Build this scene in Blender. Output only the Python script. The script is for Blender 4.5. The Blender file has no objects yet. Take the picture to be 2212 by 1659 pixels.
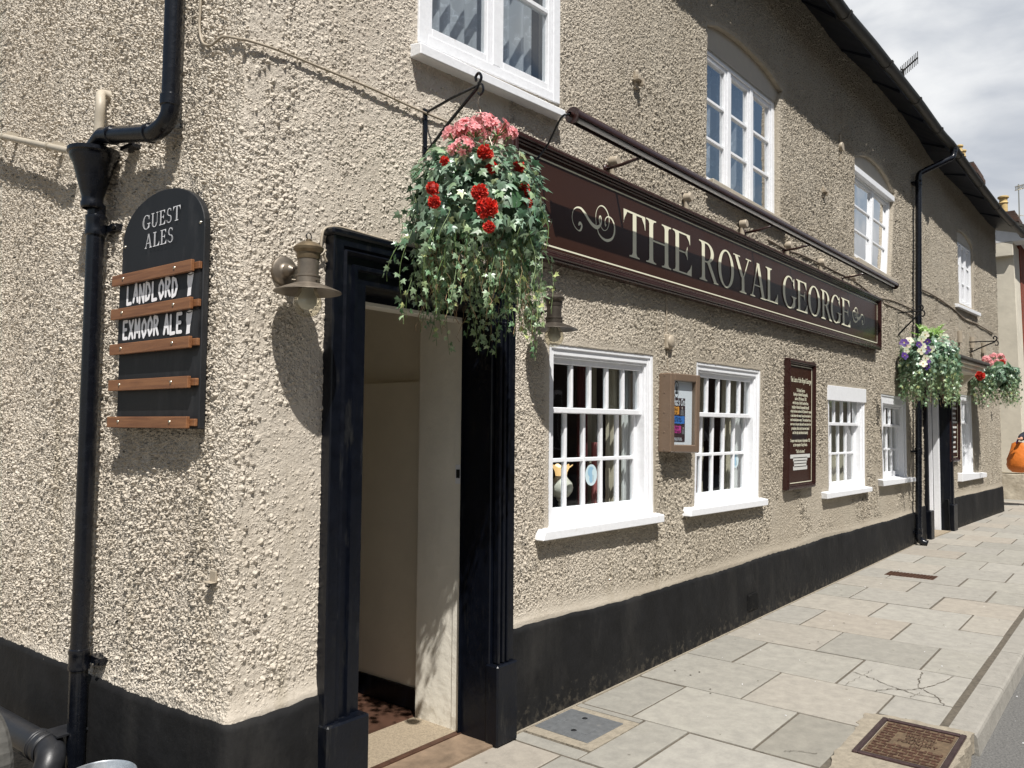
import bpy, bmesh, math, random
import numpy as np
from mathutils import Vector, Matrix
PI = math.pi
rnd = random.Random(7)
SC = bpy.context.scene
COL = SC.collection

# ------------------------------------------------------------------ camera frame
F_, CX, CY = 1700.0, 1106.0, 829.5            # focal length and centre, in photograph units 2212 wide
def _ray(x, y): return np.array([(x-CX)/F_, (y-CY)/F_, 1.0])
_r = _ray(2487., 935.); _r /= np.linalg.norm(_r)
_l = _ray(-1149., 905.); _l /= np.linalg.norm(_l)
_u = np.cross(_r, _l); _u /= np.linalg.norm(_u)
if _u[1] > 0: _u = -_u
RW = np.array([_r, np.cross(_u, _r), _u])      # rows: world axes in camera coordinates
EYE = RW @ _ray(480, 1872); EYE = -EYE*(1.6/-EYE[2]); EYE[2] = 1.6
cam = bpy.data.cameras.new('camera'); camo = bpy.data.objects.new('camera', cam); COL.objects.link(camo)
cam.sensor_fit = 'HORIZONTAL'; cam.sensor_width = 36; cam.lens = 36*F_/2212
cam.clip_start = 0.05; cam.clip_end = 600
_a, _b, _c = RW @ [1, 0, 0], RW @ [0, -1, 0], RW @ [0, 0, -1]
camo.matrix_world = Matrix([[_a[i], _b[i], _c[i], EYE[i]] for i in range(3)]+[[0, 0, 0, 1]])
SC.camera = camo

# ------------------------------------------------------------------ sky and sun
LX, LY, LZ = 0.68, 1.0, -2.0                   # direction in which the sunlight travels
SUN_EL = math.atan2(-LZ, math.hypot(LX, LY))
sun = bpy.data.lights.new('sun', 'SUN'); suno = bpy.data.objects.new('sun', sun); COL.objects.link(suno)
sun.energy = 5.0; sun.angle = math.radians(0.5); sun.color = (1.0, 0.965, 0.915)
suno.rotation_euler = Vector((LX, LY, LZ)).to_track_quat('-Z', 'Y').to_euler()
world = bpy.data.worlds.new('World'); SC.world = world; world.use_nodes = True
wn, wl = world.node_tree.nodes, world.node_tree.links
for n in list(wn): wn.remove(n)
wo = wn.new('ShaderNodeOutputWorld'); wb = wn.new('ShaderNodeBackground'); wb.inputs[1].default_value = 0.058
sky = wn.new('ShaderNodeTexSky'); sky.sky_type = 'NISHITA'; sky.sun_disc = False
sky.sun_elevation = SUN_EL; sky.sun_rotation = math.atan2(-LX, -LY)
sky.air_density = 1.3; sky.dust_density = 1.2
tc = wn.new('ShaderNodeTexCoord')
mp = wn.new('ShaderNodeMapping'); mp.inputs['Scale'].default_value = (1, 1, 2.2)
mp.inputs['Location'].default_value = (0.35, 0.1, 0.2)
n1 = wn.new('ShaderNodeTexNoise'); n1.inputs['Scale'].default_value = 2.6; n1.inputs['Detail'].default_value = 9; n1.inputs['Roughness'].default_value = .55
n2 = wn.new('ShaderNodeTexNoise'); n2.inputs['Scale'].default_value = 4.5; n2.inputs['Detail'].default_value = 8; n2.inputs['Roughness'].default_value = .5
n2.inputs['Distortion'].default_value = .6
wl.new(tc.outputs['Generated'], mp.inputs[0]); wl.new(mp.outputs[0], n1.inputs[0]); wl.new(mp.outputs[0], n2.inputs[0])
# a bank of bright cloud stands beyond the far end of the street; elsewhere the sky is mostly open
nv_ = wn.new('ShaderNodeVectorMath'); nv_.operation = 'NORMALIZE'; wl.new(tc.outputs['Generated'], nv_.inputs[0])
dv = wn.new('ShaderNodeVectorMath'); dv.operation = 'DOT_PRODUCT'; dv.inputs[1].default_value = (.80, .45, .40); wl.new(nv_.outputs[0], dv.inputs[0])
bank = wn.new('ShaderNodeMapRange'); bank.interpolation_type = 'SMOOTHSTEP'; bank.inputs[1].default_value = .70; bank.inputs[2].default_value = .92
wl.new(dv.outputs['Value'], bank.inputs[0])
cov = wn.new('ShaderNodeMath'); cov.operation = 'MULTIPLY_ADD'; cov.inputs[1].default_value = .26; wl.new(bank.outputs[0], cov.inputs[0]); wl.new(n1.outputs[0], cov.inputs[2])
r1 = wn.new('ShaderNodeValToRGB'); r1.color_ramp.elements[0].position = .46; r1.color_ramp.elements[1].position = .60
r2 = wn.new('ShaderNodeValToRGB'); r2.color_ramp.elements[0].position = .36; r2.color_ramp.elements[1].position = .64
r2.color_ramp.elements[0].color = (4.2, 4.5, 5.0, 1); r2.color_ramp.elements[1].color = (7.4, 7.5, 7.6, 1)
mx = wn.new('ShaderNodeMix'); mx.data_type = 'RGBA'
wl.new(cov.outputs[0], r1.inputs[0]); wl.new(n2.outputs[0], r2.inputs[0])
wl.new(r1.outputs[0], mx.inputs[0]); wl.new(sky.outputs[0], mx.inputs[6])
gain = wn.new('ShaderNodeMath'); gain.operation = 'MULTIPLY_ADD'; gain.inputs[1].default_value = 0.72; gain.inputs[2].default_value = 1.0; wl.new(bank.outputs[0], gain.inputs[0])
vs_ = wn.new('ShaderNodeVectorMath'); vs_.operation = 'SCALE'; wl.new(r2.outputs[0], vs_.inputs[0]); wl.new(gain.outputs[0], vs_.inputs['Scale']); wl.new(vs_.outputs[0], mx.inputs[7])
wl.new(mx.outputs[2], wb.inputs[0]); wl.new(wb.outputs[0], wo.inputs[0])

SC.view_settings.view_transform = 'Standard'; SC.view_settings.look = 'None'
SC.view_settings.exposure = 0.32; SC.view_settings.gamma = 1
SC.render.engine = 'CYCLES'
SC.cycles.max_bounces = 6; SC.cycles.transparent_max_bounces = 24
try: SC.cycles.use_denoising = True
except Exception: pass

# ------------------------------------------------------------------ where things stand
# The front wall is y = 0 up to the far drainpipe and bends slightly towards the street after it.
BEND = np.array([10.95, 0.0]); _B2 = np.array([16.9, -.29])
T2 = (_B2-BEND)/np.linalg.norm(_B2-BEND); N2 = np.array([T2[1], -T2[0]])
LD = (RW @ _l)[:2]; LD = LD/np.linalg.norm(LD); NL = np.array([-LD[1], LD[0]])
if NL[0] > 0: NL = -NL
def M(s, z, d=0.0):                            # point on the front wall: s along, z up, d out from it
    if s <= BEND[0]: return Vector((s, -d, z))
    q = BEND+T2*(s-BEND[0])+N2*d
    return Vector((q[0], q[1], z))
def M2(s, z, d=0.0):
    q = BEND+T2*(s-BEND[0])+N2*d
    return Vector((q[0], q[1], z))
def ML(s, z, d=0.0):                           # the same on the side wall, s away from the corner
    q = LD*s+NL*d
    return Vector((q[0], q[1], z))
def F(px, py, d=0.0):                          # (s, z) on the front wall under a photograph point
    v = RW @ _ray(px, py)
    t = (-d-EYE[1])/v[1]; q = EYE+v*t
    if q[0] <= BEND[0]: return float(q[0]), float(q[2])
    return F2(px, py, d)
def F2(px, py, d=0.0):
    v = RW @ _ray(px, py)
    t = (BEND@N2+d-EYE[:2]@N2)/(v[:2]@N2); q = EYE+v*t
    return float((q[:2]-BEND)@T2+BEND[0]), float(q[2])
def FL(px, py, d=0.0):
    v = RW @ _ray(px, py)
    t = (d-EYE[:2]@NL)/(v[:2]@NL); q = EYE+v*t
    return float(q[:2]@LD), float(q[2])
def PF(px, py, d=0.0): s, z = F(px, py, d); return M(s, z, d)
def PL(px, py, d=0.0): s, z = FL(px, py, d); return ML(s, z, d)
def PG(px, py, z=0.0):
    v = RW @ _ray(px, py); q = EYE+v*((z-EYE[2])/v[2]); return Vector(q)
def PX(px, py, x):
    v = RW @ _ray(px, py); return Vector(EYE+v*((x-EYE[0])/v[0]))

# ------------------------------------------------------------------ objects
def props(o, label=None, cat=None, group=None, kind=None):
    if label: o['label'] = label
    if cat: o['category'] = cat
    if group: o['group'] = group
    if kind: o['kind'] = kind
    return o
def thing(name, label, cat, loc=(0, 0, 0), group=None):
    o = bpy.data.objects.new(name, None); COL.objects.link(o); o.location = loc; o.empty_display_size = .1
    return props(o, label, cat, group)
def link(name, me, mat, parent=None, smooth=False):
    o = bpy.data.objects.new(name, me); COL.objects.link(o)
    if mat is not None:
        for m in (mat if isinstance(mat, (list, tuple)) else [mat]): me.materials.append(m)
    if smooth:
        me.polygons.foreach_set('use_smooth', [True]*len(me.polygons))
    if parent is not None:
        o.parent = parent
        q, loc = parent, Vector((0, 0, 0))
        while q is not None: loc += Vector(q.location); q = q.parent
        o.location = -loc if parent.type == 'EMPTY' and parent.parent is None else (0, 0, 0)
    return o
class MB:                                       # collects shapes in world coordinates, then becomes one mesh
    def __init__(self): self.v = []; self.f = []; self.m = []
    def add(self, vs, fs, mi=0):
        n = len(self.v); self.v += [tuple(p) for p in vs]; self.f += [tuple(i+n for i in f) for f in fs]; self.m += [mi]*len(fs); return self
    def hexa(self, c, mi=0):                    # 8 corners: bottom ring 0-3, top ring 4-7
        return self.add(c, [(0, 3, 2, 1), (4, 5, 6, 7), (0, 1, 5, 4), (1, 2, 6, 5), (2, 3, 7, 6), (3, 0, 4, 7)], mi)
    def box(self, fn, s0, s1, z0, z1, d0, d1, mi=0):
        return self.hexa([fn(s0, z0, d0), fn(s1, z0, d0), fn(s1, z1, d0), fn(s0, z1, d0), fn(s0, z0, d1), fn(s1, z0, d1), fn(s1, z1, d1), fn(s0, z1, d1)], mi)
    def quad(self, a, b, c, d, mi=0): return self.add([a, b, c, d], [(0, 1, 2, 3)], mi)
    def poly(self, pts, mi=0): return self.add(pts, [tuple(range(len(pts)))], mi)
    def tube(self, pts, r, n=10, cap=True, mi=0):
        pts = [Vector(p) for p in pts]; rs = r if isinstance(r, (list, tuple)) else [r]*len(pts)
        base = len(self.v); up = None
        for i, p in enumerate(pts):
            t = (pts[min(i+1, len(pts)-1)]-pts[max(i-1, 0)]).normalized()
            if up is None:
                up = Vector((0, 0, 1)) if abs(t.z) < .9 else Vector((1, 0, 0))
            a = t.cross(up)
            if a.length < 1e-5: a = t.cross(Vector((0, 1, 0)))
            a.normalize(); b = a.cross(t).normalized(); up = b
            for k in range(n):
                w = 2*PI*k/n; self.v.append(tuple(p+a*math.cos(w)*rs[i]+b*math.sin(w)*rs[i]))
        for i in range(len(pts)-1):
            for k in range(n):
                k2 = (k+1) % n
                self.f.append((base+i*n+k, base+i*n+k2, base+(i+1)*n+k2, base+(i+1)*n+k)); self.m.append(mi)
        if cap:
            self.f.append(tuple(base+k for k in range(n))[::-1]); self.m.append(mi)
            self.f.append(tuple(base+(len(pts)-1)*n+k for k in range(n))); self.m.append(mi)
        return self
    def lathe(self, prof, org=(0, 0, 0), axis=(0, 0, 1), n=28, mi=0):   # prof: (radius, height)
        ax = Vector(axis).normalized(); a = ax.orthogonal().normalized(); b = ax.cross(a); o = Vector(org); base = len(self.v)
        for r, h in prof:
            for k in range(n):
                w = 2*PI*k/n; self.v.append(tuple(o+ax*h+(a*math.cos(w)+b*math.sin(w))*max(r, 1e-4)))
        for i in range(len(prof)-1):
            for k in range(n):
                k2 = (k+1) % n; self.f.append((base+i*n+k, base+i*n+k2, base+(i+1)*n+k2, base+(i+1)*n+k)); self.m.append(mi)
        return self
    def build(self, name, mat, parent=None, smooth=False, bevel=0.0, auto=None):
        me = bpy.data.meshes.new(name); me.from_pydata(self.v, [], self.f); me.update()
        mats = mat if isinstance(mat, (list, tuple)) else [mat]
        if len(mats) > 1: me.polygons.foreach_set('material_index', self.m)
        bm = bmesh.new(); bm.from_mesh(me)
        bmesh.ops.recalc_face_normals(bm, faces=bm.faces)
        if bevel > 0:
            ed = [e for e in bm.edges if len(e.link_faces) == 2 and e.calc_face_angle(0) > .5]
            bmesh.ops.bevel(bm, geom=ed, offset=bevel, segments=1, affect='EDGES', profile=.5, clamp_overlap=True)
        if auto:
            for f in bm.faces: f.smooth = True
            for e in bm.edges:
                if len(e.link_faces) != 2 or e.calc_face_angle(0) > auto: e.smooth = False
        bm.to_mesh(me); bm.free()
        return link(name, me, mat, parent, smooth and not auto)
def arc(c, r, a0, a1, n, ex, ey):
    return [Vector(c)+Vector(ex)*(r*math.cos(a0+(a1-a0)*i/n))+Vector(ey)*(r*math.sin(a0+(a1-a0)*i/n)) for i in range(n+1)]
def spline(pts, n=6):                           # Catmull-Rom through points
    P = [Vector(p) for p in pts]; P = [P[0]*2-P[1]]+P+[P[-1]*2-P[-2]]; out = []
    for i in range(1, len(P)-2):
        for k in range(n):
            t = k/n; a, b, c, d = P[i-1], P[i], P[i+1], P[i+2]
            out.append(.5*((2*b)+(c-a)*t+(2*a-5*b+4*c-d)*t*t+(3*b-a-3*c+d)*t**3))
    out.append(P[-2]); return out

# ------------------------------------------------------------------ materials
def nmat(name, col, rough=.6, metal=0.0, var=0.0, vscale=8.0, bump=0.0, bscale=40.0, spec=None, coat=0.0, var2=None, detail=6):
    m = bpy.data.materials.new(name); m.use_nodes = True; nt = m.node_tree; b = nt.nodes['Principled BSDF']
    b.inputs['Base Color'].default_value = (*col, 1); b.inputs['Roughness'].default_value = rough; b.inputs['Metallic'].default_value = metal
    if spec is not None: b.inputs['Specular IOR Level'].default_value = spec
    if coat: b.inputs['Coat Weight'].default_value = coat; b.inputs['Coat Roughness'].default_value = .08
    t = nt.nodes.new('ShaderNodeTexCoord')
    if var > 0:
        n = nt.nodes.new('ShaderNodeTexNoise'); n.inputs['Scale'].default_value = vscale; n.inputs['Detail'].default_value = detail; n.inputs['Roughness'].default_value = .65
        r = nt.nodes.new('ShaderNodeValToRGB'); r.color_ramp.elements[0].position = .3; r.color_ramp.elements[1].position = .7
        c2 = var2 if var2 else [min(1, c*(1+var)) for c in col]
        r.color_ramp.elements[0].color = (*[c*(1-var) for c in col], 1); r.color_ramp.elements[1].color = (*c2, 1)
        nt.links.new(t.outputs['Object'], n.inputs[0]); nt.links.new(n.outputs[0], r.inputs[0]); nt.links.new(r.outputs[0], b.inputs['Base Color'])
        mr = nt.nodes.new('ShaderNodeMapRange'); mr.inputs[3].default_value = max(0.02, rough-.1); mr.inputs[4].default_value = min(1, rough+.12)
        nt.links.new(n.outputs[0], mr.inputs[0]); nt.links.new(mr.outputs[0], b.inputs['Roughness'])
    if bump > 0:
        n = nt.nodes.new('ShaderNodeTexNoise'); n.inputs['Scale'].default_value = bscale; n.inputs['Detail'].default_value = 5
        bp = nt.nodes.new('ShaderNodeBump'); bp.inputs['Strength'].default_value = 1; bp.inputs['Distance'].default_value = bump
        nt.links.new(t.outputs['Object'], n.inputs[0]); nt.links.new(n.outputs[0], bp.inputs['Height']); nt.links.new(bp.outputs[0], b.inputs['Normal'])
    return m
def amat(name, attr, rough=.6, gain=1.0, trans=0.0, spec=.5, bump=0.0, bscale=60):   # colour from a mesh attribute
    m = nmat(name, (1, 1, 1), rough, bump=bump, bscale=bscale, spec=spec); nt = m.node_tree; b = nt.nodes['Principled BSDF']
    a = nt.nodes.new('ShaderNodeAttribute'); a.attribute_name = attr; nt.links.new(a.outputs['Color'], b.inputs['Base Color'])
    if trans > 0:
        tr = nt.nodes.new('ShaderNodeBsdfTranslucent'); mxs = nt.nodes.new('ShaderNodeMixShader'); mxs.inputs[0].default_value = trans
        nt.links.new(a.outputs['Color'], tr.inputs[0]); nt.links.new(b.outputs[0], mxs.inputs[1]); nt.links.new(tr.outputs[0], mxs.inputs[2])
        nt.links.new(mxs.outputs[0], nt.nodes['Material Output'].inputs[0])
    return m
def math_node(nt, op, a, b=None, c=None, clamp=False):
    n = nt.nodes.new('ShaderNodeMath'); n.operation = op; n.use_clamp = clamp
    for i, x in enumerate((a, b, c)):
        if x is None: continue
        if isinstance(x, (int, float)): n.inputs[i].default_value = x
        else: nt.links.new(x, n.inputs[i])
    return n.outputs[0]

def roughcast():
    m = bpy.data.materials.new('roughcast'); m.use_nodes = True; nt = m.node_tree; N = nt.nodes; K = nt.links
    b = N['Principled BSDF']; b.inputs['Roughness'].default_value = .62; b.inputs['Specular IOR Level'].default_value = .35
    t = N.new('ShaderNodeTexCoord'); co = t.outputs['Object']
    at = N.new('ShaderNodeAttribute'); at.attribute_name = 'rough'          # R smoothness, G sharpness of the dash
    sp = N.new('ShaderNodeSeparateColor'); K.new(at.outputs['Color'], sp.inputs[0])
    wob = N.new('ShaderNodeTexNoise'); wob.inputs['Scale'].default_value = 38; wob.inputs['Detail'].default_value = 2
    K.new(co, wob.inputs[0])
    wv = N.new('ShaderNodeVectorMath'); wv.operation = 'MULTIPLY_ADD'; wv.inputs[1].default_value = (.016, .016, .016)
    K.new(wob.outputs['Color'], wv.inputs[0]); K.new(co, wv.inputs[2])
    def cells(scale, off):
        mpn = N.new('ShaderNodeMapping'); mpn.inputs['Location'].default_value = off; K.new(wv.outputs[0], mpn.inputs[0])
        v = N.new('ShaderNodeTexVoronoi'); v.feature = 'F1'; v.inputs['Scale'].default_value = scale
        K.new(mpn.outputs[0], v.inputs[0])
        s = N.new('ShaderNodeSeparateColor'); K.new(v.outputs['Color'], s.inputs[0])
        h = math_node(nt, 'SUBTRACT', 1.0, math_node(nt, 'MULTIPLY', v.outputs['Distance'], 1.55), clamp=True)
        h = math_node(nt, 'POWER', h, 1.05)
        return h, s.outputs[0], s.outputs[1]
    h0, k0, k0b = cells(44, (0, 0, 0))
    h1, k1, k1b = cells(62, (1, 4, 2))
    h2, k2, k2b = cells(88, (3, 7, 1))
    h3, k3, k3b = cells(140, (5, 2, 9))
    patch = N.new('ShaderNodeTexNoise'); patch.inputs['Scale'].default_value = 3.2; patch.inputs['Detail'].default_value = 3; K.new(co, patch.inputs[0])
    # how many of the stones stand out
    dens = math_node(nt, 'SUBTRACT', math_node(nt, 'ADD', math_node(nt, 'MULTIPLY', patch.outputs[0], .9), .32), sp.outputs[0])
    def gate(k, th): return math_node(nt, 'MULTIPLY', math_node(nt, 'SUBTRACT', math_node(nt, 'ADD', dens, th), k), 5.0, clamp=True)
    a1 = math_node(nt, 'MULTIPLY', math_node(nt, 'MULTIPLY', h1, gate(k1, 0.0)), math_node(nt, 'ADD', .006, math_node(nt, 'MULTIPLY', k1b, .008)))
    a2 = math_node(nt, 'MULTIPLY', math_node(nt, 'MULTIPLY', h2, gate(k2, 0.1)), math_node(nt, 'ADD', .004, math_node(nt, 'MULTIPLY', k2b, .006)))
    a3 = math_node(nt, 'MULTIPLY', math_node(nt, 'MULTIPLY', h3, gate(k3, .1)), .0028)
    sx = N.new('ShaderNodeSeparateXYZ'); K.new(co, sx.inputs[0])
    wf = N.new('ShaderNodeMapRange'); wf.inputs[1].default_value = 1.2; wf.inputs[2].default_value = 3.2; wf.inputs[3].default_value = 0; wf.inputs[4].default_value = 1; K.new(sx.outputs[0], wf.inputs[0])
    big0 = math_node(nt, 'MAXIMUM', math_node(nt, 'MULTIPLY', sp.outputs[0], 4.0, clamp=True), wf.outputs[0])      # larger rounded stones round the corner and the door
    a0 = math_node(nt, 'MULTIPLY', math_node(nt, 'MULTIPLY', h0, gate(k0, 0.0)), math_node(nt, 'ADD', .007, math_node(nt, 'MULTIPLY', k0b, .009)))
    und = N.new('ShaderNodeTexNoise'); und.inputs['Scale'].default_value = 5; und.inputs['Detail'].default_value = 3; K.new(co, und.inputs[0])
    fine = N.new('ShaderNodeTexNoise'); fine.inputs['Scale'].default_value = 190; fine.inputs['Detail'].default_value = 4; K.new(co, fine.inputs[0])
    mid = N.new('ShaderNodeTexNoise'); mid.inputs['Scale'].default_value = 34; mid.inputs['Detail'].default_value = 5; mid.inputs['Roughness'].default_value = .6; K.new(co, mid.inputs[0])
    hmax = math_node(nt, 'ADD', math_node(nt, 'MAXIMUM', math_node(nt, 'MULTIPLY', math_node(nt, 'MAXIMUM', a1, a2), math_node(nt, 'SUBTRACT', 1.0, math_node(nt, 'MULTIPLY', wf.outputs[0], .45))), math_node(nt, 'MULTIPLY', a0, big0)), a3)
    amp = math_node(nt, 'ADD', .60, math_node(nt, 'MULTIPLY', sp.outputs[1], 1.1))
    hh = math_node(nt, 'MULTIPLY', hmax, amp)
    hh = math_node(nt, 'ADD', hh, math_node(nt, 'MULTIPLY', math_node(nt, 'SUBTRACT', und.outputs[0], .5), .014))
    hh = math_node(nt, 'ADD', hh, math_node(nt, 'MULTIPLY', math_node(nt, 'SUBTRACT', mid.outputs[0], .5), math_node(nt, 'ADD', .002, math_node(nt, 'MULTIPLY', amp, .005))))
    hh = math_node(nt, 'ADD', hh, math_node(nt, 'MULTIPLY', fine.outputs[0], .0011))
    keep = math_node(nt, 'SUBTRACT', 1.0, math_node(nt, 'MULTIPLY', sp.outputs[2], .85))
    hh = math_node(nt, 'MULTIPLY', hh, keep)
    dp = N.new('ShaderNodeDisplacement'); dp.inputs['Midlevel'].default_value = 0; dp.inputs['Scale'].default_value = 1
    K.new(hh, dp.inputs['Height']); K.new(dp.outputs[0], N['Material Output'].inputs['Displacement'])
    m.displacement_method = 'BOTH'
    big = N.new('ShaderNodeTexNoise'); big.inputs['Scale'].default_value = 1.3; big.inputs['Detail'].default_value = 6; big.inputs['Roughness'].default_value = .6; K.new(co, big.inputs[0])
    cr = N.new('ShaderNodeValToRGB'); cr.color_ramp.elements[0].position = .3; cr.color_ramp.elements[1].position = .72
    cr.color_ramp.elements[0].color = (.495, .438, .360, 1); cr.color_ramp.elements[1].color = (.59, .535, .455, 1)
    K.new(big.outputs[0], cr.inputs[0])
    # dirt and weathering that gathers under the eaves and in streaks
    dm = N.new('ShaderNodeMix'); dm.data_type = 'RGBA'; dm.blend_type = 'MIX'
    dn = N.new('ShaderNodeTexNoise'); dn.inputs['Scale'].default_value = 14; dn.inputs['Detail'].default_value = 8; dn.inputs['Roughness'].default_value = .75; K.new(co, dn.inputs[0])
    dn2 = N.new('ShaderNodeTexNoise'); dn2.inputs['Scale'].default_value = 75; dn2.inputs['Detail'].default_value = 3; K.new(co, dn2.inputs[0])
    df = math_node(nt, 'MULTIPLY', math_node(nt, 'SUBTRACT', math_node(nt, 'ADD', math_node(nt, 'MULTIPLY', dn.outputs[0], .6), math_node(nt, 'MULTIPLY', dn2.outputs[0], .45)), .52), 3.5, clamp=True)
    K.new(math_node(nt, 'MULTIPLY', df, .5), dm.inputs[0]); K.new(cr.outputs[0], dm.inputs[6]); dm.inputs[7].default_value = (.36, .30, .225, 1)
    # the street front is toned darker and greyer than the corner
    w2 = N.new('ShaderNodeMix'); w2.data_type = 'RGBA'; w2.blend_type = 'MULTIPLY'; w2.inputs[7].default_value = (.71, .70, .665, 1)
    K.new(wf.outputs[0], w2.inputs[0]); K.new(dm.outputs[2], w2.inputs[6])
    sm_ = N.new('ShaderNodeMapping'); sm_.inputs['Scale'].default_value = (7, 7, .55); K.new(co, sm_.inputs[0])
    stn = N.new('ShaderNodeTexNoise'); stn.inputs['Scale'].default_value = 1; stn.inputs['Detail'].default_value = 6; stn.inputs['Roughness'].default_value = .6; K.new(sm_.outputs[0], stn.inputs[0])
    w3 = N.new('ShaderNodeMix'); w3.data_type = 'RGBA'; w3.blend_type = 'MULTIPLY'; w3.inputs[7].default_value = (.70, .68, .62, 1)
    K.new(math_node(nt, 'MULTIPLY', math_node(nt, 'SUBTRACT', stn.outputs[0], .55), 3.0, clamp=True), w3.inputs[0]); K.new(w2.outputs[2], w3.inputs[6]); K.new(w3.outputs[2], b.inputs['Base Color'])
    return m
def glass_mat(name, tint=(.9, .95, .97), refl=1.0, rough=.02):
    m = bpy.data.materials.new(name); m.use_nodes = True; nt = m.node_tree; N = nt.nodes; K = nt.links; N.remove(N['Principled BSDF'])
    tr = N.new('ShaderNodeBsdfTransparent'); tr.inputs[0].default_value = (*tint, 1)
    gl = N.new('ShaderNodeBsdfGlossy'); gl.inputs['Roughness'].default_value = rough; gl.inputs[0].default_value = (1, 1, 1, 1)
    t = N.new('ShaderNodeTexCoord'); n = N.new('ShaderNodeTexNoise'); n.inputs['Scale'].default_value = 2.5; n.inputs['Detail'].default_value = 1
    bp = N.new('ShaderNodeBump'); bp.inputs['Distance'].default_value = .006; K.new(t.outputs['Object'], n.inputs[0]); K.new(n.outputs[0], bp.inputs['Height'])
    K.new(bp.outputs[0], gl.inputs['Normal'])
    lw = N.new('ShaderNodeLayerWeight'); lw.inputs[0].default_value = .5
    f = math_node(nt, 'MULTIPLY', math_node(nt, 'ADD', .045, math_node(nt, 'MULTIPLY', math_node(nt, 'POWER', lw.outputs['Facing'], 5.0), .95)), refl*1.5, clamp=True)
    mxs = N.new('ShaderNodeMixShader'); K.new(f, mxs.inputs[0]); K.new(tr.outputs[0], mxs.inputs[1]); K.new(gl.outputs[0], mxs.inputs[2])
    K.new(mxs.outputs[0], N['Material Output'].inputs[0]); return m
def lace_mat(name, fill=.62):
    m = bpy.data.materials.new(name); m.use_nodes = True; nt = m.node_tree; N = nt.nodes; K = nt.links; N.remove(N['Principled BSDF'])
    tr = N.new('ShaderNodeBsdfTransparent'); df = N.new('ShaderNodeBsdfDiffuse'); df.inputs[0].default_value = (.82, .84, .88, 1)
    tl = N.new('ShaderNodeBsdfTranslucent'); tl.inputs[0].default_value = (.8, .82, .86, 1)
    ad = N.new('ShaderNodeMixShader'); ad.inputs[0].default_value = .3; K.new(df.outputs[0], ad.inputs[1]); K.new(tl.outputs[0], ad.inputs[2])
    t = N.new('ShaderNodeTexCoord'); n = N.new('ShaderNodeTexNoise'); n.inputs['Scale'].default_value = 6; n.inputs['Detail'].default_value = 2; n.inputs['Distortion'].default_value = 2.0
    K.new(t.outputs['Object'], n.inputs[0])
    v = N.new('ShaderNodeTexVoronoi'); v.feature = 'DISTANCE_TO_EDGE'; v.inputs['Scale'].default_value = 22; K.new(t.outputs['Object'], v.inputs[0])
    s = math_node(nt, 'MULTIPLY', math_node(nt, 'SUBTRACT', .09, v.outputs['Distance']), 9, clamp=True)
    band = math_node(nt, 'MULTIPLY', math_node(nt, 'SUBTRACT', n.outputs[0], .5), 6, clamp=True)
    f = math_node(nt, 'ADD', fill, math_node(nt, 'MULTIPLY', math_node(nt, 'MAXIMUM', s, .25), math_node(nt, 'MULTIPLY', band, .55)), clamp=True)
    mxs = N.new('ShaderNodeMixShader'); K.new(f, mxs.inputs[0]); K.new(tr.outputs[0], mxs.inputs[1]); K.new(ad.outputs[0], mxs.inputs[2])
    K.new(mxs.outputs[0], N['Material Output'].inputs[0]); return m
def wood_mat(name, c1, c2, axis='X'):
    m = nmat(name, c1, .45, bump=.0006, bscale=90); nt = m.node_tree; N = nt.nodes; K = nt.links; b = N['Principled BSDF']
    t = N.new('ShaderNodeTexCoord'); mpn = N.new('ShaderNodeMapping'); mpn.inputs['Scale'].default_value = {'X': (3, 60, 60), 'Y': (60, 3, 60)}[axis]
    n = N.new('ShaderNodeTexNoise'); n.inputs['Scale'].default_value = 1; n.inputs['Detail'].default_value = 6; n.inputs['Distortion'].default_value = .8
    r = N.new('ShaderNodeValToRGB'); r.color_ramp.elements[0].position = .35; r.color_ramp.elements[1].position = .65
    r.color_ramp.elements[0].color = (*c1, 1); r.color_ramp.elements[1].color = (*c2, 1)
    K.new(t.outputs['Object'], mpn.inputs[0]); K.new(mpn.outputs[0], n.inputs[0]); K.new(n.outputs[0], r.inputs[0]); K.new(r.outputs[0], b.inputs['Base Color'])
    return m
def brick_mat(name, c1, c2, mortar, rot=(PI/2, 0, 0), scale=1.0):
    m = nmat(name, c1, .85); nt = m.node_tree; N = nt.nodes; K = nt.links; b = N['Principled BSDF']
    t = N.new('ShaderNodeTexCoord'); mpn = N.new('ShaderNodeMapping'); mpn.inputs['Rotation'].default_value = rot
    br = N.new('ShaderNodeTexBrick'); br.inputs['Color1'].default_value = (*c1, 1); br.inputs['Color2'].default_value = (*c2, 1); br.inputs['Mortar'].default_value = (*mortar, 1)
    br.inputs['Scale'].default_value = scale; br.inputs['Brick Width'].default_value = .225; br.inputs['Row Height'].default_value = .075; br.inputs['Mortar Size'].default_value = .006
    n = N.new('ShaderNodeTexNoise'); n.inputs['Scale'].default_value = 3; n.inputs['Detail'].default_value = 8; K.new(t.outputs['Object'], n.inputs[0])
    mxn = N.new('ShaderNodeMix'); mxn.data_type = 'RGBA'; mxn.blend_type = 'MULTIPLY'; mxn.inputs[0].default_value = .7
    K.new(t.outputs['Object'], mpn.inputs[0]); K.new(mpn.outputs[0], br.inputs[0]); K.new(br.outputs[0], mxn.inputs[6]); K.new(n.outputs[0], mxn.inputs[7])
    K.new(mxn.outputs[2], b.inputs['Base Color'])
    bp = N.new('ShaderNodeBump'); bp.inputs['Distance'].default_value = .006; bp.invert = True; K.new(br.outputs['Fac'], bp.inputs['Height']); K.new(bp.outputs[0], b.inputs['Normal'])
    return m
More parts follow.
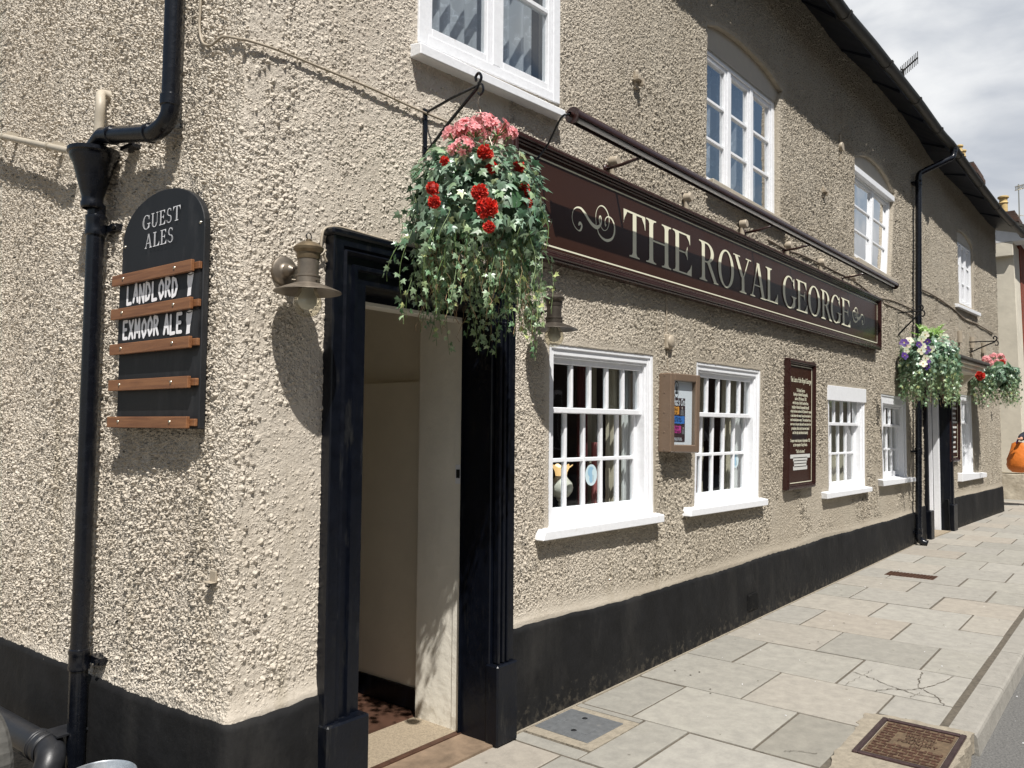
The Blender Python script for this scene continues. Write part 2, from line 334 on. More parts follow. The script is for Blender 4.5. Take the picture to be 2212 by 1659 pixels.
MT = dict(
    cast=roughcast(),
    white=nmat('white_paint', (.80, .81, .83), .38, var=.05, vscale=30, bump=.0012, bscale=45),
    black=nmat('black_gloss_paint', (.0022, .0033, .0068), .36, var=.3, vscale=18, bump=.0016, bscale=30, spec=.3),
    iron=nmat('black_painted_iron', (.004, .005, .008), .25, var=.3, vscale=30, bump=.0008, bscale=60),
    brown=nmat('brown_gloss_frame', (.032, .012, .010), .27, var=.15, vscale=9, coat=.15),
    panel=nmat('brown_sign_panel', (.040, .0175, .0115), .22, var=.06, vscale=3, spec=.2),
    cream=nmat('cream_lettering', (.80, .78, .60), .4),
    plinthm=nmat('plinth_black', (.0085, .0085, .009), .72, var=.4, vscale=5, bump=.004, bscale=22, spec=.22),
    beige=nmat('beige_paint', (.44, .39, .31), .5, var=.08, bump=.001, bscale=50),
    cabl=nmat('beige_cable', (.37, .315, .24), .5, var=.1), gcabl=nmat('grey_brown_cable', (.22, .18, .14), .7, var=.2),
    inwall=nmat('passage_plaster', (.80, .74, .61), .5, var=.06, vscale=3, bump=.003, bscale=14),
    revealw=nmat('painted_reveal', (.82, .78, .68), .42, var=.05, vscale=5, bump=.005, bscale=16),
    dark=nmat('room_dark', (.022, .013, .010), .8, var=.3),
    room=nmat('room_upper', (.06, .075, .10), .9, var=.2),
    curt=nmat('beige_curtain', (.42, .37, .27), .9, var=.08, vscale=4),
    curtm=nmat('maroon_curtain', (.08, .012, .014), .9, var=.1),
    curtp=nmat('pink_curtain', (.40, .12, .11), .9, var=.1),
    net=nmat('pale_net', (.55, .55, .52), .9),
    glass=glass_mat('window_glass'), glass2=glass_mat('upper_window_glass', (.9, .95, .97), 2.4),
    bulb=glass_mat('lamp_glass', (.90, .88, .80), .9, .03),
    lace=lace_mat('lace_curtain'),
    lace2=lace_mat('lace_curtain_dense', .58),
    lead=nmat('dark_soffit', (.010, .013, .021), .5, var=.3, vscale=2, bump=.003, bscale=12),
    gutter=nmat('weathered_gutter', (.020, .019, .017), .5, var=.6, vscale=14, bump=.003, bscale=50, var2=(.048, .044, .036)),
    slate=nmat('roof_slate', (.045, .045, .045), .8, var=.5, vscale=6, bump=.01, bscale=12, var2=(.09, .08, .065)),
    metal=nmat('antique_pewter', (.20, .17, .135), .42, metal=.6, var=.25, vscale=20, bump=.0004, bscale=90),
    pewter=nmat('dark_pewter', (.10, .085, .07), .4, metal=.6, var=.25, vscale=20), brass=nmat('aged_brass', (.19, .145, .09), .42, metal=.6, var=.3, vscale=25),
    screw=nmat('screw_metal', (.6, .55, .45), .3, metal=.9),
    batten=wood_mat('oak_batten', (.17, .070, .03), (.27, .122, .052), 'Y'),
    board=nmat('chalkboard_black', (.008, .009, .011), .55, var=.3, vscale=6),
    chalk=nmat('white_lettering', (.93, .93, .95), .5),
    silver=nmat('silver_lettering', (.82, .82, .84), .5),
    road=nmat('asphalt', (.085, .085, .083), .9, var=.35, vscale=90, bump=.006, bscale=160, detail=10, var2=(.20, .195, .185)),
    yard=nmat('yard_gravel', (.16, .135, .10), .95, var=.45, vscale=60, bump=.012, bscale=70, detail=10, var2=(.36, .31, .24)),
    joint=nmat('joint_mortar', (.10, .085, .065), .95, var=.4, vscale=30, bump=.002),
    kerb=nmat('kerb_stone', (.28, .265, .235), .85, var=.14, vscale=14, bump=.004, bscale=60, detail=10),
    rust=nmat('rusty_iron', (.085, .042, .026), .6, metal=.35, var=.4, vscale=24, bump=.002, bscale=70),
    rustl=nmat('worn_iron_edge', (.10, .065, .065), .38, metal=.7, var=.3, vscale=30),
    dirt=nmat('dirt_in_cover', (.115, .078, .045), .95, var=.35, vscale=40, bump=.003, bscale=90),
    greyi=nmat('grey_cover', (.145, .152, .158), .5, metal=.2, var=.15, vscale=30, bump=.001, bscale=60),
    sandm=nmat('sandy_mortar', (.275, .24, .185), .95, var=.22, vscale=22, bump=.006, bscale=60, detail=10),
    step=nmat('terrazzo_step', (.27, .22, .155), .8, var=.35, vscale=120, bump=.002, bscale=80),
    bstone=nmat('brown_stone_step', (.19, .135, .09), .7, var=.35, vscale=9, bump=.003),
    tile=nmat('brown_floor', (.065, .032, .02), .5, var=.4, vscale=6),
    board2=nmat('noticeboard_brown', (.165, .115, .08), .35, var=.06),
    paper=nmat('white_paper', (.80, .80, .82), .7),
    creamw=nmat('cream_render', (.66, .61, .50), .75, var=.10, vscale=2.5, bump=.004, bscale=9),
    whiteb=nmat('white_board', (.72, .72, .72), .5, var=.06),
    redb=brick_mat('red_brick', (.40, .085, .035), (.30, .06, .03), (.22, .12, .08)),
    darkb=brick_mat('brown_brick', (.15, .075, .05), (.10, .055, .04), (.12, .10, .08)),
    pot=nmat('buff_clay_pot', (.58, .42, .18), .8, var=.15, vscale=20),
    pipeg=nmat('black_plastic_pipe', (.018, .019, .022), .42, var=.35, vscale=12, bump=.0008),
    zinc=nmat('galvanised_zinc', (.48, .52, .56), .33, metal=.75, var=.25, vscale=18, var2=(.68, .72, .75)),
    tyre=nmat('dusty_tyre', (.07, .068, .062), .85, var=.3, vscale=20, bump=.003),
    bagm=nmat('orange_bag', (.72, .20, .03), .45, var=.12, vscale=9, bump=.012, bscale=9),
    coatm=nmat('navy_coat', (.012, .015, .028), .85, var=.2, bump=.01, bscale=12),
    skin=nmat('skin', (.55, .30, .20), .55),
    twig=nmat('dry_twig', (.30, .20, .11), .9, var=.3),
    moss=nmat('basket_moss', (.05, .035, .022), .95, var=.5, bump=.02, bscale=25),
    ivy=amat('ivy_leaf', 'col', .36, trans=.15, spec=.75),
    petal=amat('petal', 'col', .6, trans=.25),
    slab=None)
def slab_mat():
    m = amat('paving_slab', 'col', .8, bump=.0018, bscale=120); nt = m.node_tree; N = nt.nodes; K = nt.links; b = N['Principled BSDF']
    a = [n for n in N if n.type == 'ATTRIBUTE'][0]; t = N.new('ShaderNodeTexCoord')
    n = N.new('ShaderNodeTexNoise'); n.inputs['Scale'].default_value = 11; n.inputs['Detail'].default_value = 10; n.inputs['Roughness'].default_value = .72; K.new(t.outputs['Object'], n.inputs[0])
    r = N.new('ShaderNodeValToRGB'); r.color_ramp.elements[0].position = .28; r.color_ramp.elements[1].position = .72
    r.color_ramp.elements[0].color = (.74, .74, .74, 1); r.color_ramp.elements[1].color = (1.12, 1.12, 1.10, 1); K.new(n.outputs[0], r.inputs[0])
    v = N.new('ShaderNodeTexVoronoi'); v.inputs['Scale'].default_value = 5; K.new(t.outputs['Object'], v.inputs[0])
    s = N.new('ShaderNodeValToRGB'); s.color_ramp.elements[0].position = .03; s.color_ramp.elements[1].position = .055
    s.color_ramp.elements[0].color = (.55, .53, .5, 1); s.color_ramp.elements[1].color = (1, 1, 1, 1); K.new(v.outputs['Distance'], s.inputs[0])
    m1 = N.new('ShaderNodeMix'); m1.data_type = 'RGBA'; m1.blend_type = 'MULTIPLY'; m1.inputs[0].default_value = 1
    m2 = N.new('ShaderNodeMix'); m2.data_type = 'RGBA'; m2.blend_type = 'MULTIPLY'; m2.inputs[0].default_value = 1
    K.new(a.outputs['Color'], m1.inputs[6]); K.new(r.outputs[0], m1.inputs[7]); K.new(m1.outputs[2], m2.inputs[6]); K.new(s.outputs[0], m2.inputs[7]); K.new(m2.outputs[2], b.inputs['Base Color'])
    return m
MT['slab'] = slab_mat()
def specks(m, col, scale, thr, soft=.02, amount=1.0, low=None, seed=0.0, stretch=(1, 1, 1), detail=8):
    """worn chips, scuffs or dust laid over a material; low=(z0, z1) keeps it near the ground"""
    nt = m.node_tree; N = nt.nodes; K = nt.links; b = N['Principled BSDF']; src = b.inputs['Base Color']
    t = N.new('ShaderNodeTexCoord'); mpn = N.new('ShaderNodeMapping'); mpn.inputs['Location'].default_value = (seed, seed*.7, seed*.3); mpn.inputs['Scale'].default_value = stretch; K.new(t.outputs['Object'], mpn.inputs[0])
    n = N.new('ShaderNodeTexNoise'); n.inputs['Scale'].default_value = scale; n.inputs['Detail'].default_value = detail; n.inputs['Roughness'].default_value = .7; K.new(mpn.outputs[0], n.inputs[0])
    f = n.outputs[0]
    if low:
        s = N.new('ShaderNodeSeparateXYZ'); K.new(t.outputs['Object'], s.inputs[0]); mr = N.new('ShaderNodeMapRange'); mr.inputs[1].default_value = low[0]; mr.inputs[2].default_value = low[1]; mr.inputs[3].default_value = .16; mr.inputs[4].default_value = -.08; K.new(s.outputs[2], mr.inputs[0]); f = math_node(nt, 'ADD', f, mr.outputs[0])
    f = math_node(nt, 'MULTIPLY', math_node(nt, 'MULTIPLY', math_node(nt, 'SUBTRACT', f, thr), 1/soft, clamp=True), amount)
    mxn = N.new('ShaderNodeMix'); mxn.data_type = 'RGBA'; K.new(f, mxn.inputs[0]); mxn.inputs[7].default_value = (*col, 1)
    if src.is_linked: K.new(src.links[0].from_socket, mxn.inputs[6])
    else: mxn.inputs[6].default_value = src.default_value
    K.new(mxn.outputs[2], src)
specks(MT['black'], (.20, .19, .17), 26, .735, .02, .8, seed=3); specks(MT['black'], (.03, .03, .028), 6, .56, .12, .6, seed=5, stretch=(3, 3, .5))
specks(MT['plinthm'], (.12, .105, .08), 22, .60, .14, .40, low=(.0, .22), seed=1); specks(MT['plinthm'], (.10, .095, .085), 34, .71, .03, .6, seed=8); specks(MT['plinthm'], (.035, .033, .03), 3, .5, .2, .5, seed=2, stretch=(1, 1, .4))
specks(MT['iron'], (.09, .05, .03), 22, .69, .03, .7, seed=6)
specks(MT['board'], (.05, .05, .052), 5, .52, .2, .5, seed=9, stretch=(2, 2, .6))
specks(MT['white'], (.55, .53, .48), 14, .62, .10, .45, seed=4); specks(MT['white'], (.42, .37, .30), 60, .74, .02, .6, seed=7)
specks(MT['revealw'], (.46, .41, .32), 8, .60, .08, .5, low=(.0, .5), seed=2)
specks(MT['slab'], (.16, .145, .12), 30, .70, .05, .7, seed=2); specks(MT['slab'], (.20, .19, .16), 3.2, .60, .12, .30, seed=12); specks(MT['slab'], (.46, .45, .41), 16, .66, .06, .35, seed=15); specks(MT['slab'], (.11, .105, .09), 90, .66, .05, .5, seed=19)
specks(MT['kerb'], (.15, .14, .12), 11, .58, .1, .5, seed=3)
specks(MT['greyi'], (.28, .27, .25), 16, .60, .08, .5, seed=1)
def color_attr(me, cols):                       # one colour per vertex
    ca = me.color_attributes.new('col', 'FLOAT_COLOR', 'POINT')
    ca.data.foreach_set('color', np.asarray(cols, dtype=np.float32).ravel())
# ================================================================== the ground
def ground():
    XE, YK = 26.0, -1.76
    mb = MB()                                    # the road: one sheet out to the horizon
    mb.quad((-120, -160, -.11), (300, -160, -.11), (300, 160, -.11), (-120, 160, -.11))
    props(mb.build('road', MT['road']), kind='structure')
    mb = MB()                                    # side yard by the side wall
    mb.quad((-30, -1.2, .004-.11+.10), (-.02, -1.2, .004-.11+.10), (-.4, 14, -.006), (-30, 14, -.006))
    props(mb.build('yard', MT['yard']), kind='structure')
    # pavement: mortar bed, slabs with worn arrises, each its own tone
    bed = MB(); bed.hexa([(-2.0, -1.765, -.14), (60, -1.765, -.14), (60, 1.2, -.14), (-2.0, 1.2, -.14), (-2.0, -1.765, -.006), (60, -1.765, -.006), (60, 1.2, -.006), (-2.0, 1.2, -.006)])
    bed.build('pavement_bed', MT['joint']); bedo = bpy.data.objects['pavement_bed']; props(bedo, kind='structure')
    xs = [-1.97, -1.29, -.61, .0, .60, 1.0, 1.60, 2.27, 2.94, 3.61, 4.28, 4.96, 5.65, 6.33, 7.00, 7.66, 8.26, 8.95]
    while xs[-1] < 40: xs.append(xs[-1]+.68)
    r = random.Random(11); vs, fs, cols = [], [], []
    tones = [(.32, .305, .27), (.305, .29, .26), (.335, .31, .27), (.295, .282, .25), (.335, .302, .258), (.325, .31, .278)]
    def slab(x0, x1, y0, y1, tone, z=0.0):
        g = .0075*r.uniform(.7, 1.4); bv = .004; dz = r.uniform(-.0022, .0022)
        o = len(vs); x0 += g*1.35; x1 -= g*1.35; y0 += g; y1 -= g
        tz = [r.uniform(-.0012, .0012) for _ in range(4)]
        ring = [(x0, y0), (x1, y0), (x1, y1), (x0, y1)]
        for (x, y), t in zip(ring, tz): vs.append((x, y, z+dz+t-.012))
        for (x, y), t in zip(ring, tz): vs.append((x, y, z+dz+t-.0035))
        for (x, y), t in zip([(x0+bv, y0+bv), (x1-bv, y0+bv), (x1-bv, y1-bv), (x0+bv, y1-bv)], tz): vs.append((x, y, z+dz+t))
        for k in range(4):
            k2 = (k+1) % 4; fs.append((o+k, o+k2, o+4+k2, o+4+k)); fs.append((o+4+k, o+4+k2, o+8+k2, o+8+k))
        fs.append((o+8, o+9, o+10, o+11))
        j = r.uniform(.93, 1.06); cols.extend([(tone[0]*j, tone[1]*j, tone[2]*j, 1)]*12)
    for i in range(len(xs)-1):
        x0, x1 = xs[i], xs[i+1]
        odd = (i % 2 == 1) if i < 7 else ((i-7) % 2 == 0)
        ys = [.02, -.37, -1.065, -1.728] if odd else [.02, -.72, -1.41, -1.728]
        if x0 > 40: break
        off = 0 if x0 < 10.5 else -.05*(x0-10.5)/6
        if x0 > 17.2: ys = [1.0]+ys[1:]
        ys = [y+off if k == 0 and x0 > 10.5 and x0 < 17.2 else y for k, y in enumerate(ys)]
        for k in range(3):
            a, b = ys[k+1], ys[k]
            tone = tones[r.randrange(6)]
            if x0 > 3 and not odd and k == 0: tone = tones[4] if r.random() < .5 else tones[2]
            if abs(x0-2.27) < .01 and k == 2: slab(x0, x1, -1.40, b, (.27, .255, .22)); continue         # iron cover and its mortar stand here
            if abs(x0-2.94) < .01 and k == 2: slab(3.22, x1, a, b, tone); continue
            if abs(x0-1.60) < .01 and k == 0:                   # small cover set into this course
                slab(x0, 1.72, -.46, b, tone); slab(2.2, x1, -.46, b, tone); slab(x0, x1, a, -.46, tone); continue
            slab(x0, x1, a, b, tone)
    me = bpy.data.meshes.new('pavement'); me.from_pydata(vs, [], fs); color_attr(me, cols)
    o = link('pavement', me, MT['slab']); props(o, kind='structure')
    # pavement joint strip beside the kerb and the kerb stones
    k = MB(); r = random.Random(4); x = 3.28; stones = []
    x = -2.0
    while x < 60:
        L = r.uniform(.85, 1.0); x1 = x+L
        if x < 3.22 and x1 > 2.5: x1 = 3.22 if x > 2.4 else 2.52
        if not (x >= 2.5 and x1 <= 3.23): stones.append((x, x1))
        x = x1
    for a, b in stones:
        dz = r.uniform(-.002, .002); g = .003; bvx = .018; Y0, Y1 = -1.765-.002, -1.905
        prof = [(Y0, -.13), (Y0, dz), (Y1+bvx, dz), (Y1+.006, dz-.008), (Y1, dz-.022), (Y1-.012, -.13)]
        n = len(prof); vs_ = [(a+g, y, z) for y, z in prof]+[(b-g, y, z) for y, z in prof]
        k.add(vs_, [(i, (i+1) % n, n+(i+1) % n, n+i) for i in range(n)]+[tuple(range(n)), tuple(range(n, 2*n))])
    props(k.build('kerb', MT['kerb']), kind='structure')
    # sandy mortar haunching round the iron cover
    mo = MB(); r = random.Random(9)
    ring = [(2.28, -1.43), (2.42, -1.40), (2.60, -1.395), (2.78, -1.385), (2.95, -1.38), (3.02, -1.36), (3.17, -1.37), (3.20, -1.45), (3.225, -1.56), (3.22, -1.70), (3.235, -1.80), (3.23, -1.885), (3.1, -1.895), (2.9, -1.895), (2.7, -1.895), (2.5, -1.893), (2.47, -1.78), (2.36, -1.75), (2.27, -1.72), (2.28, -1.58)]
    pts = []
    for i in range(len(ring)):
        a, b = ring[i], ring[(i+1) % len(ring)]
        for q in range(4):
            t = q/4; pts.append((a[0]+(b[0]-a[0])*t+r.uniform(-.010, .010), a[1]+(b[1]-a[1])*t+r.uniform(-.010, .010), .0035+r.uniform(-.001, .002)))
    n = len(pts); mo.add(pts+[(p[0], p[1], -.1) for p in pts], [tuple(range(n))]+[(i, (i+1) % n, n+(i+1) % n, n+i) for i in range(n)])
    props(mo.build('mortar_surround', MT['sandm']), kind='structure')
    m3 = MB(); m3.box(lambda a, b, c: Vector((a, b, c)), 1.722, 2.198, -.462, -.004, -.05, .002)
    props(m3.build('mortar_patch', MT['sandm']), kind='structure')
    m4 = MB()                                    # strips of pointing along the foot of the wall
    m4.box(lambda a, b, c: Vector((a, b, c)), 1.61, 10.9, -.045, -.0, -.03, .006)
    props(m4.build('mortar_strip', MT['sandm']), kind='structure')
ground()

# ================================================================== the pub
pub = thing('pub_building', 'beige roughcast corner pub with white sash windows and a black plinth', 'building', (0, 0, 0))

def quadpts(*p, d=0.0, plane=None):
    f = F2 if plane == 2 else F
    return [f(x, y, d) for x, y in p]
# openings: (s, z) quads TL TR BR BL on the wall face
OP = dict(
    s1=quadpts((1187, 742), (1411, 768), (1412, 1112), (1184, 1141)),
    s2=quadpts((1504.5, 781), (1643, 800), (1639, 1078), (1499, 1099)),
    s3=quadpts((1788, 832), (1868, 841), (1869, 1054), (1790, 1065)),
    s4=quadpts((1903, 850), (1957, 859), (1960, 1032), (1907, 1038)),
    s5=quadpts((2074.5, 852), (2098, 855), (2103, 1021), (2079, 1022), plane=2))
U2 = quadpts((1528.7, 88), (1683, 215), (1684, 478), (1524.7, 392))
U3 = quadpts((1846.4, 363), (1930.7, 431), (1924, 603), (1844.7, 553))
U4 = quadpts((2067.5, 514), (2101.3, 539), (2104.3, 669), (2071.5, 654), plane=2)
_a, _b = F(904, 88), F(1204, 222)
U1 = [(_a[0], 4.95), (_b[0], 4.98), (_b[0], _b[1]-.0), (_a[0], _a[1])]
def arch(q, rise, n=16, ext=0.03):
    (x0, z0), (x1, z1) = q[0], q[1]; x0 -= ext; x1 += ext; w = x1-x0; R = (w*w/4+rise*rise)/(2*rise); out = []
    a = math.asin(min(1, w/2/R))
    for i in range(n+1):
        t = -a+2*a*i/n; out.append((x0+w/2+R*math.sin(t), (z0+z1)/2+R*math.cos(t)-(R-rise)+(z1-z0)*(i/n-.5)))
    return out
def archpx(pts, ff, q):
    P = [Vector((*ff(*p), 0)) for p in pts]; S = spline(P, 6); return [(q[0][0]-.01, q[0][1]-.0)]+[(p.x, p.y) for p in S]+[(q[1][0]+.012, q[1][1])]
_z3 = lambda x, y: ((2688+x/1.6458)/1.8228, y/1.6458/1.8228)
_z7 = lambda x, y: ((3700+x/2.765)/1.8228, (800+y/2.765)/1.8228)
A2 = archpx([_z3(*p) for p in ((158, 160), (250, 182), (400, 292), (550, 450), (648, 592))], F, U2)
A3 = archpx([_z3(*p) for p in ((1112, 1018), (1180, 1008), (1250, 1050), (1320, 1140), (1374, 1252))], F, U3)
A4 = archpx([_z7(*p) for p in ((188, 305), (240, 312), (300, 370), (345, 450), (362, 500))], F2, U4)
DOOR1 = [(.56, 2.24), (1.475, 2.24), (1.475, -.3), (.56, -.3)]
FD = [F2(1993, 865), F2(2030, 868), F2(2036, 1150), F2(1998, 1165)]
DOOR2 = [(11.44, 2.25), (12.74, 2.25), (12.74, -.3), (11.44, -.3)]
HOLES = [OP['s1'], OP['s2'], OP['s3'], OP['s4'], OP['s5'], U1,
         A2+[U2[2], U2[3]], A3+[U3[2], U3[3]], A4+[U4[2], U4[3]], DOOR1, DOOR2]

def steps(segs):
    out = []
    for a, b, h in segs:
        n = max(1, int(round((b-a)/h))); out += list(np.linspace(a, b, n+1)[:-1])
    out.append(segs[-1][1]); return np.array(out)
def inpoly(S, Z, poly):
    r = np.zeros(S.shape, bool); n = len(poly)
    for i in range(n):
        x0, y0 = poly[i]; x1, y1 = poly[(i+1) % n]
        if y0 == y1: continue
        c = ((y0 > Z) != (y1 > Z)) & (S < (x1-x0)*(Z-y0)/(y1-y0)+x0); r ^= c
    return r
def segdist(S, Z, poly):
    d = np.full(S.shape, 1e9); px = np.zeros(S.shape); pz = np.zeros(S.shape); n = len(poly)
    for i in range(n):
        x0, y0 = poly[i]; x1, y1 = poly[(i+1) % n]; L = (x1-x0)**2+(y1-y0)**2
        t = np.clip(((S-x0)*(x1-x0)+(Z-y0)*(y1-y0))/max(L, 1e-12), 0, 1); qx = x0+t*(x1-x0); qz = y0+t*(y1-y0)
        dd = np.hypot(S-qx, Z-qz); k = dd < d; d = np.where(k, dd, d); px = np.where(k, qx, px); pz = np.where(k, qz, pz)
    return d, px, pz
def vnoise(S, Z, f, seed):                      # cheap smooth value noise
    g = np.random.RandomState(seed).rand(257, 257); x = S*f+50; y = Z*f+50
    xi = np.floor(x).astype(int); yi = np.floor(y).astype(int); u = x-xi; v = y-yi; u = u*u*(3-2*u); v = v*v*(3-2*v); xi %= 256; yi %= 256
    return (g[xi, yi]*(1-u)+g[xi+1, yi]*u)*(1-v)+(g[xi, yi+1]*(1-u)+g[xi+1, yi+1]*u)*v
CR = .035
def wallpos(U):
    P = np.zeros((len(U), 2))
    for i, u in enumerate(U):
        if u <= -CR: P[i] = LD*(-u)
        elif u < CR:
            t = (u+CR)/(2*CR); a = LD*CR; b = np.array([CR, 0]); P[i] = a*(1-t)**2+b*t*t
        elif u <= BEND[0]: P[i] = (u, 0)
        else: P[i] = BEND+T2*(u-BEND[0])
    return P
PL_TOP = .50
def plinth_top(u): return .498+.006*math.sin(u*1.1)+.004*math.sin(u*3.7+1)-(.055*min(1, max(0, (u-5)/5)) if u < 11 else 0)+(.03*max(0, 1-abs(u-1.6)/1.6) if u > .3 else 0)
def build_wall():
    U = steps([(-7.5, -2.3, .12), (-2.3, -.1, .0062), (-.1, .1, .0045), (.1, .42, .0058), (.42, 1.58, .009), (1.58, 4.2, .0062), (4.2, 11.0, .0085), (11.0, 17.0, .010)])
    Z = steps([(-.2, .42, .1), (.42, 4.0, .0064), (4.0, 6.3, .0095)])
    P = wallpos(U); nu, nz = len(U), len(Z)
    SS, ZZ = np.meshgrid(U, Z, indexing='ij')
    # smoothness: bands above the plinth, margins round the openings, repaired patches
    pt = np.array([plinth_top(u) for u in U])[:, None]
    band = .045+.05*vnoise(SS, ZZ, 1.1, 1)+np.where(SS > 1.6, .06, 0)*vnoise(SS, ZZ, .8, 9)
    sm = np.clip(1.5-(ZZ-pt)/band*1.1, 0, 1)*np.clip((SS+.2)/.4, .25, 1)
    edge = np.full(SS.shape, 9.0)
    for h in HOLES[:5]:
        d, _, _ = segdist(SS, ZZ, h); sm = np.maximum(sm, np.clip(1.3-d/(.035+.03*vnoise(SS, ZZ, 9, 2)), 0, .9))
    for h in HOLES[5:9]:
        d, _, _ = segdist(SS, ZZ, h); sm = np.maximum(sm, np.clip(1.2-d/.03, 0, .75))
    rep = ((SS > 5.3) & (SS < 10.8) & (ZZ < 1.5)); wv = vnoise(SS, ZZ, 2.3, 3)*.6+vnoise(SS, ZZ, 6, 4)*.4
    sm = np.maximum(sm, np.where(rep, np.clip((wv-.42)*6, 0, .8)*np.clip((1.5-ZZ)*3, 0, 1), 0))
    pchy = vnoise(SS, ZZ, 3.1, 5)*.6+vnoise(SS, ZZ, 8, 6)*.4
    near_door = ((SS > .0) & (SS < 2.1) & (ZZ > .5))
    spare = np.where(near_door, np.clip((pchy-.30)*1.2, 0, .42), 0)+np.where(SS > 1.6, -.12, 0)
    spare = np.where((SS > .02) & (SS < 1.6), spare+.16, spare)
    rough = spare
    sharp = np.where(SS < -.12, 1.3, np.where(SS < .25, .55+.3*pchy, np.where(SS < 1.6, .25, .5)))
    sharp = np.where(SS > 1.6, 1.0+np.clip((SS-4)/5, 0, .45)-np.clip((SS-10)/4, 0, .4), sharp)*np.clip((ZZ-pt)/.05, .25, 1)
    X = np.repeat(P[:, 0:1], nz, 1); Y = np.repeat(P[:, 1:2], nz, 1)
    # slow unevenness of an old wall, flared out a little at the foot
    nrm = np.zeros((nu, 2)); tg = np.gradient(P, axis=0); tg /= np.linalg.norm(tg, axis=1)[:, None]; nrm[:, 0] = tg[:, 1]; nrm[:, 1] = -tg[:, 0]
    out = (vnoise(SS, ZZ, .9, 7)-.5)*.022+(vnoise(SS, ZZ, 2.6, 8)-.5)*.010
    out *= np.clip((np.abs(SS)-.0)/.3, .25, 1)
    out = out+np.where(ZZ < pt+.10, (1-np.clip((ZZ-pt)/.10, 0, 1))**2*.018, 0)
    out = np.minimum(out, .014)-.006
    dm = np.full(SS.shape, 9.0)
    for h in HOLES: d, _, _ = segdist(SS, ZZ, h); dm = np.minimum(dm, d)
    out *= np.clip(dm/.15, .0, 1)
    X = X+nrm[:, 0:1]*out; Y = Y+nrm[:, 1:2]*out; ZM = ZZ.copy()
    cu = .5*(SS[:-1, :-1]+SS[1:, 1:]); cz = .5*(ZZ[:-1, :-1]+ZZ[1:, 1:])
    keep = np.ones(cu.shape, bool)
    idx = np.arange(nu*nz).reshape(nu, nz)
    reveals = []
    for hi, h in enumerate(HOLES):
        ins = inpoly(cu, cz, h) & keep
        keep &= ~ins
        kp = np.pad(ins, 1)
        anyin = kp[:-1, :-1] | kp[1:, :-1] | kp[:-1, 1:] | kp[1:, 1:]
        allin = kp[:-1, :-1] & kp[1:, :-1] & kp[:-1, 1:] & kp[1:, 1:]
        bd = anyin & ~allin
        ii = np.where(bd)
        d, qx, qz = segdist(SS[ii], ZZ[ii], h)
        pp = wallpos(qx); X[ii] = pp[:, 0]; Y[ii] = pp[:, 1]; ZM[ii] = qz
        # boundary edges -> reveal faces
        a = ins[1:, :] != ins[:-1, :]
        depth = .30 if hi < 5 else (.12 if hi in (6, 7, 8) else .14)
        if hi >= 9: depth = .10
        es = []
        for (i, k) in zip(*np.where(a)): es.append((idx[i+1, k], idx[i+1, k+1]) if ins[i, k] else (idx[i+1, k+1], idx[i+1, k]))
        b = ins[:, 1:] != ins[:, :-1]
        for (i, k) in zip(*np.where(b)): es.append((idx[i+1, k+1], idx[i, k+1]) if ins[i, k] else (idx[i, k+1], idx[i+1, k+1]))
        reveals.append((depth, es, h[0][0] > BEND[0]))
    verts = np.stack([X, Y, ZM], -1).reshape(-1, 3)
    smf = rough.reshape(-1); shf = sharp.reshape(-1)
    flat = np.clip(sm, 0, 1).reshape(-1)
    q = np.stack([idx[:-1, :-1], idx[1:, :-1], idx[1:, 1:], idx[:-1, 1:]], -1)[keep]
    ex, ef = [], []; n0 = len(verts); smx, shx, flx = [], [], []
    for depth, es, bent in reveals:
        mp_ = {}
        for a, b in es:
            for v in (a, b):
                if v not in mp_:
                    p = verts[v]; off = np.array([0, depth]) if not bent else -N2*depth
                    ids = []
                    for fr in (.03/depth, 1.0):
                        ids.append(n0+len(ex)); ex.append((p[0]+off[0]*fr, p[1]+off[1]*fr, p[2])); smx.append(smf[v]); shx.append(shf[v]); flx.append(1.0)
                    mp_[v] = ids
            ef.append((a, b, mp_[b][0], mp_[a][0])); ef.append((mp_[a][0], mp_[b][0], mp_[b][1], mp_[a][1]))
    verts = np.vstack([verts, np.array(ex)]) if ex else verts
    faces = np.vstack([q, np.array(ef)])
    used = np.zeros(len(verts), bool); used[faces.ravel()] = True; remap = np.cumsum(used)-1
    col = np.stack([np.r_[smf, smx], np.r_[shf, shx], np.r_[flat, flx], np.ones(len(verts))], -1)[used]
    verts = verts[used]; faces = remap[faces]
    me = bpy.data.meshes.new('wall'); me.vertices.add(len(verts)); me.vertices.foreach_set('co', verts.astype(np.float32).ravel())
    me.loops.add(faces.size); me.loops.foreach_set('vertex_index', faces.astype(np.int32).ravel())
    me.polygons.add(len(faces)); me.polygons.foreach_set('loop_start', np.arange(0, faces.size, 4, dtype=np.int32))
    me.update(calc_edges=True); me.validate()
    ca = me.color_attributes.new('rough', 'FLOAT_COLOR', 'POINT'); ca.data.foreach_set('color', col.astype(np.float32).ravel())
    me.polygons.foreach_set('use_smooth', np.ones(len(me.polygons), bool))
    o = link('wall', me, MT['cast'], pub)
    print('wall verts', len(verts))
build_wall()

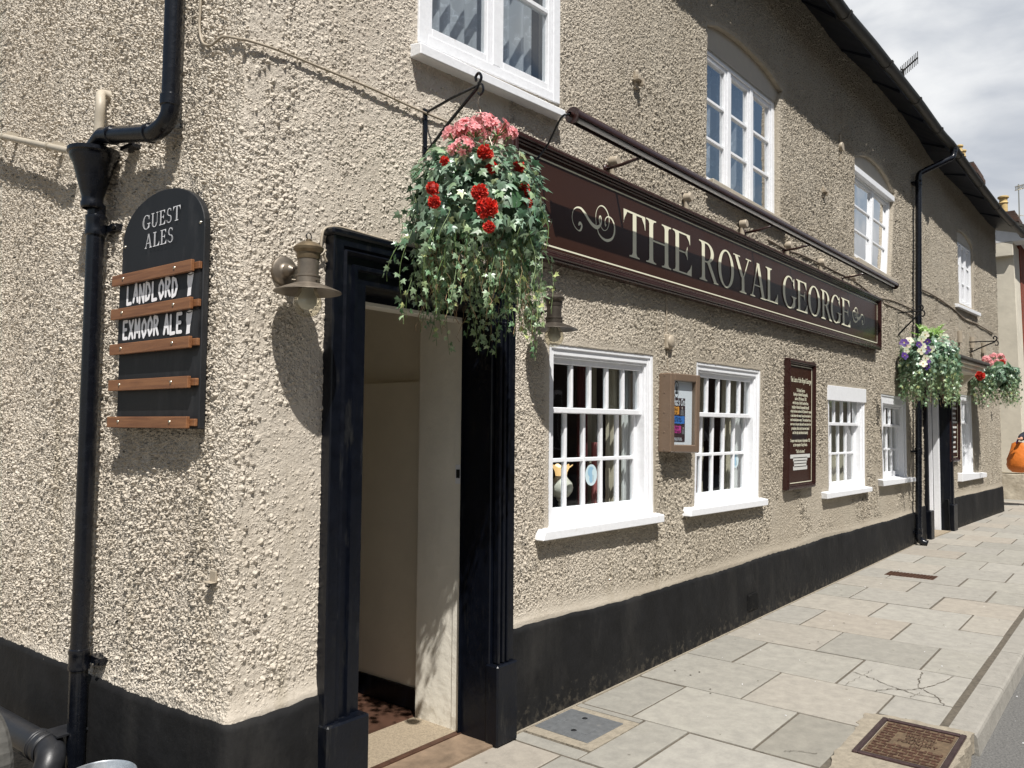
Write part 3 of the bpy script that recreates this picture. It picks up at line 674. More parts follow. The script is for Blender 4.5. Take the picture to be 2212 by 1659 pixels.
# plinth: flared black band, follows the wall
def build_plinth():
    for rng in ([-7.5, .425], [1.60, 11.45], [12.66, 17.0]):
        us = steps([(rng[0], rng[1], .04)]); vs, fs = [], []
        r = random.Random(2)
        for u in us:
            uu = max(min(u, 17), -7.5); p = wallpos([uu])[0]; q = wallpos([uu+.01])[0]-wallpos([uu-.01])[0]; q /= np.linalg.norm(q); n = np.array([q[1], -q[0]])
            t = plinth_top(u)+r.uniform(-.004, .004); w = .004*math.sin(u*5.3)+.003*math.sin(u*11)
            for z, d in ((-.2, .034), (.0, .032), (.2, .028+w), (t-.03, .022+w), (t, .016), (t+.004, -.03)):
                vs.append((p[0]+n[0]*d, p[1]+n[1]*d, z))
        for i in range(len(us)-1):
            for k in range(5): a = i*6+k; fs.append((a, a+6, a+7, a+1))
        me = bpy.data.meshes.new('plinth'); me.from_pydata(vs, [], fs); me.update(); link('plinth', me, MT['plinthm'], pub, True)
build_plinth()
vb = MB(); fs_, fz_ = 4.72, .10
vb.box(M, fs_, fs_+.22, fz_, fz_+.13, .024, .040)
for k in range(9): vb.box(M, fs_+.012+k*.023, fs_+.022+k*.023, fz_+.012, fz_+.118, .040, .046)
vb.build('air_vent', MT['plinthm'], pub)

# ------------------------------------------------------------------ windows
def bil(q):
    (a, b), (c, d), (e, f), (g, h) = q            # TL TR BR BL
    w = .5*(math.hypot(c-a, d-b)+math.hypot(e-g, f-h)); hh = .5*(math.hypot(a-g, b-h)+math.hypot(c-e, d-f))
    plane = M2 if a > BEND[0] else M
    def fn(x, y, dd):                            # metres from the bottom left corner, d out from the wall
        u, v = x/w, y/hh
        s = (g*(1-u)+e*u)*(1-v)+(a*(1-u)+c*u)*v; z = (h*(1-u)+f*u)*(1-v)+(b*(1-u)+d*u)*v
        return plane(s, z, dd)
    return fn, w, hh
def wavy(fn, x0, x1, y0, y1, d, amp, k, mb, mi=0, nx=40):
    vs = []; fs = []
    for i in range(nx+1):
        x = x0+(x1-x0)*i/nx; dd = d+amp*math.sin(i*k)+amp*.5*math.sin(i*k*.43+1)
        vs += [fn(x, y0, dd), fn(x, y1, dd)]
    for i in range(nx): fs.append((2*i, 2*i+2, 2*i+3, 2*i+1))
    mb.add(vs, fs, mi)
def bars(mb, fn, x0, x1, y0, y1, cols, rows, bw, d0, d1, fr):   # sash: outer frame fr=(l,r,t,b) and glazing bars
    l, r_, t, b = fr
    mb.box(fn, x0, x0+l, y0, y1, d0, d1); mb.box(fn, x1-r_, x1, y0, y1, d0, d1)
    mb.box(fn, x0+l, x1-r_, y1-t, y1, d0, d1-.001); mb.box(fn, x0+l, x1-r_, y0, y0+b, d0, d1-.001)
    gx0, gx1, gy0, gy1 = x0+l, x1-r_, y0+b, y1-t
    for i in range(1, cols):
        x = gx0+(gx1-gx0)*i/cols; mb.box(fn, x-bw/2, x+bw/2, gy0, gy1, d0+.004, d1-.003)
    for j in range(1, rows):
        y = gy0+(gy1-gy0)*j/rows; mb.box(fn, gx0, gx1, y-bw/2, y+bw/2, d0+.004, d1-.0045)
    return gx0, gx1, gy0, gy1
def sash_window(q, cols, sill, curtains, label=None, meet=.655, cw=.060, hood=.0, bw=.024):
    fn, w, h = bil(q)
    fb = MB()                                     # box frame with a stepped moulding
    for x0, x1 in ((-.01, cw), (w-cw, w+.01)): fb.box(fn, x0, x1, -.02, h+.01, -.13, -.012)
    fb.box(fn, cw, w-cw, h-cw, h+.01, -.13, -.014)
    fb.box(fn, cw, cw+.014, 0, h-cw-.014, -.12, -.026); fb.box(fn, w-cw-.014, w-cw, 0, h-cw-.014, -.12, -.026); fb.box(fn, cw, w-cw, h-cw-.014, h-cw, -.12, -.027)
    fb.box(fn, -.008, .028, 0, h+.004, -.02, -.003); fb.box(fn, w-.028, w+.008, 0, h+.004, -.02, -.003); fb.box(fn, .028, w-.028, h-.024, h+.008, -.02, -.004)
    win = fb.build('window', MT['white'], pub, bevel=.003)
    if label: win['label'] = label
    a = cw+.014; my = h*(1-meet) if False else h*meet
    sb = MB(); x0, x1 = a, w-a
    g = bars(sb, fn, x0, x1, my-.034, h-cw-.014, cols, 1, bw, -.085, -.048, (.030, .030, .034, .034))
    sb.build('sash', MT['white'], win, bevel=.0035)
    s2 = MB(); g2 = bars(s2, fn, x0, x1, .012, my-.004, cols, 2, bw, -.128, -.092, (.030, .030, .03, .085))
    s2.build('sash', MT['white'], win, bevel=.0035)
    pb = MB()
    pb.quad(fn(g[0], g[2], -.068), fn(g[1], g[2], -.068), fn(g[1], g[3], -.068), fn(g[0], g[3], -.068))
    pb.quad(fn(g2[0], g2[2], -.112), fn(g2[1], g2[2], -.112), fn(g2[1], g2[3], -.112), fn(g2[0], g2[3], -.112))
    pb.build('pane', MT['glass'], win)
    sl = MB(); (lt, lb, rt, rb) = sill; plane = M2 if q[0][0] > BEND[0] else M     # front edge corners (s,z)
    d = .065
    sl.hexa([plane(lb[0], lb[1], -.13), plane(rb[0], rb[1], -.13), plane(rb[0], rb[1], d), plane(lb[0], lb[1], d),
             plane(lt[0], lt[1]+.028, -.13), plane(rt[0], rt[1]+.028, -.13), plane(rt[0], rt[1], d), plane(lt[0], lt[1], d)])
    sl.build('sill', MT['white'], win, bevel=.004)
    for mat, x0c, x1c, y0c, y1c, dd in curtains:
        cb = MB(); wavy(fn, x0c*w, x1c*w, y0c*h, y1c*h, dd, .018, .9, cb); cb.build('curtain', MT[mat], win, True)
    return win, fn, w, h
SILL = lambda pts, plane=None, d=.065: [(F2 if plane == 2 else F)(x, y, d) for x, y in pts]
W1, fn1, w1, h1 = sash_window(OP['s1'], 5, SILL([(1179, 1149), (1174, 1169.6), (1435.7, 1111.5), (1435.7, 1127.7)]),
    [('curt', .80, 1.0, 0, 1, -.24), ('curtm', .60, .68, 0, 1, -.30), ('curtp', .70, .76, 0, .45, -.26), ('curt', .74, .85, .0, 1, -.36), ('net', .90, 1.02, 0, 1, -.19)])
W2, fn2, w2, h2 = sash_window(OP['s2'], 5, SILL([(1495, 1101), (1493, 1116.5), (1659.7, 1078), (1659.7, 1091.3)]),
    [('curt', .74, 1.0, 0, 1, -.22), ('curtm', .45, .52, 0, 1, -.30), ('curt', .55, .66, .0, 1, -.34), ('net', .9, 1.02, 0, .66, -.18)])
W3, fn3, w3, h3 = sash_window(OP['s3'], 4, SILL([(1787.3, 1065.5), (1788, 1078), (1885, 1052.5), (1885, 1061.5)]),
    [('curt', .0, .35, 0, 1, -.2), ('curtm', .36, .43, 0, 1, -.25), ('curt', .5, 1.0, 0, 1, -.22)], cw=.08)
W4, fn4, w4, h4 = sash_window(OP['s4'], 4, SILL([(1908, 1037.5), (1909.6, 1050.5), (1978.6, 1031.8), (1978.6, 1040)]),
    [('curt', .35, 1.0, 0, 1, -.22)], cw=.12, bw=.03)
W5, fn5, w5, h5 = sash_window(OP['s5'], 3, SILL([(2078.6, 1023), (2078.6, 1040.5), (2131.9, 1021.5), (2131.9, 1030.5)], 2),
    [('net', .0, 1.0, 0, 1, -.2)], cw=.10, bw=.035)
hb = MB(); fnx, wx, hx = bil(OP['s3']); hb.box(fnx, -.03, wx+.02, hx-.16, hx+.0, -.02, .012); hb.build('lintel_board', MT['white'], W3, bevel=.003)

def sticker(fn, x, y, r, win_d, label, s=1.0):
    mb = MB(); c = fn(x, y, win_d); ex = (fn(x+.01, y, win_d)-c).normalized(); ez = Vector((0, 0, 1)); nn = -(fn(x, y, win_d-.01)-c).normalized()
    def disc(cx, cy, rx, ry, off, mi, n=32, a0=0, a1=2*PI):
        mb.poly([c+ex*(cx+rx*math.cos(a0+(a1-a0)*k/n))+ez*(cy+ry*math.sin(a0+(a1-a0)*k/n))+nn*off for k in range(n)], mi)
    disc(0, 0, r, r, .0006, 0); disc(-.05*r, .28*r, .55*r, .5*r, .0012, 1); disc(-.05*r, -.38*r, .3*r, .36*r, .0013, 1)
    disc(.38*r, .22*r, .27*r, .33*r, .0018, 0); disc(.3*r, -.3*r, .16*r, .3*r, .0019, 2)
    o = mb.build('window_sticker', [stick_a, stick_b, stick_c]); props(o, label, 'sticker'); return o
stick_a = nmat('sticker_pale', (.55, .68, .72), .5); stick_b = nmat('sticker_blue', (.28, .47, .62), .5); stick_c = nmat('sticker_mid', (.42, .55, .6), .5)
sticker(fn1, .50*w1, .262*h1, .068, -.111, 'round pale blue sticker inside the sash window nearest the open door')
sticker(fn2, .80*w2, .30*h2, .065, -.111, 'round pale blue sticker on the window beside the brown noticeboard')

# the lit oil-style lamp on the inner sill of the first window
def oil_lamp():
    s, z = F(1212, 1060, -.28); t = thing('table_lamp', 'lit frilled glass table lamp inside the sash window nearest the open door', 'lamp', M(s, z-.22, -.28))
    c = M(s, 0, -.28)
    gm = nmat('lamp_shade_glass', (.62, .60, .50), .35, var=.12, vscale=30)
    g = MB(); prof = [(.028, z-.045), (.05, z-.035), (.072, z-.005), (.078, z+.02), (.070, z+.05), (.045, z+.078), (.036, z+.095)]
    g.lathe(prof, (c.x, c.y, 0), n=30); sh = g.build('lamp_shade', gm, t, True)
    em = nmat('lit_lamp_rim', (.9, .7, .42), .4); b = em.node_tree.nodes['Principled BSDF']; b.inputs['Emission Color'].default_value = (1, .62, .25, 1); b.inputs['Emission Strength'].default_value = .8
    fz = MB(); n = 36; r0 = [(.036, z+.095), (.040, z+.12), (.05, z+.145), (.068, z+.160)]; vs, fs = [], []
    for j, (r, zz) in enumerate(r0):
        for k in range(n):
            a = 2*PI*k/n; f = 1+(.13 if j == 3 else .05 if j == 2 else 0)*math.cos(6*a); vs.append((c.x+r*f*math.cos(a), c.y+r*f*math.sin(a), zz+(.010*math.cos(6*a+.6) if j == 3 else 0)))
    for j in range(3):
        for k in range(n): k2 = (k+1) % n; fs.append((j*n+k, j*n+k2, (j+1)*n+k2, (j+1)*n+k))
    fz.add(vs, fs); fz.build('shade_rim', em, t, True)
    bs = MB(); bs.lathe([(.03, z-.045), (.032, z-.055), (.014, z-.07), (.022, z-.085), (.012, z-.10), (.04, z-.115), (.048, z-.145), (.036, z-.175), (.014, z-.19), (.02, z-.21), (.045, z-.225), (.045, z-.235)], (c.x, c.y, 0), n=24)
    bs.build('lamp_base', nmat('lamp_base_white', (.6, .58, .52), .3), t, True)
oil_lamp()

def casement(q, archp, nlights, rows, label, rec=-.05, head=0.0, sill=None, curt='lace', lit=None, mull=.075, blade=None):
    fn, w, h = bil(q); fb = MB(); fr = .055
    fb.box(fn, -.01, fr, -.01, h+.005, rec-.07, rec); fb.box(fn, w-fr, w+.01, -.01, h+.005, rec-.07, rec)
    fb.box(fn, fr, w-fr, h-fr, h+.005, rec-.07, rec-.001); fb.box(fn, fr, w-fr, -.01, .045, rec-.07, rec-.001)
    if head: fb.box(fn, -.0, w+.02, h-.03, h+.045, rec-.02, rec+.055)
    edges = lit if lit else [i/nlights for i in range(nlights+1)]
    iw = w-2*fr
    for e in edges[1:-1]:
        x = fr+iw*e; fb.box(fn, x-mull/2, x+mull/2, .045, h-fr, rec-.07, rec-.002)
    win = fb.build('window', MT['white'], pub, bevel=.003)
    if label: win['label'] = label
    pb = MB()
    for i in range(nlights):
        x0 = fr+iw*edges[i]+(mull/2 if i else 0)+.002; x1 = fr+iw*edges[i+1]-(mull/2 if i < nlights-1 else 0)-.002
        sb = MB(); g = bars(sb, fn, x0, x1, .047, h-fr-.002, 1, rows, .028, rec-.06, rec-.012, (.035, .035, .035, .045))
        sb.build('sash', MT['white'], win, bevel=.0035)
        pb.quad(fn(g[0], g[2], rec-.035), fn(g[1], g[2], rec-.035), fn(g[1], g[3], rec-.035), fn(g[0], g[3], rec-.035))
    pb.build('pane', MT['glass2'], win)
    cb = MB(); wavy(fn, .03, w-.03, .03, h-.03, rec-.17, .028, .75, cb, nx=90); cb.build('curtain', MT[curt], win, True)
    if sill:
        sl = MB(); lt, lb, rt, rb = sill; plane = M2 if q[0][0] > BEND[0] else M; d = .07
        sl.hexa([plane(lb[0], lb[1], rec-.05), plane(rb[0], rb[1], rec-.05), plane(rb[0], rb[1], d), plane(lb[0], lb[1], d),
                 plane(lt[0], lt[1]+.02, rec-.05), plane(rt[0], rt[1]+.02, rec-.05), plane(rt[0], rt[1], d), plane(lt[0], lt[1], d)])
        sl.build('sill', MT['white'], win, bevel=.004)
    if archp:
        plane = M2 if q[0][0] > BEND[0] else M
        ab = MB(); pts = [plane(s, z, rec+.01) for s, z in [(q[0][0]-.04, q[0][1]-.02)]+archp+[(q[1][0]+.04, q[1][1]-.02)]]
        ab.poly(pts); ab.build('arch_infill', MT['beige'], win)
    return win, fn, w, h
casement(U1, None, 2, 3, None, rec=.012, curt='lace', sill=[F(*p, .07) for p in [(909, 91), (909, 115), (1222, 239), (1222.3, 254)]], mull=.06)
s2l, s2r = F(1524, 400, .05), F(1688, 489, .05)
casement(U2, A2, 3, 3, None, rec=-.05, mull=.06, curt='lace2')
us = MB(); us.box(M, U2[3][0]-.01, U2[2][0]+.09, U2[2][1]-.075, U2[2][1]-.005, -.06, .07); us.build('sill', MT['beige'], pub, bevel=.006)
casement(U3, A3, 2, 3, None, rec=-.05, head=1, lit=[0, .56, 1], mull=.07, curt='lace2')
us = MB(); us.box(M, U3[3][0]-.01, U3[2][0]+.09, U3[2][1]-.07, U3[2][1]-.005, -.06, .06); us.build('sill', MT['beige'], pub, bevel=.006)
casement(U4, A4, 3, 3, None, rec=-.04, sill=[F2(*p, .07) for p in [(2071, 656), (2071, 662.5), (2119.5, 676.5), (2119.5, 683.5)]], mull=.07)

# ------------------------------------------------------------------ inside of the building
def interior():
    mb = MB()
    mb.quad((1.95, .9, 0), (1.95, .9, 2.6), (17.2, .9, 2.6), (17.2, .9, 0)); mb.quad((1.95, .0, 2.6), (17.2, .0, 2.6), (17.2, 2, 2.6), (1.95, 2, 2.6))
    mb.quad((1.95, .3, 0), (1.95, .9, 0), (1.95, .9, 2.6), (1.95, .3, 2.6)); mb.quad((1.95, .3, .0), (17.2, .3, .0), (17.2, .9, 0), (1.95, .9, 0))
    mb.build('lower_rooms', MT['dark'], pub)
    m2 = MB(); m2.quad((.2, 1.4, 2.7), (17.2, 1.4, 2.7), (17.2, 1.4, 6.2), (.2, 1.4, 6.2)); m2.quad((.2, .1, 2.7), (17.2, .1, 2.7), (17.2, 1.5, 2.7), (.2, 1.5, 2.7)); m2.quad((.2, .1, 5.35), (17.2, .1, 5.35), (17.2, 1.5, 5.35), (.2, 1.5, 5.35))
    m2.build('upper_rooms', MT['room'], pub)
    bk = MB(); bk.quad((-.35, 7.4, -.2), (17, 7.4, -.2), (17, 7.4, 6), (-.35, 7.4, 6)); bk.quad((17.0, -.25, -.2), (17.0, 7.4, -.2), (17.0, 7.4, 6.3), (17.0, -.25, 6.3))
    bk.build('rear_wall', MT['beige'], pub)
interior()

# ------------------------------------------------------------------ doorway
def sweep_arch(fn, s0, s1, zt, prof, sc=1.0, zb=0.0):
    mb = MB(); vs = []
    for o, d in prof:
        vs += [fn(s0+o, zb, d), fn(s0+o, zt-o*.95, d), fn(s1-o*sc, zt-o*.95, d), fn(s1-o*sc, zb, d)]
    fs = []
    for i in range(len(prof)-1):
        for k in range(3): fs.append((4*i+k, 4*i+k+1, 4*i+5+k, 4*i+4+k))
    return mb.add(vs, fs)
PROF = [(0, -.02), (0, .052), (.004, .058), (.050, .058), (.056, .046), (.070, .056), (.080, .040), (.086, .030), (.118, .030), (.124, .044), (.140, .044), (.146, .026), (.20, .024), (.205, .018), (.205, -.17), (.235, -.17)]
ds = sweep_arch(M, .400, 1.605, 2.405, PROF, .74, 0.0).build('door_surround', MT['black'], pub, auto=.4)
bb = MB(); bb.box(M, .395, .615, -.0, .40, .0, .085); bb.box(M, 1.447, 1.612, .0, .40, .0, .085); bb.box(M, .385, 1.62, 2.395, 2.425, -.02, .07)
bb.build('plinth_block', MT['black'], ds, bevel=.008)
flu = MB()
for k in range(3):
    flu.box(M, 1.47+k*.036, 1.488+k*.036, .402, 2.15, .03, .068)
flu.build('fluting', MT['black'], ds, bevel=.005)
pw = MB()                                        # right-hand reveal, plastered and painted
pw.box(M, 1.462, 1.7, .0, 2.5, -.52, -.20); pw.build('door_reveal', MT['revealw'], pub, bevel=.004)
fr = MB(); fr.box(M, 1.455, 1.475, .0, 2.35, -.24, -.175); fr.box(M, .55, 1.47, 2.165, 2.30, -.26, -.175); fr.box(M, .56, .62, 0, 2.3, -.24, -.175)
dfo = fr.build('door_frame', MT['revealw'], pub, bevel=.003)
lk = MB(); lp = (F(980, 940)); lk.box(M, 1.448, 1.456, 1.30, 1.40, -.222, -.182); lk.build('lock_keep', MT['paper'], dfo)
lk = MB(); lk.box(M, 1.444, 1.449, 1.33, 1.375, -.214, -.19); lk.build('keep_slot', MT['board'], dfo)
pi = MB()
pi.box(M, 1.56, 1.75, .12, 1.86, -3.0, -.521); pi.box(M, 1.60, 1.75, 1.86, 2.6, -3.0, -.522); pi.box(M, .2, 1.7, 0, 2.6, -3.1, -3.0)
pi.box(M, .2, 1.7, 2.36, 2.45, -3.0, -.17)
pi.build('passage_wall', MT['inwall'], pub)
pz = MB(); pz.box(M, .1, .2, 0, 2.6, -3.0, -.12); pz.build('passage_wall', MT['inwall'], pub)
sk = MB(); sk.box(M, 1.545, 1.76, 0, .12, -3.0, -.522); sk.build('skirting', MT['black'], pub)
fl = MB(); fl.box(M, .2, 1.76, -.1, -.004, -3.0, -.50); fl.build('passage_floor', MT['tile'], pub)
st = MB(); st.box(M, .56, 1.47, -.1, .012, -.52, -.20); sto = st.build('doorstep', MT['step'], pub)
st = MB(); st.box(M, .56, 1.47, -.1, .016, -.20, -.165); st.build('iron_strip', MT['rust'], sto)
st = MB(); st.box(M, .60, 1.47, -.1, .010, -.165, .055); st.build('stone_threshold', MT['bstone'], sto)

# far doorway with its surround, white door and slate-topped hood
def far_door():
    zt = 2.34; sL, sR = 11.36, 12.92
    prof = [(0, -.02), (0, .05), (.06, .055), (.07, .035), (.14, .035), (.15, .02), (.17, -.12), (.2, -.12)]
    d2 = sweep_arch(M2, sL, sR, zt, prof, 1.3, -.02).build('door_surround', MT['black'], pub, auto=.4)
    b = MB(); b.box(M2, sL-.01, sL+.16, -.02, .42, .0, .09); b.box(M2, sR-.22, sR+.02, -.02, .42, .0, .09); b.build('plinth_block', MT['black'], d2, bevel=.008)
    b = MB(); b.box(M2, 12.64, 12.78, -.02, 2.3, -.185, -.10); b.build('door_reveal', MT['white'], pub, bevel=.003); b = MB(); b.box(M2, 12.625, 12.665, .01, 2.2, -.46, -.195); b.build('open_door', MT['white'], pub, bevel=.003)
    b = MB(); b.box(M2, 11.40, 11.92, .02, 2.2, -.50, -.465); b.box(M2, 11.93, 12.60, .02, 2.2, -.505, -.470)
    for z in (.2, 1.15): b.box(M2, 12.02, 12.5, z, z+.8, -.47, -.455)
    dd = b.build('door', MT['white'], pub, bevel=.004)
    b = MB(); b.box(M2, 11.40, 12.6, -.05, .015, -.5, .06); b.build('doorstep', MT['step'], pub)
    # hood: moulded cornice with slates on top, on two brackets
    h = MB(); zb = F2(2110, 775, .3)[1]; zb = 2.52
    a0, a1 = 11.15, 13.35
    h.box(M2, a0+.06, a1-.06, zb, zb+.06, -.01, .40); h.box(M2, a0+.03, a1-.03, zb+.06, zb+.11, -.01, .44); h.box(M2, a0, a1, zb+.11, zb+.15, -.01, .48)
    ho = h.build('door_hood', MT['creamw'], pub, bevel=.008)
    h = MB(); h.hexa([M2(a0-.03, zb+.15, -.01), M2(a1+.03, zb+.15, -.01), M2(a1+.03, zb+.152, .52), M2(a0-.03, zb+.152, .52), M2(a0-.03, zb+.36, -.01), M2(a1+.03, zb+.36, -.01), M2(a1+.03, zb+.20, .52), M2(a0-.03, zb+.20, .52)])
    h.build('hood_slates', MT['slate'], ho, bevel=.01)
    h = MB()
    for s in (a0+.12, a1-.2): h.hexa([M2(s, zb-.30, -.01), M2(s+.09, zb-.30, -.01), M2(s+.09, zb-.25, .05), M2(s, zb-.25, .05), M2(s, zb-.001, -.01), M2(s+.09, zb-.001, -.01), M2(s+.09, zb-.001, .33), M2(s, zb-.001, .33)])
    h.build('hood_bracket', MT['creamw'], ho, bevel=.006)
far_door()

# ------------------------------------------------------------------ eaves and roof
def eaves():
    GD, n = .40, 60
    ss = list(np.linspace(-.25, 17.15, n))
    def zj(s): return float(np.interp(s, [0, 6.3, 7.3, 8.8, 10.5, 11.4, 12, 14, 16.6], [5.95, 6.0, 6.0, 6.09, 6.18, 6.08, 5.93, 5.88, 5.75]))+.012*math.sin(s*2.3)
    def gz(s): return float(np.interp(s, [0, 6.3, 7.3, 9.5, 11.5, 13.5, 15, 17.4], [5.66, 5.68, 5.75, 5.84, 5.86, 5.70, 5.61, 5.60]))
    sf = MB(); vs, fs = [], []
    for s in ss:
        for d, z in ((-.02, zj(s)), (.0, zj(s)-.01), (GD-.06, gz(s)+.05), (GD-.055, gz(s)+.11)): vs.append(M(s, z, d))
    for i in range(n-1):
        for k in range(3): fs.append((4*i+k, 4*i+4+k, 4*i+5+k, 4*i+1+k))
    sf.add(vs, fs)
    sof = sf.build('soffit', MT['lead'], pub)
    jb = MB(); s = 1.0
    while s < 16.8:
        for (a, b) in ((s, s+.05),): jb.hexa([M(a, zj(s)-.035, .01), M(b, zj(s)-.035, .01), M(b, gz(s)+.02, GD-.07), M(a, gz(s)+.02, GD-.07), M(a, zj(s)+.02, .01), M(b, zj(s)+.02, .01), M(b, gz(s)+.07, GD-.07), M(a, gz(s)+.07, GD-.07)])
        s += 1.32
    jb.build('soffit_joint', MT['lead'], sof)
    # roof: tiled slope up to the ridge, ragged tile edge over the gutter
    rf = MB(); vs, fs = [], []; r = random.Random(3); nn = 240
    for i in range(nn+1):
        s = -.35+17.65*i/nn; j = r.uniform(-.015, .02)
        for d, z in ((GD-.02+j, gz(s)+.085), (GD-.015+j, gz(s)+.125+r.uniform(0, .012)), (-.2, gz(s)+.125+.42), (-3.8, gz(s)+3.1)): vs.append(M(s, z, d))
    for i in range(nn):
        for k in range(3): fs.append((4*i+k, 4*i+4+k, 4*i+5+k, 4*i+1+k))
    rf.add(vs, fs)
    rf.quad(M(-.35, 5.8+3.1, -3.8), M(17.3, 5.8+3.1, -3.8), M(17.3, 6.0, -7.6), M(-.35, 6.0, -7.6))
    roof = rf.build('roof', MT['slate'], pub)
    ge = MB(); ge.poly([(17.0, -.2, 5.7), (17.0, 3.8, 8.9), (17.0, 7.4, 5.9)]); ge.poly([tuple(ML(0, 5.8, -.02)), tuple(ML(3.8, 8.85, -.02)), tuple(ML(7.4, 5.9, -.02))]); ge.build('gable', MT['beige'], pub)
    # half round gutter in lengths with clips, sagging a touch
    gb = MB(); R = .062; m = 14; vs, fs = [], []
    gs = list(np.linspace(-.3, 17.45, 90))
    for s in gs:
        c = M(s, gz(s)+.055, GD+.02); nv = (M(s, 0, 1)-M(s, 0, 0))
        for rr in (R, R-.008):
            for k in range(m+1):
                a = PI+PI*k/m; vs.append(c+nv*(rr*math.cos(a))+Vector((0, 0, rr*math.sin(a)*1.1)))
    K = 2*(m+1)
    for i in range(len(gs)-1):
        for k in range(m): fs.append((i*K+k, (i+1)*K+k, (i+1)*K+k+1, i*K+k+1)); fs.append((i*K+m+1+k, i*K+m+2+k, (i+1)*K+m+2+k, (i+1)*K+m+1+k))
        fs.append((i*K, i*K+m+1, (i+1)*K+m+1, (i+1)*K)); fs.append((i*K+m, (i+1)*K+m, (i+1)*K+K-1, i*K+K-1))
    e = (len(gs)-1)*K; fs.append(tuple(e+k for k in range(m+1)))
    gb.add(vs, fs); gut = gb.build('gutter', MT['gutter'], pub, auto=.6)
    cb = MB()
    for s in (6.3, 7.9, 9.35, 10.7, 12.0, 13.4, 14.8, 16.2, 17.38):
        for w_, o in ((.05, .010),):
            vs, fs = [], []; c0 = M(s, gz(s)+.055, GD+.02); c1 = M(s+w_, gz(s)+.055, GD+.02); nv = (M(s, 0, 1)-M(s, 0, 0))
            for c in (c0, c1):
                for rr in (R+o, R-.002):
                    for k in range(m+1): a = PI+PI*k/m; vs.append(c+nv*(rr*math.cos(a))+Vector((0, 0, rr*math.sin(a)*1.1+.004)))
            for k in range(m): fs.append((k, K+k, K+k+1, k+1)); fs.append((k, k+1, m+2+k, m+1+k)); fs.append((K+k, K+m+1+k, K+m+2+k, K+k+1))
            cb.add(vs, fs)
    cb.build('gutter_clip', MT['gutter'], gut)
    # mossy debris and tile feet hanging into the gutter
    db = MB(); r = random.Random(8)
    for i in range(260):
        s = r.uniform(5.5, 17.2); c = M(s, gz(s)+.075+r.uniform(-.005, .015), GD-.035+r.uniform(-.01, .012)); a = r.uniform(.01, .035)
        db.add([c+Vector((-a, 0, 0)), c+Vector((a, 0, .004)), c+Vector((a*.4, -.012, .02)), c+Vector((0, .01, -.028*r.random()))], [(0, 1, 2), (0, 1, 3), (1, 2, 3), (0, 2, 3)])
    db.build('gutter_moss', nmat('moss_on_roof', (.07, .055, .035), .95, var=.4), roof)
    return gz
gz = eaves()
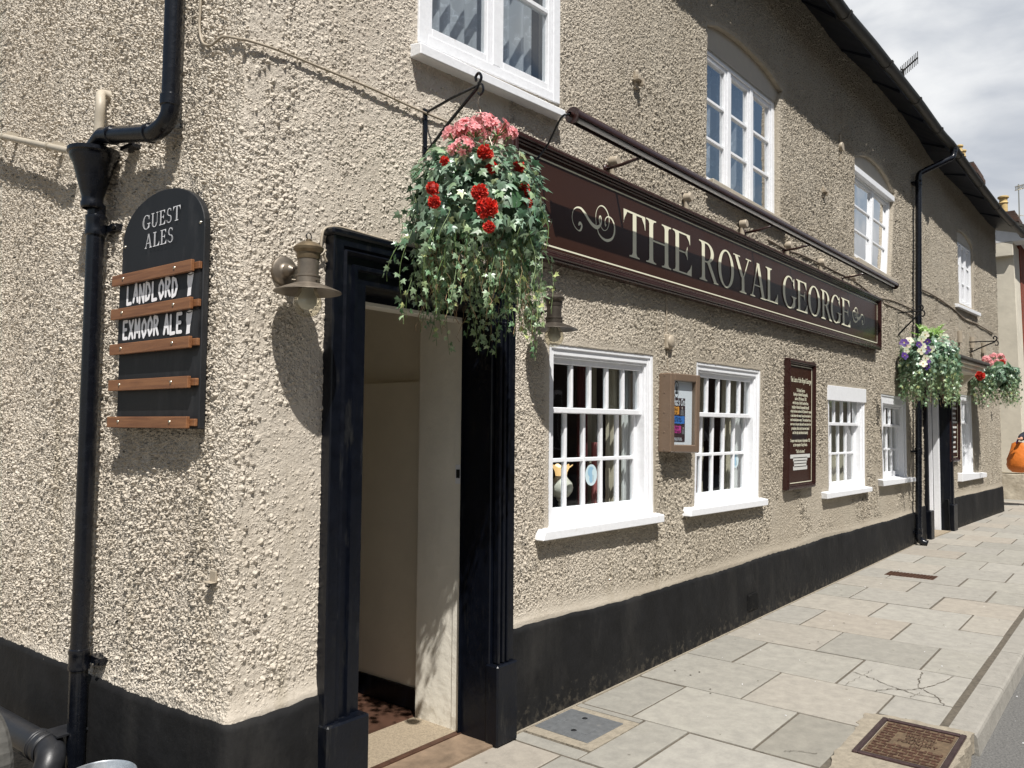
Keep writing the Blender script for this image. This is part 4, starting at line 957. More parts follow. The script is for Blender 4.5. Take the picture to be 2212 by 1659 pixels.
# ================================================================== serif lettering
class Glyphs:
    """Draws capitals from stems, bars and bowls in a unit box, every piece a hair in front of the one before."""
    def __init__(self, fn, d, outline=False, step=.00012): self.mb = MB(); self.fn = fn; self.d = d; self.k = 0; self.ol = outline; self.st = step
    def poly(self, pts):
        self.k += 1; dd = self.d+self.st*self.k
        self.mb.poly([self.fn(self.x0+p[0]*self.w, self.y0+p[1]*self.h, dd) for p in pts])
    def stem(self, xc, t, y0=0., y1=1., sb=.12, st=.12, sh=.028, sbr=None, stl=None, lean=0.):
        a, b = xc-t/2, xc+t/2; br = .06
        L = lambda y: lean*(y-.5)
        sbl, sbr_ = (sb if isinstance(sb, tuple) else (sb, sb)); stl_, str_ = (st if isinstance(st, tuple) else (st, st))
        if self.ol:
            th = t*.36
            self.poly([(a+L(y0), y0), (a+th+L(y0), y0), (a+th+L(y1), y1), (a+L(y1), y1)]); self.poly([(b-th+L(y0), y0), (b+L(y0), y0), (b+L(y1), y1), (b-th+L(y1), y1)])
            for y, l, r_ in ((y0, sbl, sbr_), (y1-sh*1.6, stl_, str_)):
                if l or r_: self.poly([(a-l+L(y), y), (b+r_+L(y), y), (b+r_+L(y), y+sh*1.6), (a-l+L(y), y+sh*1.6)])
            return
        pts = []
        def corner(x, y, ext, sx, sy):           # bracketed serif end
            return [(x+sx*ext, y), (x+sx*ext, y+sy*sh), (x+sx*ext*.55, y+sy*(sh+.008)), (x+sx*ext*.2, y+sy*(sh+br*.4)), (x, y+sy*(sh+br*1.3))] if ext > 0 else [(x, y)]
        bl = corner(a, y0, sbl, -1, 1); brt = corner(b, y0, sbr_, 1, 1); tl = corner(a, y1, stl_, -1, -1); tr = corner(b, y1, str_, 1, -1)
        pts = bl[::-1]+brt+tr[::-1]+tl
        pts = [(x+L(y), y) for x, y in pts]
        # pts order: up the left foot, along the base, up the right side, across the top, down the left
        self.poly(pts)
    def line(self, p, q, t, hx=True):            # diagonal of horizontal thickness t
        if self.ol and t > .1:
            th = t*.3
            for o in (-t/2+th/2, t/2-th/2): self.poly([(p[0]+o-th/2, p[1]), (p[0]+o+th/2, p[1]), (q[0]+o+th/2, q[1]), (q[0]+o-th/2, q[1])])
            return
        self.poly([(p[0]-t/2, p[1]), (p[0]+t/2, p[1]), (q[0]+t/2, q[1]), (q[0]-t/2, q[1])])
    def bar(self, x0, x1, y, t): self.poly([(x0, y-t/2), (x1, y-t/2), (x1, y+t/2), (x0, y+t/2)])
    def beak(self, x, y, dx, dy, t=.03):         # wedge at the end of an arm
        self.poly([(x, y), (x-dx, y), (x-dx*.85, y+dy*.25), (x-dx*.28, y+dy*.62), (x-t*.2, y+dy), (x+t*.3, y+dy)])
    def bowl(self, cx, cy, rx, ry, a0, a1, tv, th, n=30):   # ring sector: thick tv at the sides, thin th at top and bottom
        def ring(tv_, th_, ox, oy):
            for i in range(n):
                A, B = math.radians(a0+(a1-a0)*i/n), math.radians(a0+(a1-a0)*(i+1)/n); q = []
                for w in (A, B):
                    q.append(((cx+ox*math.cos(w)+(rx)*math.cos(w)), (cy+oy*math.sin(w)+(ry)*math.sin(w))))
                for w in (B, A):
                    q.append((cx+ox*math.cos(w)+(rx-tv_)*math.cos(w), cy+oy*math.sin(w)+(ry-th_)*math.sin(w)))
                self.mb.poly([self.fn(self.x0+p[0]*self.w, self.y0+p[1]*self.h, self.d+self.st*self.k) for p in q])
        self.k += 1
        if self.ol: ring(tv*.28, th*.6, 0, 0); self.k += 1; ring(tv*.28, th*.6, -tv*.75, -th*.3)
        else: ring(tv, th, 0, 0)
    def glyph(self, c, x0, y0, w, h):
        self.x0, self.y0, self.w, self.h = x0, y0, w, h
        if c == 'T':
            self.stem(.5, .17, 0, .985, .15, .0); self.bar(.03, .97, .975, .045)
            self.beak(.0, .998, -.17, -.30); self.beak(1.0, .998, .17, -.30)
        elif c == 'H':
            self.stem(.19, .15); self.stem(.81, .15); self.bar(.25, .75, .53, .04)
        elif c == 'E':
            self.stem(.24, .18, sb=(.14, 0), st=(.14, 0)); self.bar(.3, .90, .978, .04); self.bar(.3, .95, .02, .04); self.bar(.3, .72, .53, .04)
            self.beak(.90, .998, .20, -.24); self.beak(.98, 0, .26, .28); self.beak(.76, .54, .12, -.17); self.beak(.76, .52, .12, .17)
        elif c == 'R':
            self.stem(.23, .16, st=(.14, 0)); self.bowl(.38, .735, .42, .262, -90, 90, .17, .042); self.bar(.28, .39, .977, .04); self.bar(.28, .42, .495, .04)
            self.line((.90, 0), (.50, .50), .17); self.poly([(.78, 0), (1.04, 0), (1.04, .03), (.95, .05), (.86, .09)])
        elif c == 'O': self.bowl(.5, .5, .5, .51, 0, 360, .175, .042, 44)
        elif c == 'Y':
            self.stem(.53, .15, 0, .48, .12, 0); self.line((.50, .42), (.15, .97), .16); self.line((.56, .42), (.86, .97), .055)
            self.bar(-.02, .36, .985, .03); self.bar(.70, 1.02, .985, .03)
        elif c == 'A':
            self.line((.14, .02), (.47, 1.0), .05); self.line((.84, .02), (.50, 1.0), .17); self.bar(.27, .72, .34, .038)
            self.poly([(0, 0), (.30, 0), (.30, .028), (.20, .05), (.175, .10), (.12, .10), (.10, .05), (0, .028)]); self.poly([(.66, 0), (1.02, 0), (1.02, .028), (.93, .05), (.90, .1), (.76, .1), (.76, .05), (.66, .028)])
        elif c == 'L':
            self.stem(.26, .19, sb=(.15, 0), st=.15); self.bar(.3, .95, .02, .04); self.beak(.98, 0, .28, .30)
        elif c == 'G':
            self.bowl(.49, .5, .49, .51, 48, 318, .165, .042, 36); self.beak(.86, .80, .10, -.14); self.poly([(.84, .66), (.87, .66), (.86, .97), (.83, .97), (.79, .86)])
            self.stem(.84, .15, .10, .40, 0, .12); self.poly([(.765, .10), (.915, .14), (.915, .10), (.82, .045), (.7, .02)])
        elif c == 'U':
            self.stem(.21, .15, .28, 1, 0, .12); self.stem(.84, .05, .3, 1, 0, .12); self.bowl(.495, .30, .36, .31, 180, 360, .15, .05, 20)
        elif c == 'S':
            self.bowl(.48, .745, .36, .262, 40, 270, .15, .045, 24); self.bowl(.50, .255, .40, .262, -140, 90, .16, .045, 24); self.beak(.80, .80, .08, .16); self.beak(.12, .20, -.08, -.16)
    def build(self, name, mat, parent): return self.mb.build(name, mat, parent)

def ribbon(fn, pts, ws, d, mb, step=.0001):      # thin painted stroke with changing width
    P = spline([Vector((p[0], p[1], 0)) for p in pts], 7); n = len(P); W = []
    for i in range(n):
        t = i/(n-1)*(len(ws)-1); k = min(int(t), len(ws)-2); W.append(ws[k]+(ws[k+1]-ws[k])*(t-k))
    L, R = [], []
    for i in range(n):
        t = (P[min(i+1, n-1)]-P[max(i-1, 0)]).normalized(); nn = Vector((-t.y, t.x, 0)); L.append(P[i]+nn*W[i]/2); R.append(P[i]-nn*W[i]/2)
    for i in range(n-1):
        dd = d+step*(i/n)
        mb.quad(fn(L[i].x, L[i].y, dd), fn(R[i].x, R[i].y, dd), fn(R[i+1].x, R[i+1].y, dd), fn(L[i+1].x, L[i+1].y, dd))

# ================================================================== the long sign
def big_sign():
    t = thing('pub_sign', 'long dark brown framed sign reading THE ROYAL GEORGE in cream capitals', 'sign', M(5.4, 2.95, 0))
    d = .085
    TL, TR, BR, BL = F(1113, 274, d), F(1906, 643, d), F(1906, 757, d), F(1109, 537, d)
    print('sign', TL, TR, BR, BL)
    fn, w, h = bil([TL, TR, BR, BL])
    def ring(o0, o1, d0, d1, mb):
        mb.box(fn, o0, w-o0, o0, o1, d0, d1); mb.box(fn, o0, w-o0, h-o1, h-o0, d0, d1); mb.box(fn, o0, o1, o1, h-o1, d0, d1); mb.box(fn, w-o1, w-o0, o1, h-o1, d0, d1)
    mb = MB(); ring(0, .022, .0, .070, mb); ring(.014, .036, .0, .083, mb); ring(.036, .052, .0, .072, mb); ring(.052, .064, 0, .060, mb)
    mb.build('frame', MT['brown'], t, bevel=.005)
    pb = MB(); pb.box(fn, .064, w-.064, .064, h-.064, .02, .045); pan = pb.build('panel', MT['panel'], t)
    lb = MB(); q = .084
    for a in ((q, w-q, q, q+.009), (q, w-q, h-q-.009, h-q), (q, q+.008, q+.009, h-q-.009), (w-q-.008, w-q, q+.009, h-q-.009)): lb.box(fn, a[0], a[1], a[2], a[3], .044, .0465)
    lb.build('border_line', MT['cream'], t)
    ls, lz = [], []
    g = Glyphs(M, .0468)
    wd = [('T', 2.722, 3.003), ('H', 3.018, 3.371), ('E', 3.393, 3.697), ('R', 3.815, 4.141), ('O', 4.155, 4.455), ('Y', 4.452, 4.805), ('A', 4.79, 5.135), ('L', 5.135, 5.43), ('G', 5.553, 5.905), ('E', 5.91, 6.224), ('O', 6.245, 6.61), ('R', 6.632, 6.974), ('G', 6.957, 7.308), ('E', 7.318, 7.65)]
    for c, a, b in wd:
        ym = 2.725+(a-2.73)*.0078
        g.glyph(c, a, ym, b-a, .302)
    g.build('lettering', MT['cream'], t)
    # scroll ornaments, from the photograph: points in a 0..1 box
    S = [((.40, .62), (.335, .80), (.22, .93), (.12, .93), (.03, .78), (.0, .52), (.03, .30), (.09, .18), (.15, .19), (.205, .33), (.20, .47), (.155, .50), (.145, .42))]
    ob = MB()
    def orn(x0, x1, yb, yt, flip):
        def mpx(p): return (x0+(x1-x0)*((1-p[0]) if flip else p[0]), yb+(yt-yb)*p[1]+(.045 if False else 0))
        T = lambda X, Y: ((X-180)/542, 1-(Y+(0)-225)/402)     # zoom pixels of the left ornament
        sl = lambda X: (X-451)*.28/ (402)
        def tp(X, Y): a, b = T(X, Y); return mpx((a, b+((X-451)*.33)/402*1.0))
        curves = [([(268, 408), (262, 440), (278, 420), (298, 450), (285, 495), (255, 500), (210, 450), (185, 370), (195, 290), (235, 252), (290, 262), (340, 320), (395, 400), (445, 450), (490, 468), (530, 440), (540, 400), (535, 352), (522, 342), (514, 375), (522, 425), (545, 475), (580, 505), (620, 485), (642, 420), (640, 350), (610, 275), (565, 230), (520, 228), (485, 270), (470, 340), (475, 440)], [.004, .010, .016, .014, .012, .004, .004, .003, .004, .006, .012, .018, .02, .022, .022, .012, .01, .008, .006, .006, .004, .004, .003, .003, .004, .006, .008, .007, .004, .003, .003, .004]),
                  ([(490, 475), (510, 540), (560, 595), (620, 620), (680, 600), (712, 540), (715, 460), (690, 390), (650, 352), (612, 352), (590, 390), (592, 435), (602, 452)], [.004, .008, .012, .016, .014, .014, .013, .01, .007, .005, .004, .008, .016])]
        for pts, ws in curves: ribbon(M, [tp(*p) for p in pts], [x*(1.5 if flip else 1.05)+(.003 if flip else .0015) for x in ws], .0470, ob)
    orn(2.135, 2.617, 2.742, 2.965, False); orn(7.765, 8.24, 2.825, 3.005, True)
    ob.build('scroll_ornament', MT['cream'], t)
    return fn
big_sign()

# trough light above it
def trough():
    d = .29
    a = F(1237, 249, d); b = F(1933, 617, d); t = thing('trough_light', 'long brown tubular trough light on arms above the pub sign', 'light', M(a[0], a[1], d))
    A, B = M(a[0], a[1], d), M(b[0], b[1], d); ax = (B-A).normalized(); nn = Vector((0, -1, 0)); up = ax.cross(nn)*-1
    if up.z < 0: up = -up
    mb = MB(); R = .042; n = 20; vs, fs = [], []
    for k, pt in enumerate((A, B)):
        for rr in (R, R-.004):
            for i in range(n+1):
                w = math.radians(-20+250*i/n); vs.append(pt+nn*(rr*math.cos(w))+up*(rr*math.sin(w)))
    K = 2*(n+1)
    for i in range(n): fs.append((i, i+1, K+i+1, K+i)); fs.append((n+1+i, K+n+1+i, K+n+2+i, n+2+i))
    fs.append((0, K, K+n+1, n+1)); fs.append((n, 2*n+1, K+2*n+1, K+n))
    mb.add(vs, fs); mb.build('trough', MT['brown'], t, auto=.6)
    e = MB()
    for p in (A, B): e.lathe([(.002, -.006), (R+.003, -.006), (R+.003, .008), (.002, .008)], p, ax, 24)
    e.lathe([(.012, -.03), (.014, -.006), (.0, -.006)], A, ax, 12); e.build('end_cap', MT['brown'], t, auto=.6)
    tb = MB(); tb.tube([A+ax*.05-up*.012, B-ax*.05-up*.012], .013, 10); tb.build('lamp_tube', MT['paper'], t, True)
    ar = MB(); fl = MB()
    for s in (F(1338, 350, .1)[0], F(1632, 482, .1)[0], F(1714, 530, .1)[0], F(1838, 590, .1)[0]):
        f = (s-a[0])/(b[0]-a[0]); z = a[1]+(b[1]-a[1])*f
        ar.tube([M(s, z-.035, 0), M(s, z-.03, .12), M(s, z-.01, d-.01)], .011, 8); fl.lathe([(.0, .012), (.028, .010), (.03, 0)], M(s, z-.035, 0), (0, -1, 0), 16)
    ar.build('arm', MT['brown'], t, True); fl.build('wall_flange', MT['brown'], t, True)
    cb = MB(); cb.tube(spline([A-ax*.02, A-ax*.05+Vector((0, .04, -.02)), M(a[0]+.0, a[1]-.13, .12), M(a[0]-.02, a[1]-.21, .05)], 6), .006, 6); cb.build('cable', MT['iron'], t, True)
trough()

# conduit fittings on the wall above the sign
def nub(px, py, r, ln, label, plane=M, ff=F):
    s, z = ff(px, py, .03); t = MB()
    t.tube([plane(s-.01, z-ln, .018), plane(s-.005, z-.02, .022)], r*.62, 10); t.lathe([(0.001, 0), (r*1.12, 0), (r*1.12, .05), (r*.95, .058), (.001, .058)], plane(s, z, .005), plane(0, 0, 1)-plane(0, 0, 0), 18)
    t.tube([plane(s-.01, z-ln-.02, .018), plane(s-.01, z-ln+.02, .018)], r*.78, 10)
    o = t.build('conduit_box', MT['cabl'], auto=.7); props(o, label, 'conduit box', 'beige conduit boxes along the top of the sign'); return o
for px, py, r, ln, lb in ((1327, 349, .030, .10, 'round beige conduit box above the letters T and H of the sign'), (1486, 427, .030, .10, 'round beige conduit box above the letter O of the sign'), (1606, 484, .031, .10, 'round beige conduit box above the letter A of the sign'), (1703, 530, .033, .11, 'round beige conduit box above the first G of the sign'), (1775, 567, .034, .11, 'round beige conduit box above the last R of the sign'), (1843, 600, .035, .11, 'round beige conduit box above the end scroll of the sign')):
    nub(px, py, r, ln, lb)
def nub2(px, py, r, label, d=.0):
    s, z = F(px, py, .02); t = MB(); t.lathe([(.001, 0), (r, 0), (r, .035), (r*.9, .042), (.001, .042)], M(s, z, .0), (0, -1, 0), 18); t.tube([M(s, z, .012), M(s, z-.16, .010)], .011, 8)
    t.tube([M(s, z, .012), M(s-.01, z+.14, .010)], .011, 8)
    o = t.build('conduit_box', MT['cabl'], auto=.7); props(o, label, 'conduit box')
nub2(1817, 317, .05, 'round beige conduit box under the eaves shadow above the third upper window')
def bracket_stub(px, py, label):
    s, z = F(px, py, .03); t = MB(); t.box(M, s-.02, s+.02, z-.06, z+.06, -.01, .02); t.box(M, s-.035, s+.045, z-.012, z+.018, .0, .05); t.box(M, s+.01, s+.03, z-.04, z-.0, .02, .06)
    o = t.build('wall_hook', MT['cabl'], bevel=.004); props(o, label, 'wall hook')
bracket_stub(1380, 172, 'beige painted hook between the first and second upper windows')
bracket_stub(1783, 414, 'beige painted hook between the second and third upper windows')
def socket():
    s, z = F(1450, 738, .04); t = MB(); t.box(M, s-.045, s+.045, z-.052, z+.052, .0, .035)
    o = t.build('outdoor_socket', MT['cabl'], bevel=.008); props(o, 'beige sensor box with round cover below the sign left of the noticeboard', 'sensor box')
    q = MB(); q.lathe([(.046, 0), (.046, .008), (.03, .016), (.001, .02)], M(s+.005, z, .035), (0, -1, 0), 24); q.build('cover', MT['cabl'], o, True)
    c = MB(); c.tube(spline([M(s-.02, 2.60, .01), M(s-.015, 2.45, .012), M(s-.018, 2.2, .012), M(s-.012, z+.05, .015)], 5), .005, 6); props(c.build('thin_cable', MT['cabl'], None, True), 'thin beige cable running down from the sign to the sensor box', 'cable')
    c = MB(); c.tube(spline([M(s-.012, z-.05, .015), M(s+.0, z-.15, .01), M(s+.02, z-.27, .012)], 5), .005, 6); props(c.build('thin_cable', MT['cabl'], None, True), 'short beige cable from the sensor box down to the noticeboard', 'cable')
socket()
def small_bracket():
    s, z = FL(452, 1246, .02); t = MB(); t.box(ML, s-.028, s+.012, z-.022, z+.022, .004, .012); t.box(ML, s-.028, s+.022, z-.022, z-.018, .004, .032)
    o = t.build('angle_clip', MT['cabl'], bevel=.002); props(o, 'small bent beige clip on the side wall near the corner', 'clip')
small_bracket()

# ================================================================== drainpipes
def ring_prof(r, h): return [(r*.98, 0), (r*1.16, .004), (r*1.2, .016), (r*1.12, .028), (r*1.12, h-.028), (r*1.2, h-.016), (r*1.16, h-.004), (r*.98, h)]
def left_pipe():
    d = .075; t = thing('drainpipe', 'black drainpipe with funnel hopper on the side wall', 'drainpipe', ML(FL(190, 900, d)[0], 0, d))
    r = .0375; zt = FL(205, 455, d)[1]; sA = FL(207, 500, d)[0]; sB = FL(168, 1500, d)[0]
    print('pipe s', sA, sB, zt)
    mb = MB(); mb.tube([ML(sB, -.02, d), ML(sA, zt+.02, d)], r, 20); mb.build('pipe', MT['iron'], t, auto=.6)
    # hopper
    h = MB(); z0 = zt; zT = FL(200, 335, d)[1]; H = zT-z0
    pf = [(.040, 0), (.046, .005), (.048, .02), (.044, .03), (.044, .045), (.052, .07), (.070, .13), (.083, .175), (.098, .20), (.100, .215), (.108, .22), (.108, .235), (.096, .235), (.092, .2), (.03, .08)]
    h.lathe([(a, b/.235*H) for a, b in pf], ML(sA, z0, d+.02), n=28); h.build('hopper', MT['iron'], t, auto=.5)
    c = MB()
    for z in (zt-.02, FL(168, 1395, d)[1]): sz = sA+(sB-sA)*(zt-z)/(zt+.02); c.lathe(ring_prof(r, .095), ML(sz, z-.1, d), n=24); c.box(ML, sz-.10, sz+.0, z-.075, z-.045, -.01, .035); c.lathe([(.001, 0), (.012, 0), (.012, .02), (.001, .02)], ML(sz-.085, z-.06, .03), NL_v, 8)
    c.build('collar', MT['iron'], t, auto=.5)
    # upper pipe with its two bends into the hopper
    d2 = .07; p0 = FL(376, -40, d2); p1 = FL(369, 215, d2)
    e = MB(); P0, P1 = ML(p0[0], p0[1]+3.0, d2), ML(p1[0], p1[1], d2)
    sT, zT2 = sA, zT+.0
    path = [ML(p1[0], p1[1]+3.4, d2), ML(p1[0], p1[1], d2)]
    c1 = FL(362, 262, d2); c2 = FL(215, 305, .10)
    bend = spline([ML(p1[0], p1[1], d2), ML(p1[0]+.004, c1[1]+.03, d2), ML(p1[0]+.035, c1[1]-.012, d2+.005), ML(p1[0]+.10, c1[1]-.033, d2+.01)], 6)
    run = [ML(c2[0]-.03, c2[1]+.018, .10)]
    dn = spline([ML(c2[0]-.03, c2[1]+.018, .10), ML(c2[0]+.02, c2[1]-.005, .10), ML(sA, zT+.0, .098), ML(sA, zT-.08, .095)], 5)
    e.tube([ML(p1[0], 5.9, d2)]+bend+run+dn[1:], .036, 20); e.build('offset_pipe', MT['iron'], t, auto=.6)
    k = MB()
    k.lathe([(.036, 0), (.041, .004), (.041, .045), (.036, .05)], ML(p1[0]+.002, c1[1]+.055, d2), n=22)
    a, b = bend[-1], Vector(run[0]); ax = (b-a).normalized()
    for f in (.06, .78): k.lathe([(.036, 0), (.0415, .003), (.0415, .014), (.036, .017)], a+(b-a)*f, ax, 22)
    k.build('pipe_socket', MT['iron'], t, auto=.6)
    # the dark clip behind the offset
    k = MB(); q = FL(285, 315, .02); k.box(ML, q[0]-.05, q[0]+.05, q[1]-.02, q[1], -.01, .05); k.build('pipe_clip', MT['iron'], t, bevel=.004)
NL_v = Vector((NL[0], NL[1], 0))
left_pipe()
def overflow():
    t = MB(); a = FL(-40, 285, .05); b = FL(150, 326, .07)
    A, B = ML(a[0], a[1], .05), ML(b[0], b[1], .07); t.tube([A, A+(B-A)*.5, B], .0165, 14)
    o = t.build('overflow_pipe', MT['beige'], auto=.6); props(o, 'cream plastic overflow pipe running level into the black hopper', 'pipe')
    k = MB(); ax = (B-A).normalized()
    for f in (.30, .80): c = A+(B-A)*f; k.lathe([(.017, -.009), (.022, -.007), (.022, .007), (.017, .009)], c, ax, 18); k.box(ML, LDs(c)-.008, LDs(c)+.008, c.z, c.z+.035, -.01, .05)
    k.build('pipe_clip', MT['beige'], o, auto=.6)
    u = MB(); p = [FL(225, 205, .02), FL(216, 225, .06), FL(213, 270, .06)]
    u.tube(spline([ML(p[0][0]-.01, p[0][1]-.005, -.03), ML(p[0][0], p[0][1], .03), ML(p[1][0], p[1][1], .058), ML(p[2][0], p[2][1], .058), ML(p[2][0]-.0, p[2][1]-.10, .058)], 7), .0215, 16)
    o = u.build('vent_pipe', MT['beige'], auto=.6); props(o, 'short curved cream pipe stub behind the black hopper', 'pipe')
def LDs(c): return float(np.array([c.x, c.y])@LD)
overflow()
def ground_pipe():
    t = thing('waste_pipe', 'thick black waste pipe sloping to the drain beside the bucket', 'pipe', PL(60, 1600, .17))
    a = FL(-60, 1525, .17); b = FL(92, 1612, .17)
    A, B = ML(a[0], a[1], .17), ML(b[0], b[1], .17); ax = (B-A).normalized()
    m = MB(); m.tube([A, B], .055, 22); m.build('pipe', MT['pipeg'], t, auto=.6)
    c = FL(112, 1655, .22); C = ML(c[0], c[1], .24)
    m = MB(); m.tube(spline([B, B+ax*.07, B+ax*.13+Vector((-.03, 0, -.05)), Vector((B.x-.10, B.y-.13, .0)), Vector((B.x-.11, B.y-.14, -.08))], 6), .058, 22)
    m.lathe([(.055, -.05), (.063, -.048), (.063, .04), (.058, .044)], B, ax, 24)
    for q in (-.02, .0, .055): m.lathe([(.0625, q-.004), (.0655, q), (.0625, q+.004)], B, ax, 24)
    m.build('pipe_elbow', MT['pipeg'], t, auto=.6)
    s = LDs(B); m = MB(); m.box(ML, s-.11, s+.01, B.z+.055, B.z+.063, -.0, .16); m.box(ML, s-.075, s-.063, B.z+.06, B.z+.14, .03, .034); m.build('pipe_strap', MT['pipeg'], t)
ground_pipe()
def right_pipe():
    d = .085; r = .0425; t = thing('drainpipe', 'tall black drainpipe between the small sash window and the far doorway', 'drainpipe', M(11.0, 0, d))
    zt = F(1975, 375, d)[1]; sT = 11.06; sB = F(1984, 1140, d)[0]; print('rp', F(1977, 375, d), F(1982, 900, d), F(1985, 1140, d))
    m = MB(); m.tube([M(sB, .10, d), M(sT, zt, d)], r, 18)
    m.build('pipe', MT['iron'], t, auto=.6)
    g = M(sT+.55, gz(11.6)-.01, .44)
    m = MB(); m.tube([M(sT, zt-.05, d)]+spline([M(sT, zt, d), M(sT+.02, zt+.06, d+.01), M(sT+.09, zt+.11, d+.05)], 5)+spline([M(sT+.42, gz(11.6)-.19, .38), M(sT+.52, gz(11.6)-.13, .43), g], 5), r*.98, 16)
    m.lathe(ring_prof(r, .07), g-Vector((0, 0, .05)), n=20); m.build('swan_neck', MT['iron'], t, auto=.6)
    c = MB()
    for py in (392, 752, 975, 1150): z = F(1980, py, d)[1]; s = sB+(sT-sB)*(z/zt); c.lathe(ring_prof(r, .10), M(s, z-.05, d), n=20); c.box(M, s-.09, s+.09, z-.015, z+.012, -.0, .05)
    c.build('collar', MT['iron'], t, auto=.5)
    sh = MB(); sh.tube(spline([M(sB, .16, d), M(sB, .10, d), M(sB+.01, .05, d+.04), M(sB+.02, .025, d+.11)], 6), [r*1.1]*18+[r*1.2], 16); sh.build('shoe', MT['iron'], t, auto=.6)
right_pipe()

# ================================================================== cables
def cable(pts, label, r=.0045, mat='cabl', fn=PF, d=.012):
    m = MB(); P = [fn(x, y, d) for x, y in pts]; m.tube(spline(P, 5), r, 6); o = m.build('cable', MT[mat], None, True); props(o, label, 'cable'); return o
def cable_corner():
    m = MB(); L = [PL(x, y, .014) for x, y in ((434, -200), (433, 0), (431, 60), (438, 92), (455, 98), (470, 87), (486, 79))]
    R = [PF(x, y, .014) for x, y in ((530, 86), (600, 108), (700, 149), (800, 190), (905, 238), (1000, 277), (1050, 300), (1110, 322))]
    mid = [Vector((-.006, -.008, F(506, 79)[1]))]
    m.tube(spline(L+mid+R, 6), .0055, 7); o = m.build('cable', MT['cabl'], None, True); props(o, 'beige cable looping round the building corner and down behind the flowers', 'cable')
    c = MB()
    for x, y in ((600, 108), (700, 149), (850, 213)): p = PF(x, y, .018); c.lathe([(.003, 0), (.006, .002), (.003, .006)], p, (0, -1, 0), 8)
    c.build('cable_clip', MT['cabl'], o, True)
cable_corner()
cable([(706, 566), (701, 555), (694, 537), (696, 510), (701, 495), (715, 490), (740, 492), (800, 509), (870, 530), (950, 556), (1010, 580)], 'beige cable clipped round the top of the open door surround', .0055, d=.02)
cable([(648, 553), (668, 545), (690, 552), (704, 540)], 'short looping beige cable behind the brass lamp', .005, d=.025)
cable([(1660, 518), (1700, 540), (1735, 552), (1800, 584), (1850, 610), (1890, 640), (1930, 650), (1975, 670)], 'grey cable running along the wall behind the end of the trough light', .010, 'gcabl', d=.01)
cable([(1910, 655), (1940, 668), (1972, 682)], 'short dark cable between the sign end and the far drainpipe', .010, 'gcabl', d=.01)
cable([(1990, 625), (2020, 640), (2060, 668), (2085, 690), (2110, 700), (2145, 720)], 'twisted grey cable sagging across the far wall above the hood', .013, 'gcabl', fn=lambda x, y, d: (lambda q: M2(q[0], q[1], d))(F2(x, y, d)), d=.02)
for i, (x, y, lb) in enumerate(((2072, 735, 'first'), (2099, 748, 'middle'), (2124, 760, 'last'))):
    s, z = F2(x, y-15, .03); m = MB(); m.tube([M2(s, z-.38, .02), M2(s, z-.15, .02)], .022, 8); m.tube([M2(s, z-.16, .03), M2(s, z+.04, .03)], .05, 12)
    o = m.build('conduit_stub', MT['cabl'], auto=.6); props(o, 'beige capped conduit stub above the far hood, %s of the three from the left' % lb, 'conduit')

